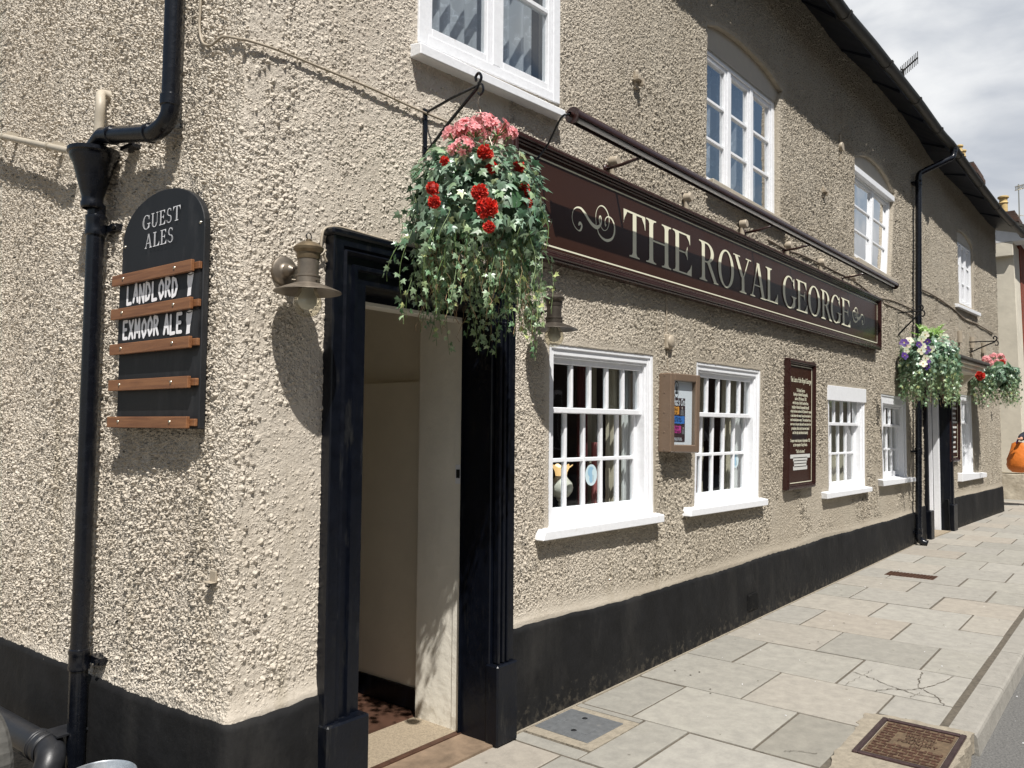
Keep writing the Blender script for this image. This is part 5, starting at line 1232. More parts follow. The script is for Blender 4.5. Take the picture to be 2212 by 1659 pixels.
# ================================================================== guest ales board
def ales():
    d0 = .02
    TL, BL, BR = FL(268, 500, .045), FL(247, 926, .045), FL(428, 925, .045); TR = FL(443, 455, .045)
    s0, s1 = BR[0], BL[0]; zb = .5*(BR[1]+BL[1]); zs = FL(266, 520, .045)[1]
    pts = [(x, y) for x, y in ((267, 498), (285, 462), (305, 435), (340, 414), (378, 408), (410, 418), (443, 452))]
    prof = [FL(x, y, .045) for x, y in pts]
    print('ales', s0, s1, zb, prof)
    t = thing('ales_board', 'tall black arched board headed GUEST ALES with five wooden rails on the side wall', 'board', ML(.5*(s0+s1), zb, 0))
    w = s1-s0; s0 = FL(432, 700, .045)[0]-.012; s1 = FL(259, 700, .045)[0]
    c = .5*(s0+s1); n = 24; ztop = max(p[1] for p in prof); zsh = ztop-.20
    out = [(s0, zb), (s0, zsh)]+[(c-(c-s0)*math.cos(PI*k/n), zsh+(ztop-zsh)*math.sin(PI*k/n)**.9) for k in range(1, n)]+[(s1, zsh), (s1, zb)]
    m = MB(); N = len(out); m.add([ML(a, b, .018) for a, b in out]+[ML(a, b, .045) for a, b in out], [tuple(range(N))[::-1], tuple(range(N, 2*N))]+[(i, (i+1) % N, N+(i+1) % N, N+i) for i in range(N)])
    m.build('back_board', MT['board'], t, bevel=.003)
    fl = lambda x, y, d: ML(s1-x, y, d)            # x from the left as seen
    W = s1-s0
    ys = [((250, 604.7), (430, 568)), ((247, 678), (424, 651)), ((244, 755), (419, 736)), ((242, 834), (418, 822)), ((241, 913), (415, 911))]
    zr = []
    for (a, b), (c_, d_) in ys:
        z = .5*(FL(a, b, .08)[1]+FL(c_, d_, .08)[1]); zr.append(z)
        m = MB(); m.box(fl, -.022, W-.035, z-.0235, z+.0225, .0605, .076); m.box(fl, -.0, W-.005, z-.014, z+.014, .046, .060)
        rl = m.build('rail', MT['batten'], t, bevel=.002)
        q = MB()
        for x in (.075, W-.155): q.lathe([(.0001, .004), (.005, .0035), (.0065, 0)], fl(x, z+.002, .076), NL_v, 10)
        q.build('screw', MT['screw'], rl, True)
    print('rails', zr, W)
    q = MB()
    for x, z in ((.022, zsh+.0), (W-.03, zsh+.02)): q.lathe([(.0001, .004), (.005, .0035), (.0065, 0)], fl(x, z, .045), NL_v, 10)
    q.build('screw', MT['screw'], t, True)
    # heading
    g = Glyphs(fl, .0462, outline=True)
    zg = FL(350, 476, .045)[1]; H = .060; x = W/2-.150
    for ch, wd in zip('GUEST', (.066, .062, .052, .050, .058)): g.glyph(ch, x, zg-H/2+.010, wd*.92, H); x += wd+.004
    zg2 = FL(347, 512, .045)[1]; x = W/2-.118
    for ch, wd in zip('ALES', (.062, .055, .052, .052)): g.glyph(ch, x, zg2-H/2-.006, wd*.92, H); x += wd+.004
    g.build('heading', MT['silver'], t)
    # hand painted slats between the rails
    STK = dict(L=[[(0, 1), (0, 0), (.75, .02)]], A=[[(0, 0), (.42, 1), (.5, 1), (.85, 0)], [(.15, .38), (.7, .38)]], N=[[(0, 0), (0, 1), (.8, 0), (.8, 1)]],
               D=[[(0, 0), (.0, 1), (.5, .9), (.8, .5), (.5, .08), (0, 0)]], O=[[(.4, 1), (.05, .75), (.0, .4), (.35, 0), (.75, .25), (.8, .7), (.42, 1)]],
               R=[[(0, 0), (0, 1), (.55, .95), (.7, .75), (.5, .5), (.05, .48)], [(.35, .48), (.8, 0)]], E=[[(.75, 1), (0, 1), (0, 0), (.78, 0)], [(0, .52), (.62, .52)]],
               X=[[(0, 1), (.8, 0)], [(.8, 1), (0, 0)]], M=[[(0, 0), (.08, 1), (.5, .3), (.9, 1), (1.0, 0)]])
    def word(m, txt, x0, x1, z0, h, th, dd):
        n_ = sum(.55 if c == ' ' else (1.12 if c == 'M' else .92) for c in txt); u = (x1-x0)/n_; x = x0; k = 0
        r = random.Random(len(txt))
        for c in txt:
            if c == ' ': x += u*.55; continue
            dy = r.uniform(-.004, .004); adv = 1.12 if c == 'M' else .92
            for st in STK[c]:
                for i in range(len(st)-1):
                    k += 1; a = Vector((x+st[i][0]*u*.72, z0+dy+st[i][1]*h, 0)); b = Vector((x+st[i+1][0]*u*.72, z0+dy+st[i+1][1]*h, 0))
                    t_ = (b-a).normalized(); nn = Vector((-t_.y, t_.x, 0))*th/2; D = dd+k*.00009
                    ring = [a+nn*math.cos(q)-t_*(th/2)*math.sin(q) for q in [PI*j/6 for j in range(7)]]+[b-nn*math.cos(q)+t_*(th/2)*math.sin(q) for q in [PI*j/6 for j in range(7)]]
                    m.poly([fl(p.x, p.y, D) for p in ring])
            x += u*adv
    def pint(m, x, z, w_, h, dd):
        m.poly([fl(x+p[0]*w_, z+p[1]*h, dd) for p in ((.22, 0), (.70, .03), (.72, .3), (.88, .62), (1.0, .95), (.62, 1.0), (.2, .93), (.18, .6), (.30, .35))])
    for k, (txt, x0, x1, h) in enumerate((('LANDLORD', .075, .49, .072), ('EXMOOR ALE', .052, .53, .072))):
        zt_, zb_ = zr[k]-.026, zr[k+1]+.026
        m = MB(); m.box(fl, .004, W-.012, zb_-.01, zt_+.01, .0455, .0535); sl = m.build('name_slat', MT['board'], t); sl['label'] = 'black slat painted '+txt
        m = MB(); word(m, txt, x0, x1, (zb_+zt_)/2-h/2+.006, h, .0145, .0540); pint(m, W-.105, (zb_+zt_)/2-.042, .055, .094, .0545)
        m.build('painted_name', MT['chalk'], sl)
        m = MB(); m.poly([fl(W-.105+.055*p[0], (zb_+zt_)/2-.042+.094*p[1], .0553) for p in ((.24, .90), (.55, .86), (.95, .90), (.97, .935), (.6, .905), (.24, .935))]); m.build('glass_rim', MT['board'], sl)
ales()
# ================================================================== small printed text (built-in font turned into mesh)
def text_mesh(txt, size, fn, x, y, d, mat, name, parent, align='CENTER', xs=1.0, shear=0.0, bold=0.0, fit=None):
    cu = bpy.data.curves.new('t', 'FONT'); cu.body = txt; cu.size = size; cu.align_x = align; cu.align_y = 'CENTER'; cu.resolution_u = 3; cu.shear = shear; cu.offset = bold
    ob = bpy.data.objects.new('t', cu); COL.objects.link(ob); dg = bpy.context.evaluated_depsgraph_get(); dg.update()
    me = bpy.data.meshes.new_from_object(ob.evaluated_get(dg)); me.name = name
    if fit and len(me.vertices):
        wd_ = max(v.co.x for v in me.vertices)-min(v.co.x for v in me.vertices); xs = fit/wd_
    for v in me.vertices: v.co = fn(x+v.co.x*xs, y+v.co.y, d)
    bpy.data.objects.remove(ob); bpy.data.curves.remove(cu); me.materials.clear()
    return link(name, me, mat, parent)

# ================================================================== noticeboard
def notice():
    B = lambda X, Y: ((2600+X/3.16)/1.8228, (1400+Y/3.16)/1.8228); d = .10
    q = [F(*B(*p), d) for p in ((135, 213), (500, 248), (487, 1210), (128, 1203))]; fn, w, h = bil(q); print('notice', w, h)
    t = thing('noticeboard', 'brown metal glazed noticeboard with an events poster between the first two sash windows', 'noticeboard', fn(w/2, 0, 0))
    wx0, wx1, wy0, wy1 = .13*w, .87*w, .098*h, .905*h
    m = MB()
    m.box(fn, 0, wx0, 0, h, .0, d); m.box(fn, wx1, w, 0, h, .0, d); m.box(fn, wx0, wx1, 0, wy0, 0, d-.0005); m.box(fn, wx0, wx1, wy1, h, 0, d-.0005)
    m.build('case', MT['board2'], t, bevel=.006)
    m = MB(); m.box(fn, wx0-.01, wx1+.01, wy0-.01, wy1+.01, .004, .064); m.build('backing', MT['paper'], t)
    g = MB(); g.quad(fn(wx0, wy0, d-.012), fn(wx1, wy0, d-.012), fn(wx1, wy1, d-.012), fn(wx0, wy1, d-.012)); g.build('pane', MT['glass'], t)
    # poster
    x0, x1 = wx0-.0, wx0+.66*(wx1-wx0); y0, y1 = wy0+.05*(wy1-wy0), wy0+.735*(wy1-wy0)
    pm = nmat('poster_dark', (.045, .02, .022), .5); m = MB(); m.box(fn, x0, x1, y0, y1, .064, .067); po = m.build('poster', pm, t)
    H = y1-y0; W_ = x1-x0
    for nme, c, a, b, e in (('orange_panel', (.78, .33, .045), .62, .80, .58), ('blue_panel', (.05, .20, .58), .41, .585, .96), ('pink_panel', (.55, .05, .26), .19, .36, .72)):
        r = random.Random(3); m = MB(); up = [fn(x0+e*W_*i/8, y0+H*(b+r.uniform(-.008, .008)), .0676) for i in range(9)]; lo = [fn(x0+e*W_*i/8, y0+H*(a+r.uniform(-.008, .008)), .0676) for i in range(9)]
        m.poly(lo+up[::-1]); m.build(nme, nmat(nme, c, .5), po)
    text_mesh("What's On!", .074, fn, x0+W_*.5, y0+H*.90, .0682, MT['paper'], 'poster_title', po, xs=.62, shear=.25, bold=.001)
    for tx, yy, sz in (('att Black', .74, .032), ('17th July', .66, .028), ("80s & 90s disco", .535, .030), ('Saturday 18th August', .475, .025), ('Martin', .315, .034), ('30th August', .235, .030)):
        text_mesh(tx, sz, fn, x0+W_*(.42 if 'Black' not in tx and 'July' not in tx else .30), y0+H*yy, .0686, MT['board'], 'poster_words', po, xs=.7)
    for tx, yy in (('To book your table phone', .075), ('or message us on Facebook', .04)): text_mesh(tx, .020, fn, x0+W_*.48, y0+H*yy, .0682, MT['paper'], 'poster_words', po, xs=.62)
    m = MB()                                       # the two performers' cut-out shapes, and the printed crest with a sailing ship
    for cx, cy, s_ in ((.78, .70, 1.0), (.86, .25, .8)):
        m.poly([fn(x0+W_*(cx+.13*s_*a), y0+H*(cy+.11*s_*b), .0683) for a, b in ((-.9, -.9), (.9, -.9), (.8, .1), (.3, .35), (.32, .8), (0, 1), (-.32, .8), (-.3, .35), (-.8, .1))], 0)
        m.poly([fn(x0+W_*(cx+.13*s_*a), y0+H*(cy+.11*s_*b), .0686) for a, b in ((-.25, .5), (.25, .5), (.24, .85), (0, .95), (-.24, .85))], 1)
    m.build('performer_picture', [nmat('printed_grey', (.16, .15, .15), .5), nmat('printed_pale', (.55, .45, .38), .5)], po)
    m = MB(); cx, cy = wx0+.27*(wx1-wx0), wy0+.865*(wy1-wy0)
    m.poly([fn(cx+.037*math.cos(k*PI/14), cy+.062*math.sin(k*PI/14), .0646) for k in range(28)], 1)
    m.poly([fn(cx+.031*math.cos(k*PI/14), cy+.054*math.sin(k*PI/14), .0649) for k in range(28)], 2)
    m.poly([fn(cx+a*.03, cy+b*.05, .0653) for a, b in ((-.8, -.35), (.8, -.3), (.6, -.62), (-.6, -.62))], 0)
    for k, (a, hgt) in enumerate(((-.4, .45), (0, .75), (.4, .5))): m.poly([fn(cx+(a+u)*.03, cy+v*.05, .0654) for u, v in ((-.17, -.3), (.17, -.3), (.13, hgt), (-.13, hgt))], 0)
    m.build('ship_crest', [MT['board'], MT['board'], MT['paper']], t)
    m = MB()
    for y in (.03, .25, .5, .75, .97): m.lathe([(.001, .003), (.006, .002), (.007, 0)], fn(.0, y*h, .05), Vector((-1, 0, 0)), 8)
    m.build('screw', MT['board2'], t)
notice()

# ================================================================== wall plaques
def framed(name, label, q, d, lines, fr=.045, plane=M, title=None, small=(), ship=False, rows=None):
    fn, w, h = bil(q); t = thing(name, label, 'plaque', fn(w/2, 0, 0)); print(name, w, h)
    m = MB()
    for o0, o1, dd in ((0, .022, d-.012), (.010, .030, d), (.030, fr, d-.012)):
        m.box(fn, o0, w-o0, o0, o1, 0, dd); m.box(fn, o0, w-o0, h-o1, h-o0, 0, dd); m.box(fn, o0, o1, o1, h-o1, 0, dd); m.box(fn, w-o1, w-o0, o1, h-o1, 0, dd)
    m.build('frame', MT['brown'], t, bevel=.004)
    m = MB(); m.box(fn, fr, w-fr, fr, h-fr, 0, d-.03); m.build('panel', MT['panel'], t)
    m = MB(); a = fr+.012
    for b in ((a, w-a, a, a+.007), (a, w-a, h-a-.007, h-a), (a, a+.007, a+.007, h-a-.007), (w-a-.007, w-a, a+.007, h-a-.007)): m.box(fn, b[0], b[1], b[2], b[3], d-.031, d-.0285)
    m.build('border_line', MT['cream'], t)
    iw, ih = w-2*a, h-2*a
    for tx, v, sz, xs, sh in lines:
        o = text_mesh(tx, sz, fn, w/2, h-a-v*ih, d-.0282, MT['cream'], 'inscription', t, xs=1.0, shear=sh, bold=.0008, fit=xs*iw)
        # keep the line within the panel
    if ship:
        m = MB(); dk = nmat('ship_print', (.014, .008, .008), .3); S = lambda x, y: fn(w/2+x*iw, h-a-y*ih, d-.0290)
        m.poly([S(*p) for p in ((-.36, .585), (.36, .555), (.30, .60), (.26, .645), (-.30, .655), (-.36, .62))])
        for x, y0, y1, ww in ((-.24, .50, .57, .10), (0, .43, .56, .13), (.24, .49, .555, .10), (.0, .37, .425, .09), (-.22, .45, .495, .07), (.22, .44, .485, .07)): m.poly([S(x-ww, y1), S(x+ww*1.1, y1-.004), S(x+ww*.85, y0), S(x-ww*.75, y0+.004)])
        m.build('ship_picture', dk, t)
    if rows:
        m = MB(); r = random.Random(5)
        for v, ww in rows: m.quad(*[fn(w/2+sx*ww*iw/2, h-a-(v+sy*.016)*ih, d-.0282) for sx, sy in ((-1, 1), (1, 1), (1, -1), (-1, -1))])
        m.build('inscription', MT['net'], t)
    return t
BZ = lambda X, Y: ((2600+X/3.16)/1.8228, (1400+Y/3.16)/1.8228)
Z6 = lambda X, Y: ((2688+X/1.6458)/1.8228, (1008+Y/1.6458)/1.8228)
PQ = [F(*p, .06) for p in (BZ(1615, 24), BZ(1947, 92), Z6(866, 1495), Z6(688, 1522))]
def L(tx, v, k, sh=0.0): return (tx, v, k, {125: .90, 212: .36, 248: .62, 285: .50, 321: .68, 358: .74, 393: .97, 430: .92, 466: .90, 502: .92, 538: .76, 574: .66, 642: .84, 678: .60, 735: .38}[int(round(v*1000))], sh)
framed('history_plaque', 'tall narrow brown framed plaque headed The Loss of the Royal George in cream lettering', PQ, .06, [
    L('The Loss of the Royal George', .125, .070, .35), L('The Royal George,', .212, .046), L('flagship of Admiral Kempenfelt,', .248, .044), L('sank on 29th August 1782', .285, .044),
    L('with the loss of eight hundred lives,', .321, .044), L('including Admiral Kempenfelt himself.', .358, .043), L('The ship had been anchored off Spithead for repairs', .393, .036), L('to a leak below the water line and was heeled to', .430, .038),
    L('raise the leak above water. The starboard guns', .466, .038), L('were run to the port side and it was during this', .502, .038), L('procedure, that a loud crack was heard', .538, .042), L('and the ship sank almost instantly.', .574, .043),
    L('Cowper wrote his poem in September 1782', .642, .041), L('at the request of Lady Austin.', .678, .044), L('"Toll for the brave"', .735, .044)]
    , ship=True, rows=[(.775, .84), (.80, .60), (.825, .54), (.85, .52), (.875, .60)])
FZ = lambda X, Y: ((3400+X/1.6583)/1.8228, (1150+Y/1.6583)/1.8228)
framed('menu_plaque', 'narrow brown framed price plaque beside the far doorway behind the hanging flowers', [F2(*FZ(*p), .05) for p in ((572, 655), (634, 665), (634, 1104), (572, 1112))], .05, [], fr=.06,
       rows=[(.10, .5), (.185, .65), (.27, .4), (.35, .45), (.415, .75), (.50, .7), (.58, .5), (.665, .55), (.75, .45), (.83, .4), (.905, .8)])

# ================================================================== swan-neck wall lamps
def wall_lamp(s, z, label, plane=M, sc=1.0, mb_='metal', mc='brass', group=None, d=.15, first=False):
    t = thing('wall_lamp', label, 'lamp', plane(s, z, 0), group); c = plane(s, z, d*sc); o = plane(0, 0, 1)-plane(0, 0, 0); k = sc
    body = MB()
    body.lathe([(.0, .185*k), (.012*k, .184*k), (.012*k, .176*k), (.03*k, .172*k), (.050*k, .158*k), (.058*k, .150*k), (.056*k, .140*k), (.046*k, .130*k), (.045*k, .115*k), (.042*k, .105*k)], c, n=32)
    body.build('chimney_cap', MT[mc], t, auto=.5)
    body = MB(); body.lathe([(.0405*k, .106*k), (.0405*k, .045*k), (.048*k, .043*k), (.048*k, .036*k), (.046*k, .034*k), (.046*k, .012*k), (.052*k, .008*k)], c, n=32)
    for a in range(3): w = a*2.1+.6; p = c+Vector((math.cos(w)*.047*k, math.sin(w)*.047*k, .022*k)); body.tube([p, p+Vector((math.cos(w)*.014*k, math.sin(w)*.014*k, 0)), p+Vector((math.cos(w)*.016*k, math.sin(w)*.016*k, 0))], [.003*k, .003*k, .005*k], 8)
    body.build('lamp_body', MT[mb_], t, auto=.5)
    sh = MB(); sh.lathe([(.046*k, .012*k), (.060*k, .008*k), (.10*k, -.008*k), (.128*k, -.020*k), (.130*k, -.023*k), (.127*k, -.024*k), (.10*k, -.012*k), (.05*k, .002*k)], c, n=48); sh.build('lamp_shade', MT[mb_], t, auto=.6)
    gb = MB(); gb.lathe([(.036*k, -.002*k), (.037*k, -.018*k), (.046*k, -.034*k), (.0535*k, -.054*k), (.054*k, -.070*k), (.048*k, -.092*k), (.036*k, -.108*k), (.018*k, -.118*k), (.0, -.120*k)], c, n=32); gb.build('glass_globe', MT['bulb'], t, True)
    ib = MB(); ib.lathe([(.022*k, .0), (.024*k, -.022*k), (.036*k, -.045*k), (.036*k, -.065*k), (.022*k, -.085*k), (.0, -.092*k)], c, n=24); ib.build('light_bulb', MT['net'], t, True)
    rm = MB(); pts = [c+Vector((.012*k*math.cos(a), 0, .196*k+.014*k*math.sin(a))) for a in np.linspace(-PI/2, 1.5*PI, 14)]; rm.tube(pts, .002*k, 6); rm.build('ring', MT['iron'], t, True)
    wp = MB(); wp.lathe([(.0, .035*k), (.018*k, .034*k), (.026*k, .024*k), (.036*k, .018*k), (.052*k, .016*k), (.058*k, .012*k), (.060*k, 0)], plane(s-.01*k, z+.075*k, .004), o, 32); wp.lathe([(0, .075*k), (.006*k, .07*k), (.02*k, .055*k), (.026*k, .03*k)], plane(s-.01*k, z+.075*k, .004), o, 20)
    wp.build('wall_plate', MT[mb_], t, auto=.5)
    ar = MB(); ar.tube([plane(s-.01*k, z+.075*k, .03*k), plane(s, z+.085*k, (d-.04)*k)], .006*k, 8); ar.build('arm', MT['metal'], t, True)
    return t
# the shade rim of the first lamp spans 586..733 in the photograph
wall_lamp(.205, 2.137, 'brass and pewter lamp on the pebbled wall left of the open doorway')
sl_, zl_ = F(1197, 707, .15)
wall_lamp(sl_, zl_+.01, 'dark pewter lamp half behind trailing ivy right of the open doorway', sc=1.0, mb_='pewter', mc='pewter')
sl_, zl_ = F2(2007, 826, .15)
wall_lamp(sl_, zl_+.0, 'small pewter lamp under the pansy basket beside the far doorway', plane=M2, sc=1.15, mb_='pewter', mc='pewter')
def bulkhead():
    s, z = F2(2112, 790, .05); m = MB(); m.lathe([(.001, .10), (.05, .09), (.075, .06), (.085, 0)], M2(s, z, 0), M2(0, 0, 1)-M2(0, 0, 0), 20); props(m.build('dome_camera', MT['paper'], auto=.5), 'white dome camera on the wall under the far hood', 'camera')
bulkhead()

# ================================================================== hanging baskets
HALF = [(0, 0), (.17, -.10), (.44, -.04), (.30, .16), (.50, .44), (.20, .42), (.0, .98)]
def leaf_shape(kind):
    if kind == 'ivy':
        o = HALF+[(-x, y) for x, y in HALF[-2:0:-1]]; return o, (0, .22)
    if kind == 'round':
        o = [(.5*math.sin(a), .5-.5*math.cos(a)*(1.0)) for a in np.linspace(0, 2*PI, 11)[:-1]]; return o, (0, .45)
    o = [(0, 0), (.16, .3), (.13, .65), (0, 1), (-.13, .65), (-.16, .3)]; return o, (0, .45)
class Leaves:
    def __init__(self): self.v = []; self.f = []; self.c = []
    def leaf(self, p, nrm, up, size, col, kind='ivy', curl=.12, edge=(1.25, 1.2, 1.2)):
        o, ctr = leaf_shape(kind); nrm = Vector(nrm).normalized(); y = (Vector(up)-nrm*Vector(up).dot(nrm))
        if y.length < 1e-4: y = nrm.orthogonal()
        y.normalize(); x = y.cross(nrm); b = len(self.v); p = Vector(p)
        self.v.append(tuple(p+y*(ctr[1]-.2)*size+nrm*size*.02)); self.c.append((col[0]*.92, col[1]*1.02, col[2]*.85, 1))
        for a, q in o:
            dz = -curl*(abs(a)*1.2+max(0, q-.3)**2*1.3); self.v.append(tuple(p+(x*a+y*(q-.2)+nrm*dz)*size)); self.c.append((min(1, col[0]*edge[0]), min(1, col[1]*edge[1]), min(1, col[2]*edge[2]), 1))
        n = len(o)
        for i in range(n): self.f.append((b, b+1+i, b+1+(i+1) % n))
    def build(self, name, mat, parent):
        me = bpy.data.meshes.new(name); me.from_pydata(self.v, [], self.f); me.update(); color_attr(me, self.c); return link(name, me, mat, parent)
def ivy_col(r):
    k = r.random()
    if k < .58: c = (.135, .205, .150)
    elif k < .80: c = (.075, .150, .095)
    elif k < .94: c = (.175, .25, .155)
    else: c = (.25, .30, .16)
    j = r.uniform(.95, 1.65); return tuple(x*j for x in c)
def rsph(r):
    z = r.uniform(-1, 1); a = r.uniform(0, 2*PI); q = math.sqrt(1-z*z); return Vector((q*math.cos(a), q*math.sin(a), z))
def ruffle_head(c, R, col, name, parent, seed, out):   # dense red pom-pom of crimped petals
    r = random.Random(seed); v, f, cc = [], [], []
    for i in range(95):
        n = rsph(r)
        if n.dot(out) < -.45: continue
        t1 = n.orthogonal().normalized(); t2 = n.cross(t1); a = r.uniform(0, 2*PI); x = t1*math.cos(a)+t2*math.sin(a); y = n.cross(x); b = len(v); rr = R*r.uniform(.72, 1.0); w = R*r.uniform(.28, .42); k = r.uniform(.75, 1.25)
        for j in range(4):
            u = (j/3-.5)*2; off = math.sin(j*2.3+i)*.22
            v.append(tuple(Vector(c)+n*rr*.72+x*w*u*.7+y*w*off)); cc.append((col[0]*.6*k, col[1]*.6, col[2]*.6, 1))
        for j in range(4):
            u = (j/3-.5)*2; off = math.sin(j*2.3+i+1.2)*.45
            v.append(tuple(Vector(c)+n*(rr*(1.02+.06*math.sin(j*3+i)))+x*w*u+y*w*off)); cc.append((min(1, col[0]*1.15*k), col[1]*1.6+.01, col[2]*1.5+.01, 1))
        for j in range(3): f.append((b+j, b+j+1, b+5+j, b+4+j))
    ball = MB(); b = len(v)
    for j in range(7):
        for k in range(10): th = PI*(j+.5)/7; ph = 2*PI*k/10; v.append((c[0]+R*.70*math.sin(th)*math.cos(ph), c[1]+R*.70*math.sin(th)*math.sin(ph), c[2]+R*.70*math.cos(th))); cc.append((col[0]*.5, col[1]*.4, col[2]*.4, 1))
    for j in range(6):
        for k in range(10): k2 = (k+1) % 10; f.append((b+j*10+k, b+j*10+k2, b+(j+1)*10+k2, b+(j+1)*10+k))
    me = bpy.data.meshes.new(name); me.from_pydata(v, [], f); me.update(); color_attr(me, cc); return link(name, me, MT['petal'], parent)
def umbel(c, R, col, name, parent, seed, root):         # loose geranium head: small five-petalled florets on stalks
    r = random.Random(seed); L_ = Leaves(); st = MB(); c = Vector(c)
    for i in range(20):
        n = rsph(r); n.z = abs(n.z)*.7+.02 if r.random() < .7 else n.z*.4; n.normalize(); p = c+n*R*r.uniform(.75, 1.05); k = r.uniform(.8, 1.2)
        t1 = n.orthogonal().normalized(); t2 = n.cross(t1); a0 = r.uniform(0, 6)
        for q in range(5):
            a = a0+q*2*PI/5; d = t1*math.cos(a)+t2*math.sin(a)
            b = len(L_.v); sz = R*.46; x = n.cross(d)
            L_.v += [tuple(p), tuple(p+d*sz*.5+x*sz*.32+n*sz*.10), tuple(p+d*sz*.98+x*sz*.26+n*sz*.12), tuple(p+d*sz*1.05-x*.0+n*sz*.05), tuple(p+d*sz*.98-x*sz*.26+n*sz*.12), tuple(p+d*sz*.5-x*sz*.32+n*sz*.10)]
            cc = (min(1, col[0]*k), col[1]*k, col[2]*k, 1); L_.c += [(col[0]*.8, col[1]*.35, col[2]*.35, 1)]+[cc]*5; L_.f += [(b, b+1, b+2, b+3), (b, b+3, b+4, b+5)]
        st.tube([c-Vector((0, 0, R*.5)), p], .0016, 4, False)
    o = L_.build(name, MT['petal'], parent)
    st.tube([Vector(root), c-Vector((0, 0, R*.4))], .003, 5, False); st.build('flower_stalk', MT['stalk'], o); return o
def pansy(c, n, R, col, col2, name, parent, seed):
    r = random.Random(seed); L_ = Leaves(); n = Vector(n).normalized(); up = Vector((0, 0, 1)); up = (up-n*up.dot(n)).normalized(); x = up.cross(n)
    for a, s, cc in ((.5, .62, col), (-.5, .62, col), (1.65, .58, col), (-1.65, .58, col), (PI, .66, col2)):
        d = up*math.cos(a)+x*math.sin(a); L_.leaf(Vector(c)+d*R*.42+n*R*.04*len(L_.v)*.02, n, d, R*1.15, tuple(q*r.uniform(.9, 1.1) for q in cc), 'round', -.15, (1, 1, 1))
    L_.leaf(Vector(c)+n*R*.13, n, up, R*.4, (.45, .32, .03), 'round', 0, (1, 1, 1)); return L_.build(name, MT['petal'], parent)
MT['stalk'] = nmat('green_stalk', (.13, .20, .06), .6)
def basket(label, c, R, ztop, zlow, seed, nd, ns, leaf, reds, pinks, hang, plane, pansies=(), fern=False, lowskew=0.0, spread=1.0, slen=1.0):
    """c: centre of the planted ball; strands trail down to zlow"""
    r = random.Random(seed); t = thing('hanging_basket', label, 'hanging basket', (c[0], c[1], zlow)); c = Vector(c)
    nv = plane(0, 0, 1)-plane(0, 0, 0)
    b = MB(); b.lathe([(R*.62, R*.20), (R*.60, 0), (R*.5, -R*.3), (R*.32, -R*.5), (.01, -R*.58)], c, n=20); b.lathe([(R*.62, R*.2), (R*.3, R*.32), (.01, R*.34)], c, n=20); b.build('basket', MT['moss'], t, True)
    w = MB()
    for k in range(3): a = k*2*PI/3+.4; w.tube([c+Vector((math.cos(a)*R*.62, math.sin(a)*R*.62, R*.2)), Vector(hang)-Vector((0, 0, .07))], .0018, 4)
    w.tube(spline([Vector(hang)-Vector((0, 0, .07)), Vector(hang)-Vector((.012, 0, .04)), Vector(hang)-Vector((.0, 0, .01))], 4), .0022, 5); w.build('chain', MT['metal'], t)
    D = Leaves()
    for i in range(nd):                          # the planted dome
        n = rsph(r)
        if n.z < -.55: continue
        rr = r.uniform(.70, 1.06); hq = math.sqrt(max(0, 1-n.z**4))/max(1e-3, math.hypot(n.x, n.y)); p = c+Vector((n.x*hq*R*rr*1.0, n.y*hq*R*rr*.95, n.z*(ztop-c.z)*rr if n.z > 0 else n.z*R*rr))
        if p.y > -.02 and plane is M: continue
        nn = (n+Vector((0, 0, .35))+rsph(r)*.75).normalized(); dn = Vector((n.x*.5, n.y*.5, -.9))+rsph(r)*.5
        D.leaf(p, nn, dn, leaf*r.uniform(.65, 1.35), ivy_col(r), 'ivy', r.uniform(.0, .3))
    for i in range(int(nd*.03)):                   # a few broad leaves
        n = rsph(r); p = c+Vector((n.x*R*.92, n.y*R*.9, n.z*R*.6)); k = r.uniform(.8, 1.2)
        if p.y > -.05 and plane is M: continue
        D.leaf(p, (n+rsph(r)*.4), Vector((0, 0, -1))+rsph(r)*.4, leaf*2.3, (.035*k, .085*k, .035*k), 'round', .2, (1.3, 1.3, 1.2))
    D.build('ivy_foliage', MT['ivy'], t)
    T = Leaves(); S = MB()
    for i in range(ns):                          # trailing strands
        a = r.uniform(0, 2*PI); rad = R*r.uniform(.45, .98); p0 = c+Vector((math.cos(a)*rad, math.sin(a)*rad, r.uniform(-.25, .25)*R))
        if p0.y > -.05 and plane is M: p0.y = -.05-r.random()*.04
        if plane is M2:
            dd = float((np.array([p0.x, p0.y])-BEND)@N2)
            if dd < .04: p0 += nv*(.04-dd)
        ln = (p0.z-zlow)*r.uniform(.30, 1.0)**.7*slen; ln *= 1+lowskew*math.cos(a); drift = Vector((math.cos(a), math.sin(a)*.5, 0))*R*r.uniform(.0, .30)*spread; drift += Vector((r.uniform(-.5, .5), r.uniform(-.2, .2), 0))*R*.35
        n = max(6, int(ln/(leaf*.46))); P = []; ph = r.uniform(0, 6)
        for k in range(n+1):
            f = k/n; P.append(p0+drift*(f**.6)+Vector((math.sin(f*7+ph)*.030*(.3+f), math.cos(f*6+ph)*.018, -ln*f**1.15+(.05*R*math.sin(f*PI))))+(Vector((math.cos(a), math.sin(a), 0))*R*.35*f**4 if r.random() < .0 else Vector((0, 0, 0))))
        S.tube(P, .0014, 4, False)
        for k in range(n):
            f = k/n; sz = leaf*(1.02-.42*f)*r.uniform(.65, 1.25); d = (P[k+1]-P[k]).normalized(); sd = d.cross(rsph(r)).normalized(); p = P[k]+sd*sz*r.uniform(.3, .8)
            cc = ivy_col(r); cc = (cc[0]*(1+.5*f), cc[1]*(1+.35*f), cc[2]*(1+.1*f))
            T.leaf(p, (sd.cross(d)+rsph(r)*.8+Vector((math.cos(a), math.sin(a), .2))*.8), (sd+d*.8), sz, cc, 'ivy', .15)
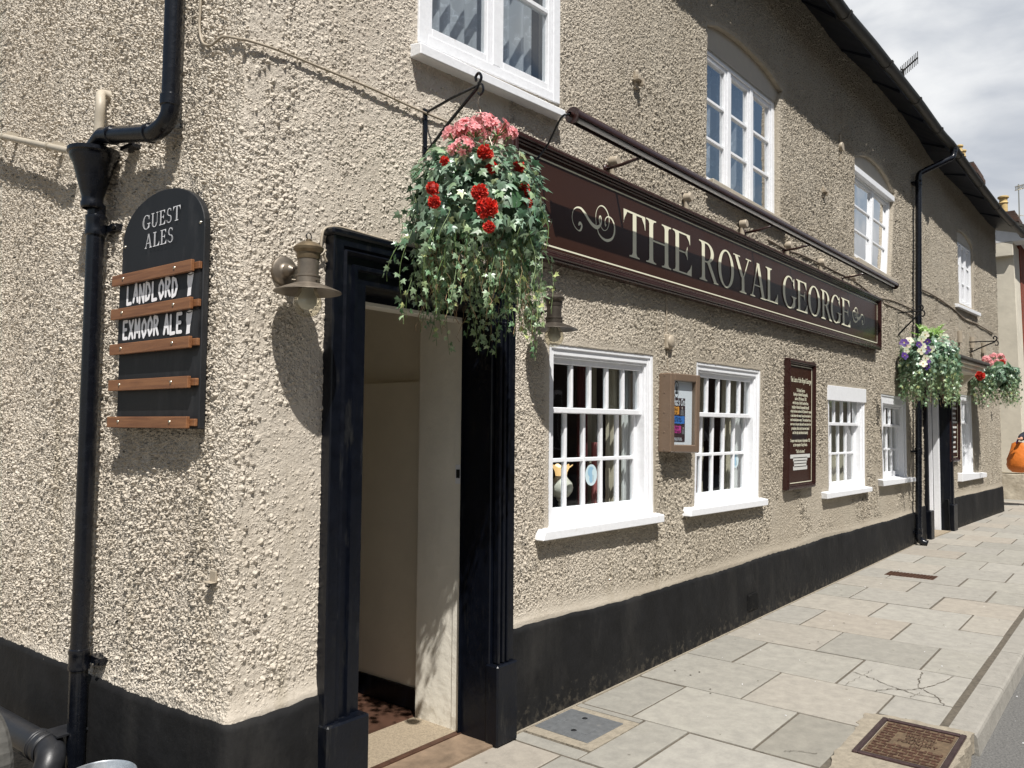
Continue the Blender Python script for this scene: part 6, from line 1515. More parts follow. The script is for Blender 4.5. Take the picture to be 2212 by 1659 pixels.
    T.build('trailing_ivy', MT['ivy'], t); S.build('trailing_stems', MT['stalk'], t)
    tw = MB()
    for i in range(int(ns*.9)):                    # dry rootlets hanging among the strands
        a = r.uniform(0, 2*PI); p = c+Vector((math.cos(a)*R*.8, math.sin(a)*R*.7, -R*r.uniform(.2, 1.4))); q = [p]
        if p.y > -.05 and plane is M: continue
        for k in range(6): q.append(q[-1]+Vector((r.uniform(-.02, .02), r.uniform(-.015, .015), -.028*r.uniform(.6, 1.3))))
        tw.tube(q, .0011, 3, False)
    tw.build('dry_rootlets', MT['twig'], t)
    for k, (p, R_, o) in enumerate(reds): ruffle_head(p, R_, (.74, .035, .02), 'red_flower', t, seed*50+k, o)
    for k, (p, R_) in enumerate(pinks): umbel(p, R_, (.95, .46, .48), 'pink_flower', t, seed*70+k, c+Vector((0, 0, R*.3)))
    for k, (p, n, R_, wh) in enumerate(pansies):
        if wh: pansy(p, n, R_, (.80, .78, .66), (.72, .68, .50), 'white_pansy', t, k)
        else: pansy(p, n, R_, (.10, .035, .24), (.05, .02, .16), 'purple_pansy', t, k)
    if fern:
        fl = Leaves()
        for k in range(26):
            a = k*2*PI/26+r.uniform(-.2, .2); ln = R*r.uniform(.85, 1.35); p = Vector((c.x, c.y, ztop-R*.25)); d = Vector((math.cos(a), math.sin(a)*.8, r.uniform(.8, 2.2))).normalized(); nl = 18
            for q in range(nl):
                f = q/nl; pp = p+d*ln*f+Vector((0, 0, -ln*.35*f*f))
                if plane is M2 and float((np.array([pp.x, pp.y])-BEND)@N2) < .03: break
                sd = d.cross(Vector((0, 0, 1))).normalized(); g = r.uniform(.8, 1.2)
                for s in (-1, 1): fl.leaf(pp+sd*s*ln*.09*(1-f)*1.1, Vector((-.7, -.7, .3))+rsph(r)*.5, sd*s+d*.4, ln*.24*(1.05-f)*(.5+min(1, f*4)*.5), (.22*g, .37*g, .08*g), 'blade', .05, (1.1, 1.1, 1))
        fl.build('fern', MT['ivy'], t)
    return t
def bracket(s, z0, z1, tip_d, tip_z, label, plane=M, sc=1.0, foot=.62):
    m = MB(); r = .0065*sc; P = lambda d, z: plane(s, z, d); o = plane(0, 0, 1)-plane(0, 0, 0)
    m.box(plane, s-.012*sc, s+.012*sc, z0, z1, .0, .008)
    zt = z1-.02
    m.tube([P(.008, zt), P(tip_d*.5, (zt+tip_z)/2+.004), P(tip_d, tip_z)], r, 8)
    m.tube([P(.012, z0+.02), P(tip_d*.45, z0+.02+(tip_z-z0)*.42), P(tip_d*.98, tip_z-.01)], r*1.15, 8)
    m.tube(spline([P(tip_d-.01, tip_z-.01), P(tip_d+.015*sc, tip_z+.03*sc), P(tip_d, tip_z+.055*sc), P(tip_d-.018*sc, tip_z+.045*sc), P(tip_d-.016*sc, tip_z+.022*sc)], 6), r, 8)
    m.tube(spline([P(tip_d-.005, tip_z+.01), P(tip_d+.022*sc, tip_z-.005), P(tip_d+.026*sc, tip_z-.035*sc), P(tip_d+.008*sc, tip_z-.048*sc), P(tip_d-.004*sc, tip_z-.036*sc)], 6), r*.8, 8)
    for z in (z0+.05, z1-.05): m.tube([P(.0, z), P(.014, z)], .006, 8)
    t = m.build('basket_bracket', MT['iron'], None, auto=.6); props(t, label, 'bracket'); return P(tip_d+.008*sc, tip_z-.045*sc)
# basket by the near door: stands out .345 from the wall at s .965
sb = .965; tip1 = F(1031, 196, .345); hk = bracket(sb, F(917, 342)[1], F(914, 234)[1], .345, tip1[1]+.03, 'black iron bracket above the near doorway holding the geranium basket')
def at1(x, y, d): return PF(x, y, d)
def outv(p, c): return (Vector(p)-Vector(c)).normalized()
ccen = PF(1028, 450, .345); ccen.x = sb
reds = [((1048, 330), .50, .045), ((1062, 362), .50, .036), ((960, 348), .42, .026), ((1120, 361), .48, .038), ((935, 407), .50, .034), ((1052, 450), .68, .054), ((1036, 415), .60, .044), ((1127, 410), .54, .046), ((1136, 440), .56, .036), ((938, 436), .52, .034), ((1056, 490), .62, .032)]
R1 = .30
RR = []
for (x, y), d, R_ in reds: d += .05; p = PF(x, y, d); RR.append((p, R_*.80, outv(p, ccen)))
pk = [((980, 292), .36, .046), ((1008, 283), .42, .052), ((1040, 272), .38, .054), ((1075, 282), .42, .052), ((1096, 292), .36, .046), ((1026, 290), .46, .046), ((1060, 295), .30, .046), ((1000, 318), .50, .042), ((984, 326), .40, .034), ((1050, 268), .30, .046)]
basket('full basket of pink and red geraniums with trailing ivy over the near doorway', ccen, R1, F(1030, 322, .345)[1], F(1030, 740, .345)[1], 5, 2200, 108, .046, RR, [(PF(x, y, d), R_) for (x, y), d, R_ in pk], hk, M, lowskew=.12, spread=1.0)
# pansy basket by the far downpipe
def far_basket(px, py, d): s, z = F2(px, py, d); return s, z
s2b, z2t = F2(1929, 681, .0)[0], 0
zb0, zb1 = F2(1930, 735, 0)[1], F2(1929, 674, 0)[1]
s_b2 = F2(1930, 700, 0)[0]
def tipd(px, py, s):                            # how far out the bracket tip stands
    best = min(np.linspace(.1, 1.2, 200), key=lambda d: abs(F2(px, py, d)[0]-s)); return float(best), F2(px, py, best)[1]
d_b2, z_b2 = tipd(1990, 672, s_b2); print('basket2', s_b2, d_b2, z_b2)
hk2 = bracket(s_b2, zb0, zb1, d_b2, z_b2, 'black iron bracket left of the far drainpipe holding the pansy basket', plane=M2, sc=1.5)
dpc, zc2 = tipd(2008, 775, s_b2); c2 = M2(s_b2, zc2, dpc)
print('c2', c2, dpc)
R2 = .36
pans = []
for k, (x, y, wh) in enumerate(((1998, 724, 1), (1990, 733, 1), (2003, 738, 0), (1985, 745, 0), (1995, 748, 1), (1990, 757, 1), (2001, 756, 0), (2012, 754, 1), (1999, 774, 1), (1994, 786, 1), (2001, 781, 0), (2002, 792, 0), (2042, 727, 1), (2046, 740, 1), (2048, 748, 0), (2050, 769, 1), (1953, 741, 0), (1958, 747, 1), (1957, 758, 1), (1954, 769, 0), (1964, 736, 1))):
    dd = dpc+(.20 if 1975 < x < 2035 else .05); p = M2(*F2(x, y, dd), dd); pans.append((p, (Vector((-.75, -.6, .15))+rsph(rnd)*.35), .037*rnd.uniform(.85, 1.15), wh))
basket('basket of white and purple pansies and bright fern in front of the far drainpipe', c2, R2, F2(2008, 728, dpc)[1], F2(2010, 885, dpc)[1], 8, 1250, 120, .058, [], [], hk2, M2, pansies=pans, fern=True)
# third basket beyond the hood
s_b3 = F2(2093, 760, 0)[0]; d_b3, z_b3 = tipd(2150, 737, s_b3); print('basket3', s_b3, d_b3, z_b3)
hk3 = bracket(s_b3, F2(2094, 765, 0)[1], F2(2093, 737, 0)[1], d_b3, z_b3, 'thin black iron bracket above the far hood holding the farthest basket', plane=M2, sc=1.6)
d3, zc3 = tipd(2149, 812, s_b3); d3 = min(d3, .62); c3 = M2(s_b3, F2(2149, 806, d3)[1], d3)
reds3 = [(M2(*F2(x, y, d3+o), d3+o), R_, Vector((-.7, -.6, .2))) for x, y, o, R_ in ((2117, 812, .1, .075), (2165, 783, .1, .055), (2186, 812, .0, .05))]
pk3 = [(M2(*F2(x, y, d3), d3), R_) for x, y, R_ in ((2130, 777, .065), (2145, 771, .07), (2160, 772, .07), (2139, 784, .06), (2152, 781, .05), (2167, 778, .05))]
basket('smaller basket of pink and red geraniums beyond the far hood', c3, .37, F2(2150, 790, d3)[1], F2(2150, 884, d3)[1], 12, 900, 80, .068, reds3, pk3, hk3, M2)
# ================================================================== iron in the pavement
GW = lambda a, b, c: Vector((a, b, c))
def big_cover():
    t = thing('manhole_cover', 'rusty square iron cover cast with foundry lettering at the kerb edge', 'manhole cover', (2.86, -1.66, 0))
    x0, x1, y0, y1 = 2.545, 3.135, -1.872, -1.462
    m = MB(); r = .028
    for a in ((x0, x1, y0, y0+r), (x0, x1, y1-r, y1), (x0, x0+r, y0+r, y1-r), (x1-r, x1, y0+r, y1-r)): m.box(GW, a[0], a[1], a[2], a[3], -.10, .016)
    m.build('frame', MT['rustl'], t, bevel=.004)
    m = MB(); m.box(GW, x0+r+.006, x1-r-.006, y0+r+.006, y1-r-.006, -.02, .007); m.build('plate', MT['dirt'], t)
    m = MB(); X0, X1, Y0, Y1 = x0+r+.02, x1-r-.02, y0+r+.016, y1-r-.016; k = 0; p = .0355
    nx, ny = int((X1-X0)/p), int((Y1-Y0)/p); sx, sy = (X1-X0)/nx, (Y1-Y0)/ny
    cxm, cym = (x0+x1)/2+.03, (y0+y1)/2-.03
    for i in range(nx):
        for j in range(ny):
            cx, cy = X0+(i+.5)*sx, Y0+(j+.5)*sy
            if abs(cx-cxm) < .10 and abs(cy-cym) < .115: continue
            k = (i+j) % 2
            if k: m.box(GW, cx-.014, cx+.014, cy-.005, cy+.013, .007, .0125); m.box(GW, cx-.014, cx-.004, cy-.018, cy-.005, .007, .0122)
            else: m.box(GW, cx-.013, cx-.002, cy-.016, cy+.016, .007, .0125); m.box(GW, cx-.002, cx+.016, cy-.016, cy-.006, .007, .0122)
    m.build('raised_pattern', MT['rust'], t, bevel=.0015)
    fl = lambda u, v, d: Vector((cxm+v, cym-u, d))
    for tx, v in (('BRISTOL', -.070), ('CASTLE', -.022), ('FOUNDRY', .026), ('Ltd', .072)):
        text_mesh(tx, .046, lambda u, w, d: Vector((cxm-v*1.0+0*u+(-w if False else w), cym+(-u), d)), 0, 0, .0125, MT['rust'], 'cast_lettering', t, xs=.85, bold=.0012)
    m = MB(); m.box(GW, cxm-.09, cxm+.1, cym-.105, cym+.105, .0068, .0076); m.build('name_field', MT['dirt'], t)
big_cover()
def small_cover():
    q = [(2.14, -.055), (2.135, -.40), (1.79, -.395), (1.80, -.05)]; t = thing('access_cover', 'small smooth grey access cover set in the pavement beside the doorway', 'manhole cover', (1.96, -.22, 0))
    m = MB(); m.hexa([(x, y, -.03) for x, y in q]+[(x, y, .006) for x, y in q]); m.build('plate', MT['greyi'], t, bevel=.002)
    m = MB()
    for k in range(3):
        m.box(GW, 1.82, 2.11, -.12-.10*k-.006, -.12-.10*k, .006, .0075)
    for x, y in ((2.0, -.12), (1.92, -.32)): m.box(GW, x-.05, x+.05, y-.018, y+.018, .006, .008)
    m.build('ribs', MT['greyi'], t, bevel=.001)
    m = MB()
    for x, y in ((2.06, -.20), (1.88, -.25)): m.lathe([(.0, .0015), (.014, .0015), (.016, 0)], (x, y, .0065), n=16)
    m.build('keyhole', MT['board'], t)
small_cover()
def grate():
    m = MB(); t = MB(); m.box(GW, 7.86, 8.13, -.80, -.31, -.02, .004); o = m.build('drain_cover', MT['rust'], bevel=.002); props(o, 'narrow rusty iron drain cover across the pavement half way along', 'drain cover')
    b = MB()
    for i in range(8):
        for j in range(14): b.box(GW, 7.875+i*.031, 7.895+i*.031, -.79+j*.0345, -.77+j*.0345, .004, .009)
    b.build('studs', MT['rust'], o)
grate()
def cracks():
    def crack(pts, w, seed):
        r = random.Random(seed); P = []
        for i in range(len(pts)-1):
            a, b = pts[i], pts[i+1]
            for k in range(9): f = k/9; P.append((a[0]+(b[0]-a[0])*f+r.uniform(-.008, .008), a[1]+(b[1]-a[1])*f+r.uniform(-.008, .008)))
        P.append(pts[-1]); m = MB(); vs, fs = [], []
        for i, p in enumerate(P):
            q = P[min(i+1, len(P)-1)]; o = P[max(i-1, 0)]; t_ = Vector((q[0]-o[0], q[1]-o[1], 0)).normalized(); n = Vector((-t_.y, t_.x, 0))*w*r.uniform(.3, 1.2)*.36
            vs += [(p[0]+n.x, p[1]+n.y, .0045), (p[0]-n.x, p[1]-n.y, .0045)]
        for i in range(len(P)-1): fs.append((2*i, 2*i+1, 2*i+3, 2*i+2))
        return vs, fs
    m = MB()
    for pts, w, s in (([(3.92, -1.08), (3.86, -1.22), (3.76, -1.36), (3.70, -1.50), (3.72, -1.66)], .009, 1), ([(3.60, -1.29), (3.72, -1.38), (3.78, -1.48), (3.95, -1.56), (4.25, -1.62)], .010, 2), ([(4.22, -1.44), (4.02, -1.46), (3.84, -1.50), (3.76, -1.60), (3.61, -1.68)], .009, 3), ([(3.62, -1.12), (3.80, -1.15), (4.05, -1.17)], .004, 4), ([(3.62, -1.50), (3.75, -1.52)], .006, 5), ([(2.42, -1.34), (2.38, -1.24), (2.34, -1.2)], .006, 6)):
        v, f = crack(pts, w, s); m.add(v, f)
    props(m.build('slab_crack', MT['joint']), kind='structure')
    # small litter: gum spots and chips
    m = MB(); r = random.Random(21)
    for i in range(34):
        x, y = r.uniform(1.7, 9), r.uniform(-1.65, -.05); a = r.uniform(.004, .010); n = 7
        m.poly([(x+a*r.uniform(.6, 1)*math.cos(k*2*PI/n), y+a*r.uniform(.6, 1)*math.sin(k*2*PI/n), .0052) for k in range(n)])
    props(m.build('gum_spots', MT['joint']), kind='stuff')
    bpy.data.objects['gum_spots']['label'] = 'dark flattened gum spots scattered over the paving slabs'; bpy.data.objects['gum_spots']['category'] = 'litter'
    m = MB()
    for i in range(60):
        x, y = (r.uniform(2.2, 9), r.uniform(-1.85, -.05)) if i < 35 else (r.uniform(2.0, 6), r.uniform(-2.6, -1.93)); z = .004 if y > -1.9 else -.11; a = r.uniform(.002, .0075)
        c = Vector((x, y, z+a*.4)); m.add([c+Vector((-a, -a*.5, -a*.4)), c+Vector((a, -a*.3, -a*.4)), c+Vector((0, a, -a*.4)), c+Vector((0, 0, a*.5))], [(0, 1, 2), (0, 1, 3), (1, 2, 3), (2, 0, 3)])
    o = m.build('pale_grit', MT['paper']); props(o, 'tiny pale chips of grit on the paving and the road', 'litter', kind='stuff')
cracks()

# ================================================================== bucket and tyre by the side wall
def bucket():
    p = PG(216, 1672, .30); t = thing('bucket', 'galvanised metal bucket on the ground in front of the side wall plinth', 'bucket', (p.x, p.y, 0)); R = .120; H = .30
    m = MB(); m.lathe([(.001, .012), (R*.70, .012), (R*.99, H-.004), (R*1.02, H+.002), (R*1.045, H), (R*1.03, H-.008), (R*.99, H-.03), (R*.97, H-.05), (R*.72, 0), (.001, .0)], (p.x, p.y, 0), n=44); m.build('pail', MT['zinc'], t, auto=.6)
    m = MB()
    for s in (1, -1): m.box(lambda a, b, c: Vector((p.x+a, p.y+b, c)), (R*1.0 if s > 0 else -R*1.04), (R*1.04 if s > 0 else -R*1.0), -.018, .018, H-.045, H-.01)
    m.build('ear', MT['zinc'], t, bevel=.002)
    m = MB(); m.tube([Vector((p.x+R*1.08*math.cos(a), p.y-R*.9*math.sin(a)*.55, H-.03-R*.75*math.sin(a))) for a in np.linspace(0, PI, 18)], .0028, 6); m.build('handle', MT['zinc'], t, True)
bucket()
def tyre():
    R = .22; best = None
    c = PL(-88, 1615, .50)
    for d in (.42,): s, z = FL(8, 1615, d)
    c = ML(s+R*1.12, R+.004, d); t = thing('wheel', 'dusty black rubber wheel standing by the waste pipe at the left edge', 'wheel', (c.x, c.y, 0))
    m = MB(); vs, fs = [], []; N = 64; prof = [(R*.62, -.05), (R*.8, -.062), (R*.93, -.056), (R*.985, -.04), (R, -.015), (R, .015), (R*.985, .04), (R*.93, .056), (R*.8, .062), (R*.62, .05)]
    ex = Vector((LD[0], LD[1], 0)); ez = Vector((0, 0, 1)); en = NL_v
    for i in range(N):
        a = 2*PI*i/N; gk = .988 if i % 2 else 1.0
        for rr, w in prof: q = rr*(gk if rr > R*.95 else 1); vs.append(c+ex*q*math.cos(a)+ez*q*math.sin(a)+en*w)
    K = len(prof)
    for i in range(N):
        i2 = (i+1) % N
        for k in range(K-1): fs.append((i*K+k, i*K+k+1, i2*K+k+1, i2*K+k))
    m.add(vs, fs); m.build('tyre', MT['tyre'], t)
    m = MB(); m.lathe([(.001, .03), (.035, .03), (.04, .01), (R*.55, .0), (R*.64, .02), (R*.64, -.02), (.001, -.02)], c, en, 32); m.build('hub', MT['pipeg'], t, auto=.5)
tyre()

# ================================================================== neighbours
def neighbours():
    xf = 20.4
    e0 = PX(2189, 515, xf); ye = -.27
    # cream rendered building: flank facing us, front along the street
    t = thing('cream_building', 'cream rendered house beyond the pub with a white gable board', 'building', (xf, 3, 0))
    m = MB(); zt = 6.15
    m.hexa([(xf, ye-.05, .62), (xf+1.0, ye-.05, .62), (xf+1.0, 8, .62), (xf, 8, .62), (xf, ye+.05, zt), (xf+1.0, ye+.05, zt), (xf+1.0, 8, zt+.4), (xf, 8, zt+.4)])
    m.box(GW, xf-.14, xf+.6, ye+.04, ye+.50, 5.80, zt-.0); m.build('wall', MT['creamw'], t, bevel=.01)
    m = MB(); r = random.Random(6); vs = []; n = 30
    m.hexa([(xf-.06, ye-.06, -.2), (xf+1, ye-.06, -.2), (xf+1, 8, -.2), (xf-.06, 8, -.2), (xf-.05, ye-.05, .60), (xf+1, ye-.05, .60), (xf+1, 8, .60), (xf-.05, 8, .60)])
    m.build('plinth', nmat('flaking_plinth', (.42, .36, .27), .9, var=.25, vscale=4, bump=.02, bscale=7, var2=(.62, .56, .45)), t, bevel=.01)
    m = MB(); y = 2.6                              # white sloping barge board of the low gable
    za, zb = 6.86, 6.30
    m.hexa([(xf-.14, ye-.35, zt-.02), (xf+.4, ye-.35, zt-.02), (xf+.4, y, zt-.02), (xf-.14, y, zt-.02), (xf-.14, ye-.35, zt+.10), (xf+.4, ye-.35, zt+.10), (xf+.4, y, zt+1.25), (xf-.14, y, zt+1.25)]); m.build('gable_board', MT['whiteb'], t)
    m = MB(); m.hexa([(xf-.25, ye-.45, zt+.10), (xf+6, ye-.45, zt+.10), (xf+6, 3.5, zt+1.75), (xf-.25, 3.5, zt+1.75), (xf-.25, ye-.45, zt+.16), (xf+6, ye-.45, zt+.16), (xf+6, 3.5, zt+1.83), (xf-.25, 3.5, zt+1.83)]); m.build('roof', MT['slate'], t)
    # red brick house next along
    t = thing('red_brick_building', 'red brick house front at the right edge of the street', 'building', (xf+8, 3, 0))
    m = MB(); m.hexa([(xf+1.0, ye-.07, -.2), (xf+22, ye-.3, -.2), (xf+22, 8, -.2), (xf+1.0, 8, -.2), (xf+1.0, ye+.03, 6.3), (xf+22, ye-.3, 6.3), (xf+22, 8, 6.3), (xf+1.0, 8, 6.3)]); m.build('wall', MT['redb'], t)
    m = MB(); m.box(GW, xf+.9, xf+22, ye-.42, ye-.0, 6.25, 6.42); m.build('soffit_board', MT['whiteb'], t)
    m = MB(); m.tube([(xf+.8, ye-.48, 6.44), (xf+22, ye-.7, 6.44)], .06, 10); m.build('gutter', MT['iron'], t)
    m = MB()
    for x in (xf+4, xf+8.5, xf+13):
        for z in (.9, 3.8): m.box(GW, x, x+1.1, ye-.14, ye+.05, z, z+1.5)
    m.build('window', MT['white'], t)
    m = MB(); m.hexa([(xf+.9, ye-.5, 6.45), (xf+22, ye-.7, 6.45), (xf+22, 4, 9), (xf+.9, 4, 9), (xf+.9, ye-.5, 6.52), (xf+22, ye-.7, 6.52), (xf+22, 4, 9.1), (xf+.9, 4, 9.1)]); m.build('roof', MT['slate'], t)
    # chimney with a buff pot, seen over the gutter end
    def chimney(px, py0, py1, x, wpx, label, stack=True, pots=1):
        a, b = PX(px, py0, x), PX(px, py1, x); R = (PX(px+wpx/2, py1, x)-PX(px-wpx/2, py1, x)).length/2
        t = thing('chimney', label, 'chimney', (x, b.y, 6))
        for k in range(pots):
            m = MB(); H = a.z-b.z; cx, cy = x-k*.5, b.y-k*.0
            m.lathe([(R*.95, -.1), (R*.92, H*.55), (R*1.12, H*.60), (R*.9, H*.68), (R*.88, H*.82), (R*1.25, H*.9), (R*1.25, H*.97), (R*1.0, H), (R*.7, H), (R*.7, H*.6)], (cx, cy, b.z), n=20); m.build('chimney_pot', MT['pot'], t, auto=.5)
        m = MB()
        for k, e in enumerate((.0, .06, .10, .05)): m.box(GW, x-.6-e, x+.6+e, b.y-.35-e, b.y+.35+e, b.z-.08-k*.12-.12, b.z-.08-k*.12)
        m.box(GW, x-.6, x+.6, b.y-.35, b.y+.35, b.z-2.2, b.z-.56); m.build('stack', MT['darkb'], t)
    chimney(2168, 424, 462, 26, 20, 'brick chimney with a tall buff pot beyond the end of the gutter')
    chimney(2081, 324, 360, 24.0, 12, 'pair of buff chimney pots just showing above the pub gutter', pots=2)
    # television aerials
    def mast(px, py0, py1, x, label, el):
        a, b = PX(px, py0, x), PX(px+2, py1, x); m = MB(); m.tube([a, b, b-Vector((0, 0, 1.5))], .018, 6); o = m.build('aerial', MT['screw']); props(o, label, 'aerial')
        m = MB()
        for p, q in el: m.tube([PX(*p, x), PX(*q, x)], .012, 5)
        m.build('elements', MT['screw'], o)
    mast(2200, 398, 470, 27, 'tall thin television aerial mast at the right edge above the chimney', [((2192, 404), (2216, 398))]+[((2194+i*3, 402-i*.8), (2194+i*3, 412-i*.8)) for i in range(7)]+[((2192, 412), (2214, 406)), ((2196, 464), (2212, 466))])
    A = PX(1945, 158, 13); B = PX(1983, 124, 13); m = MB(); m.tube([A, B], .014, 6); q = PX(1950, 160, 13); m.tube([q, PX(1953, 151, 13), PX(1947, 150, 13)], .02, 6); m.tube([q, q-Vector((0, 0, 1.2))], .02, 6)
    o = m.build('aerial', MT['gutter']); props(o, 'small comb-shaped television aerial above the pub gutter', 'aerial')
    m = MB()
    for i in range(11):
        c = A+(B-A)*(.02+.096*i); m.tube([c-Vector((0, 0, .11)), c+Vector((0, 0, .11))], .007, 5)
    m.build('elements', MT['gutter'], o)
    # across the street: what the lower panes reflect
    t = thing('opposite_building', 'dark brick building across the street mirrored in the lower window panes', 'building', (8, -12, 0))
    m = MB(); m.box(GW, -14, 60, -19, -11.5, -.2, 7.5); m.build('wall', MT['darkb'], t)
    m = MB()
    for i in range(12):
        for z in (1.0, 4.2): m.box(GW, -10+i*3.4, -8.9+i*3.4, -11.55, -11.40, z, z+1.6)
    m.build('window', MT['white'], t)
    m = MB()
    for i in range(12):
        for z in (1.0, 4.2): m.box(GW, -9.92+i*3.4, -8.98+i*3.4, -11.42, -11.38, z+.08, z+1.52)
    m.build('pane', MT['board'], t)
    m = MB(); m.hexa([(-14, -11.2, 7.4), (60, -11.2, 7.4), (60, -15.5, 10), (-14, -15.5, 10), (-14, -11.2, 7.5), (60, -11.2, 7.5), (60, -15.5, 10.1), (-14, -15.5, 10.1)]); m.build('roof', MT['slate'], t)
neighbours()

# ================================================================== the shopper at the right edge
def shopper():
    E = PX(2205, 944, 18.6)                       # the elbow that carries the bag
    print('elbow', E)
    bx, by, z0 = E.x+.08, E.y-.38, E.z-1.36           # body stands to the right of the bag arm, walking away up the street
    t = thing('person', 'person in a dark padded coat with an orange bag at the right edge', 'person', (bx, by, z0))
    zs = 1.53
    J = dict(pel=(0, 0, .98), wst=(0, 0, 1.14), chs=(.0, 0, 1.36), nck=(0, 0, 1.52), hd0=(0, 0, 1.60), hd1=(-.02, 0, 1.70), hd2=(0, 0, 1.78),
             shL=(0, .19, 1.46), elL=(-.08, .36, 1.36), wrL=(-.28, .35, 1.33), haL=(-.35, .35, 1.33), shR=(0, -.19, 1.46), elR=(.03, -.26, 1.18), wrR=(-.06, -.27, .94), haR=(-.08, -.27, .86),
             hpL=(0, .10, .92), knL=(-.06, .11, .50), anL=(.04, .11, .09), toL=(-.10, .12, .04), hpR=(0, -.10, .92), knR=(.05, -.11, .50), anR=(.16, -.11, .12), toR=(.03, -.12, .04))
    ed = [('pel', 'wst'), ('wst', 'chs'), ('chs', 'nck'), ('nck', 'hd0'), ('hd0', 'hd1'), ('hd1', 'hd2'), ('chs', 'shL'), ('shL', 'elL'), ('elL', 'wrL'), ('wrL', 'haL'), ('chs', 'shR'), ('shR', 'elR'), ('elR', 'wrR'), ('wrR', 'haR'), ('pel', 'hpL'), ('hpL', 'knL'), ('knL', 'anL'), ('anL', 'toL'), ('pel', 'hpR'), ('hpR', 'knR'), ('knR', 'anR'), ('anR', 'toR')]
    rad = dict(pel=.15, wst=.13, chs=.15, nck=.055, hd0=.075, hd1=.10, hd2=.075, shL=.075, elL=.055, wrL=.034, haL=.035, shR=.075, elR=.055, wrR=.034, haR=.035, hpL=.10, knL=.062, anL=.042, toL=.035, hpR=.10, knR=.062, anR=.042, toR=.035)
    def skin(name, names, scale, mat, par, grow=0.0, root='pel'):
        names = list(names); me = bpy.data.meshes.new(name); ix = {n: i for i, n in enumerate(names)}
        me.from_pydata([(bx+J[n][0], by+J[n][1], z0+J[n][2]) for n in names], [(ix[a], ix[b]) for a, b in ed if a in ix and b in ix], [])
        ob = bpy.data.objects.new(name, me); COL.objects.link(ob); md = ob.modifiers.new('s', 'SKIN'); sb_ = ob.modifiers.new('b', 'SUBSURF'); sb_.levels = 2; sb_.render_levels = 2
        for i, n in enumerate(names): k = rad[n]*scale+grow; me.skin_vertices[0].data[i].radius = (k, k); me.skin_vertices[0].data[i].use_root = (n == root)
        dg = bpy.context.evaluated_depsgraph_get(); dg.update(); m2 = bpy.data.meshes.new_from_object(ob.evaluated_get(dg)); m2.name = name; bpy.data.objects.remove(ob)
        m2.materials.clear(); return link(name, m2, mat, par, True)
    body = skin('body', list(J), 1.0, MT['skin'], t)
    coat = skin('coat', ['pel', 'wst', 'chs', 'nck', 'shL', 'elL', 'wrL', 'shR', 'elR', 'wrR', 'hpL', 'hpR'], 1.0, MT['coatm'], t, .028)
    skin('trousers', ['pel', 'hpL', 'knL', 'anL', 'hpR', 'knR', 'anR'], 1.0, nmat('dark_trousers', (.02, .022, .03), .9), t, .014)
    m = MB(); m.lathe([(.0, .125), (.05, .12), (.09, .09), (.112, .03), (.110, -.04), (.09, -.10)], (bx+.015, by, z0+1.72), n=20); m.build('hair', nmat('grey_hair', (.25, .22, .2), .8), t, True)
    m = MB()
    for sd, a in (('L', 1), ('R', -1)):
        h = Vector((bx, by, z0))+Vector(J['ha'+sd]); w_ = Vector((bx, by, z0))+Vector(J['wr'+sd]); f = (h-w_).normalized(); sdv = f.cross(Vector((0, 0, 1))) if abs(f.z) < .9 else Vector((0, 1, 0)); sdv.normalize(); nn = sdv.cross(f)
        for k in range(4): b = h+f*.03+sdv*(k-1.5)*.019; L_ = (.062, .072, .066, .052)[k]; m.tube([b, b+f*L_*.5+nn*-.006, b+f*L_*.8-nn*.022], [.0095, .009, .007], 8)
        b = h-f*.01+sdv*a*.035; m.tube([b, b+sdv*a*.02+f*.03, b+f*.055+sdv*a*.015-nn*.01], [.011, .010, .008], 8)
    m.build('fingers', MT['skin'], body, True)
    # face: nose, eyes, mouth, ears
    m = MB(); hc = Vector((bx-.02, by, z0+1.68)); m.tube([hc+Vector((-.095, 0, .02)), hc+Vector((-.118, 0, -.012)), hc+Vector((-.10, 0, -.02))], [.006, .013, .008], 8)
    for s in (-1, 1): m.tube([hc+Vector((.01, s*.098, .02)), hc+Vector((.015, s*.108, 0)), hc+Vector((.01, s*.098, -.03))], [.008, .013, .007], 8)
    m.build('nose_and_ears', MT['skin'], body, True)
    m = MB()
    for s in (-1, 1): m.lathe([(.0, .004), (.010, .002), (.012, 0)], hc+Vector((-.092, s*.035, .022)), (-1, 0, 0), 10)
    m.box(GW, hc.x-.100, hc.x-.094, hc.y-.024, hc.y+.024, hc.z-.052, hc.z-.046); m.build('eyes_and_mouth', MT['board'], body)
    m = MB()
    for s, k in (('L', .04), ('R', .04)): f = Vector((bx, by, z0))+Vector(J['to'+s]); a = Vector((bx, by, z0))+Vector(J['an'+s]); m.tube([a+Vector((.04, 0, -.05)), a+Vector((-.02, 0, -.03)), f+Vector((-.05, 0, .005))], [.045, .05, .038], 12)
    m.build('shoe', MT['board'], t, True)
    # the bag: hangs on the forearm from two handles, belly full, mouth pinched
    bg = thing('shopping_bag', 'large slouching orange shopping bag hanging from the arm at the right edge', 'bag', (bx-.2, by+.36, .6))
    top = z0+1.30; cx, cy = bx-.18, by+.33; m = MB(); vs, fs = [], []; n = 34; rows = [(0, .20, .04), (.10, .22, .08), (.25, .25, .12), (.42, .28, .15), (.56, .285, .16), (.66, .26, .14), (.74, .17, .09), (.755, .01, .01)]
    r = random.Random(4)
    for z, a, b in rows:
        for k in range(n): w = 2*PI*k/n; j = 1+.035*math.sin(5*w+z*14)+.03*math.sin(9*w-z*20); vs.append((cx+b*j*math.cos(w), cy+a*j*math.sin(w)+.05*z, top-.06-z*.86+(.018*math.sin(w*3) if z == 0 else 0)))
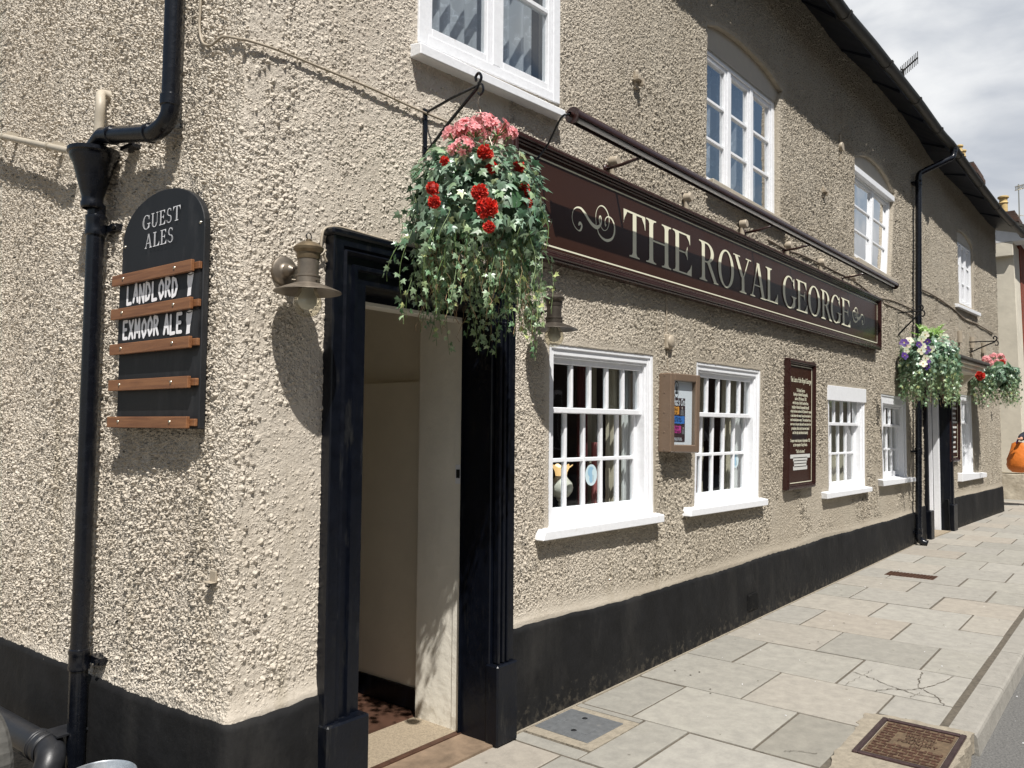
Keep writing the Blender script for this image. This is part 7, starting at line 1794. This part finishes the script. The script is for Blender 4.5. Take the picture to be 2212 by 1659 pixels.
    for i in range(len(rows)-1):
        for k in range(n): k2 = (k+1) % n; fs.append((i*n+k, i*n+k2, (i+1)*n+k2, (i+1)*n+k))
    m.add(vs, fs); m.build('bag_body', MT['bagm'], bg, True)
    m = MB()
    for b in (-.04, .04): m.tube(spline([(cx+b, cy-.12, top-.08), (cx+b, cy-.08, top+.02), (cx, cy-.0, top+.065), (cx+b, cy+.08, top+.02), (cx+b, cy+.12, top-.08)], 5), .012, 6)
    m.build('handle', nmat('purple_strap', (.12, .03, .22), .6), bg, True)
shopper()
print('objects', len(bpy.data.objects))
# ------------------------------------------------------------------ countable pieces become parts of their own
def split_pieces(ob, gap):
    me = ob.data; n = len(me.vertices)
    if n > 60000 or n == 0: return
    par = list(range(n))
    def fd(a):
        while par[a] != a: par[a] = par[par[a]]; a = par[a]
        return a
    for e in me.edges:
        a, b = fd(e.vertices[0]), fd(e.vertices[1])
        if a != b: par[a] = b
    isl = {}
    for i in range(n): isl.setdefault(fd(i), []).append(i)
    keys = list(isl); co = np.zeros(n*3); me.vertices.foreach_get('co', co); co = co.reshape(-1, 3)
    box = [(co[isl[k]].min(0)-gap/2, co[isl[k]].max(0)+gap/2) for k in keys]; g = list(range(len(keys)))
    def gf(a):
        while g[a] != a: a = g[a]
        return a
    for i in range(len(keys)):
        for j in range(i):
            if np.all(box[i][0] <= box[j][1]) and np.all(box[j][0] <= box[i][1]):
                a, b = gf(i), gf(j)
                if a != b: g[a] = b
    grp = {}
    for i, k in enumerate(keys): grp.setdefault(gf(i), []).append(k)
    if len(grp) < 2: return
    lab = np.zeros(n, int)
    for q, (_, ks) in enumerate(grp.items()):
        for k in ks: lab[isl[k]] = q
    for q in range(1, len(grp)):
        bm = bmesh.new(); bm.from_mesh(me); bm.verts.ensure_lookup_table(); bmesh.ops.delete(bm, geom=[v for v in bm.verts if lab[v.index] != q], context='VERTS')
        m2 = bpy.data.meshes.new(me.name); bm.to_mesh(m2); bm.free()
        for m in me.materials: m2.materials.append(m)
        o = ob.copy(); o.data = m2; COL.objects.link(o); o.parent = ob.parent
    bm = bmesh.new(); bm.from_mesh(me); bm.verts.ensure_lookup_table(); bmesh.ops.delete(bm, geom=[v for v in bm.verts if lab[v.index] != 0], context='VERTS'); bm.to_mesh(me); bm.free()
SPLIT = {'fingers': .02, 'fluting': .03, 'plinth_block': .01, 'collar': .05, 'lettering': -.004, 'gutter_clip': .2, 'arm': .02, 'wall_flange': .01, 'screw': .01, 'pipe_clip': .03, 'pane': .001, 'soffit_joint': .2, 'scroll_ornament': .2,
         'hood_bracket': .1, 'end_cap': .1, 'pipe_socket': .1, 'elements': .3, 'window': .001, 'keyhole': .02, 'ear': .02, 'handle': -.01, 'shoe': .05, 'cable_clip': .03, 'ribs': .001, 'door_reveal': .05, 'painted_name': .0, 'plinth': .01}
for ob in [o for o in bpy.data.objects if o.type == 'MESH' and o.parent is not None]:
    nm = ob.name.split('.')[0]
    if nm in SPLIT and not (nm == 'window' and ob.children): split_pieces(ob, SPLIT[nm])
print('objects', len(bpy.data.objects))
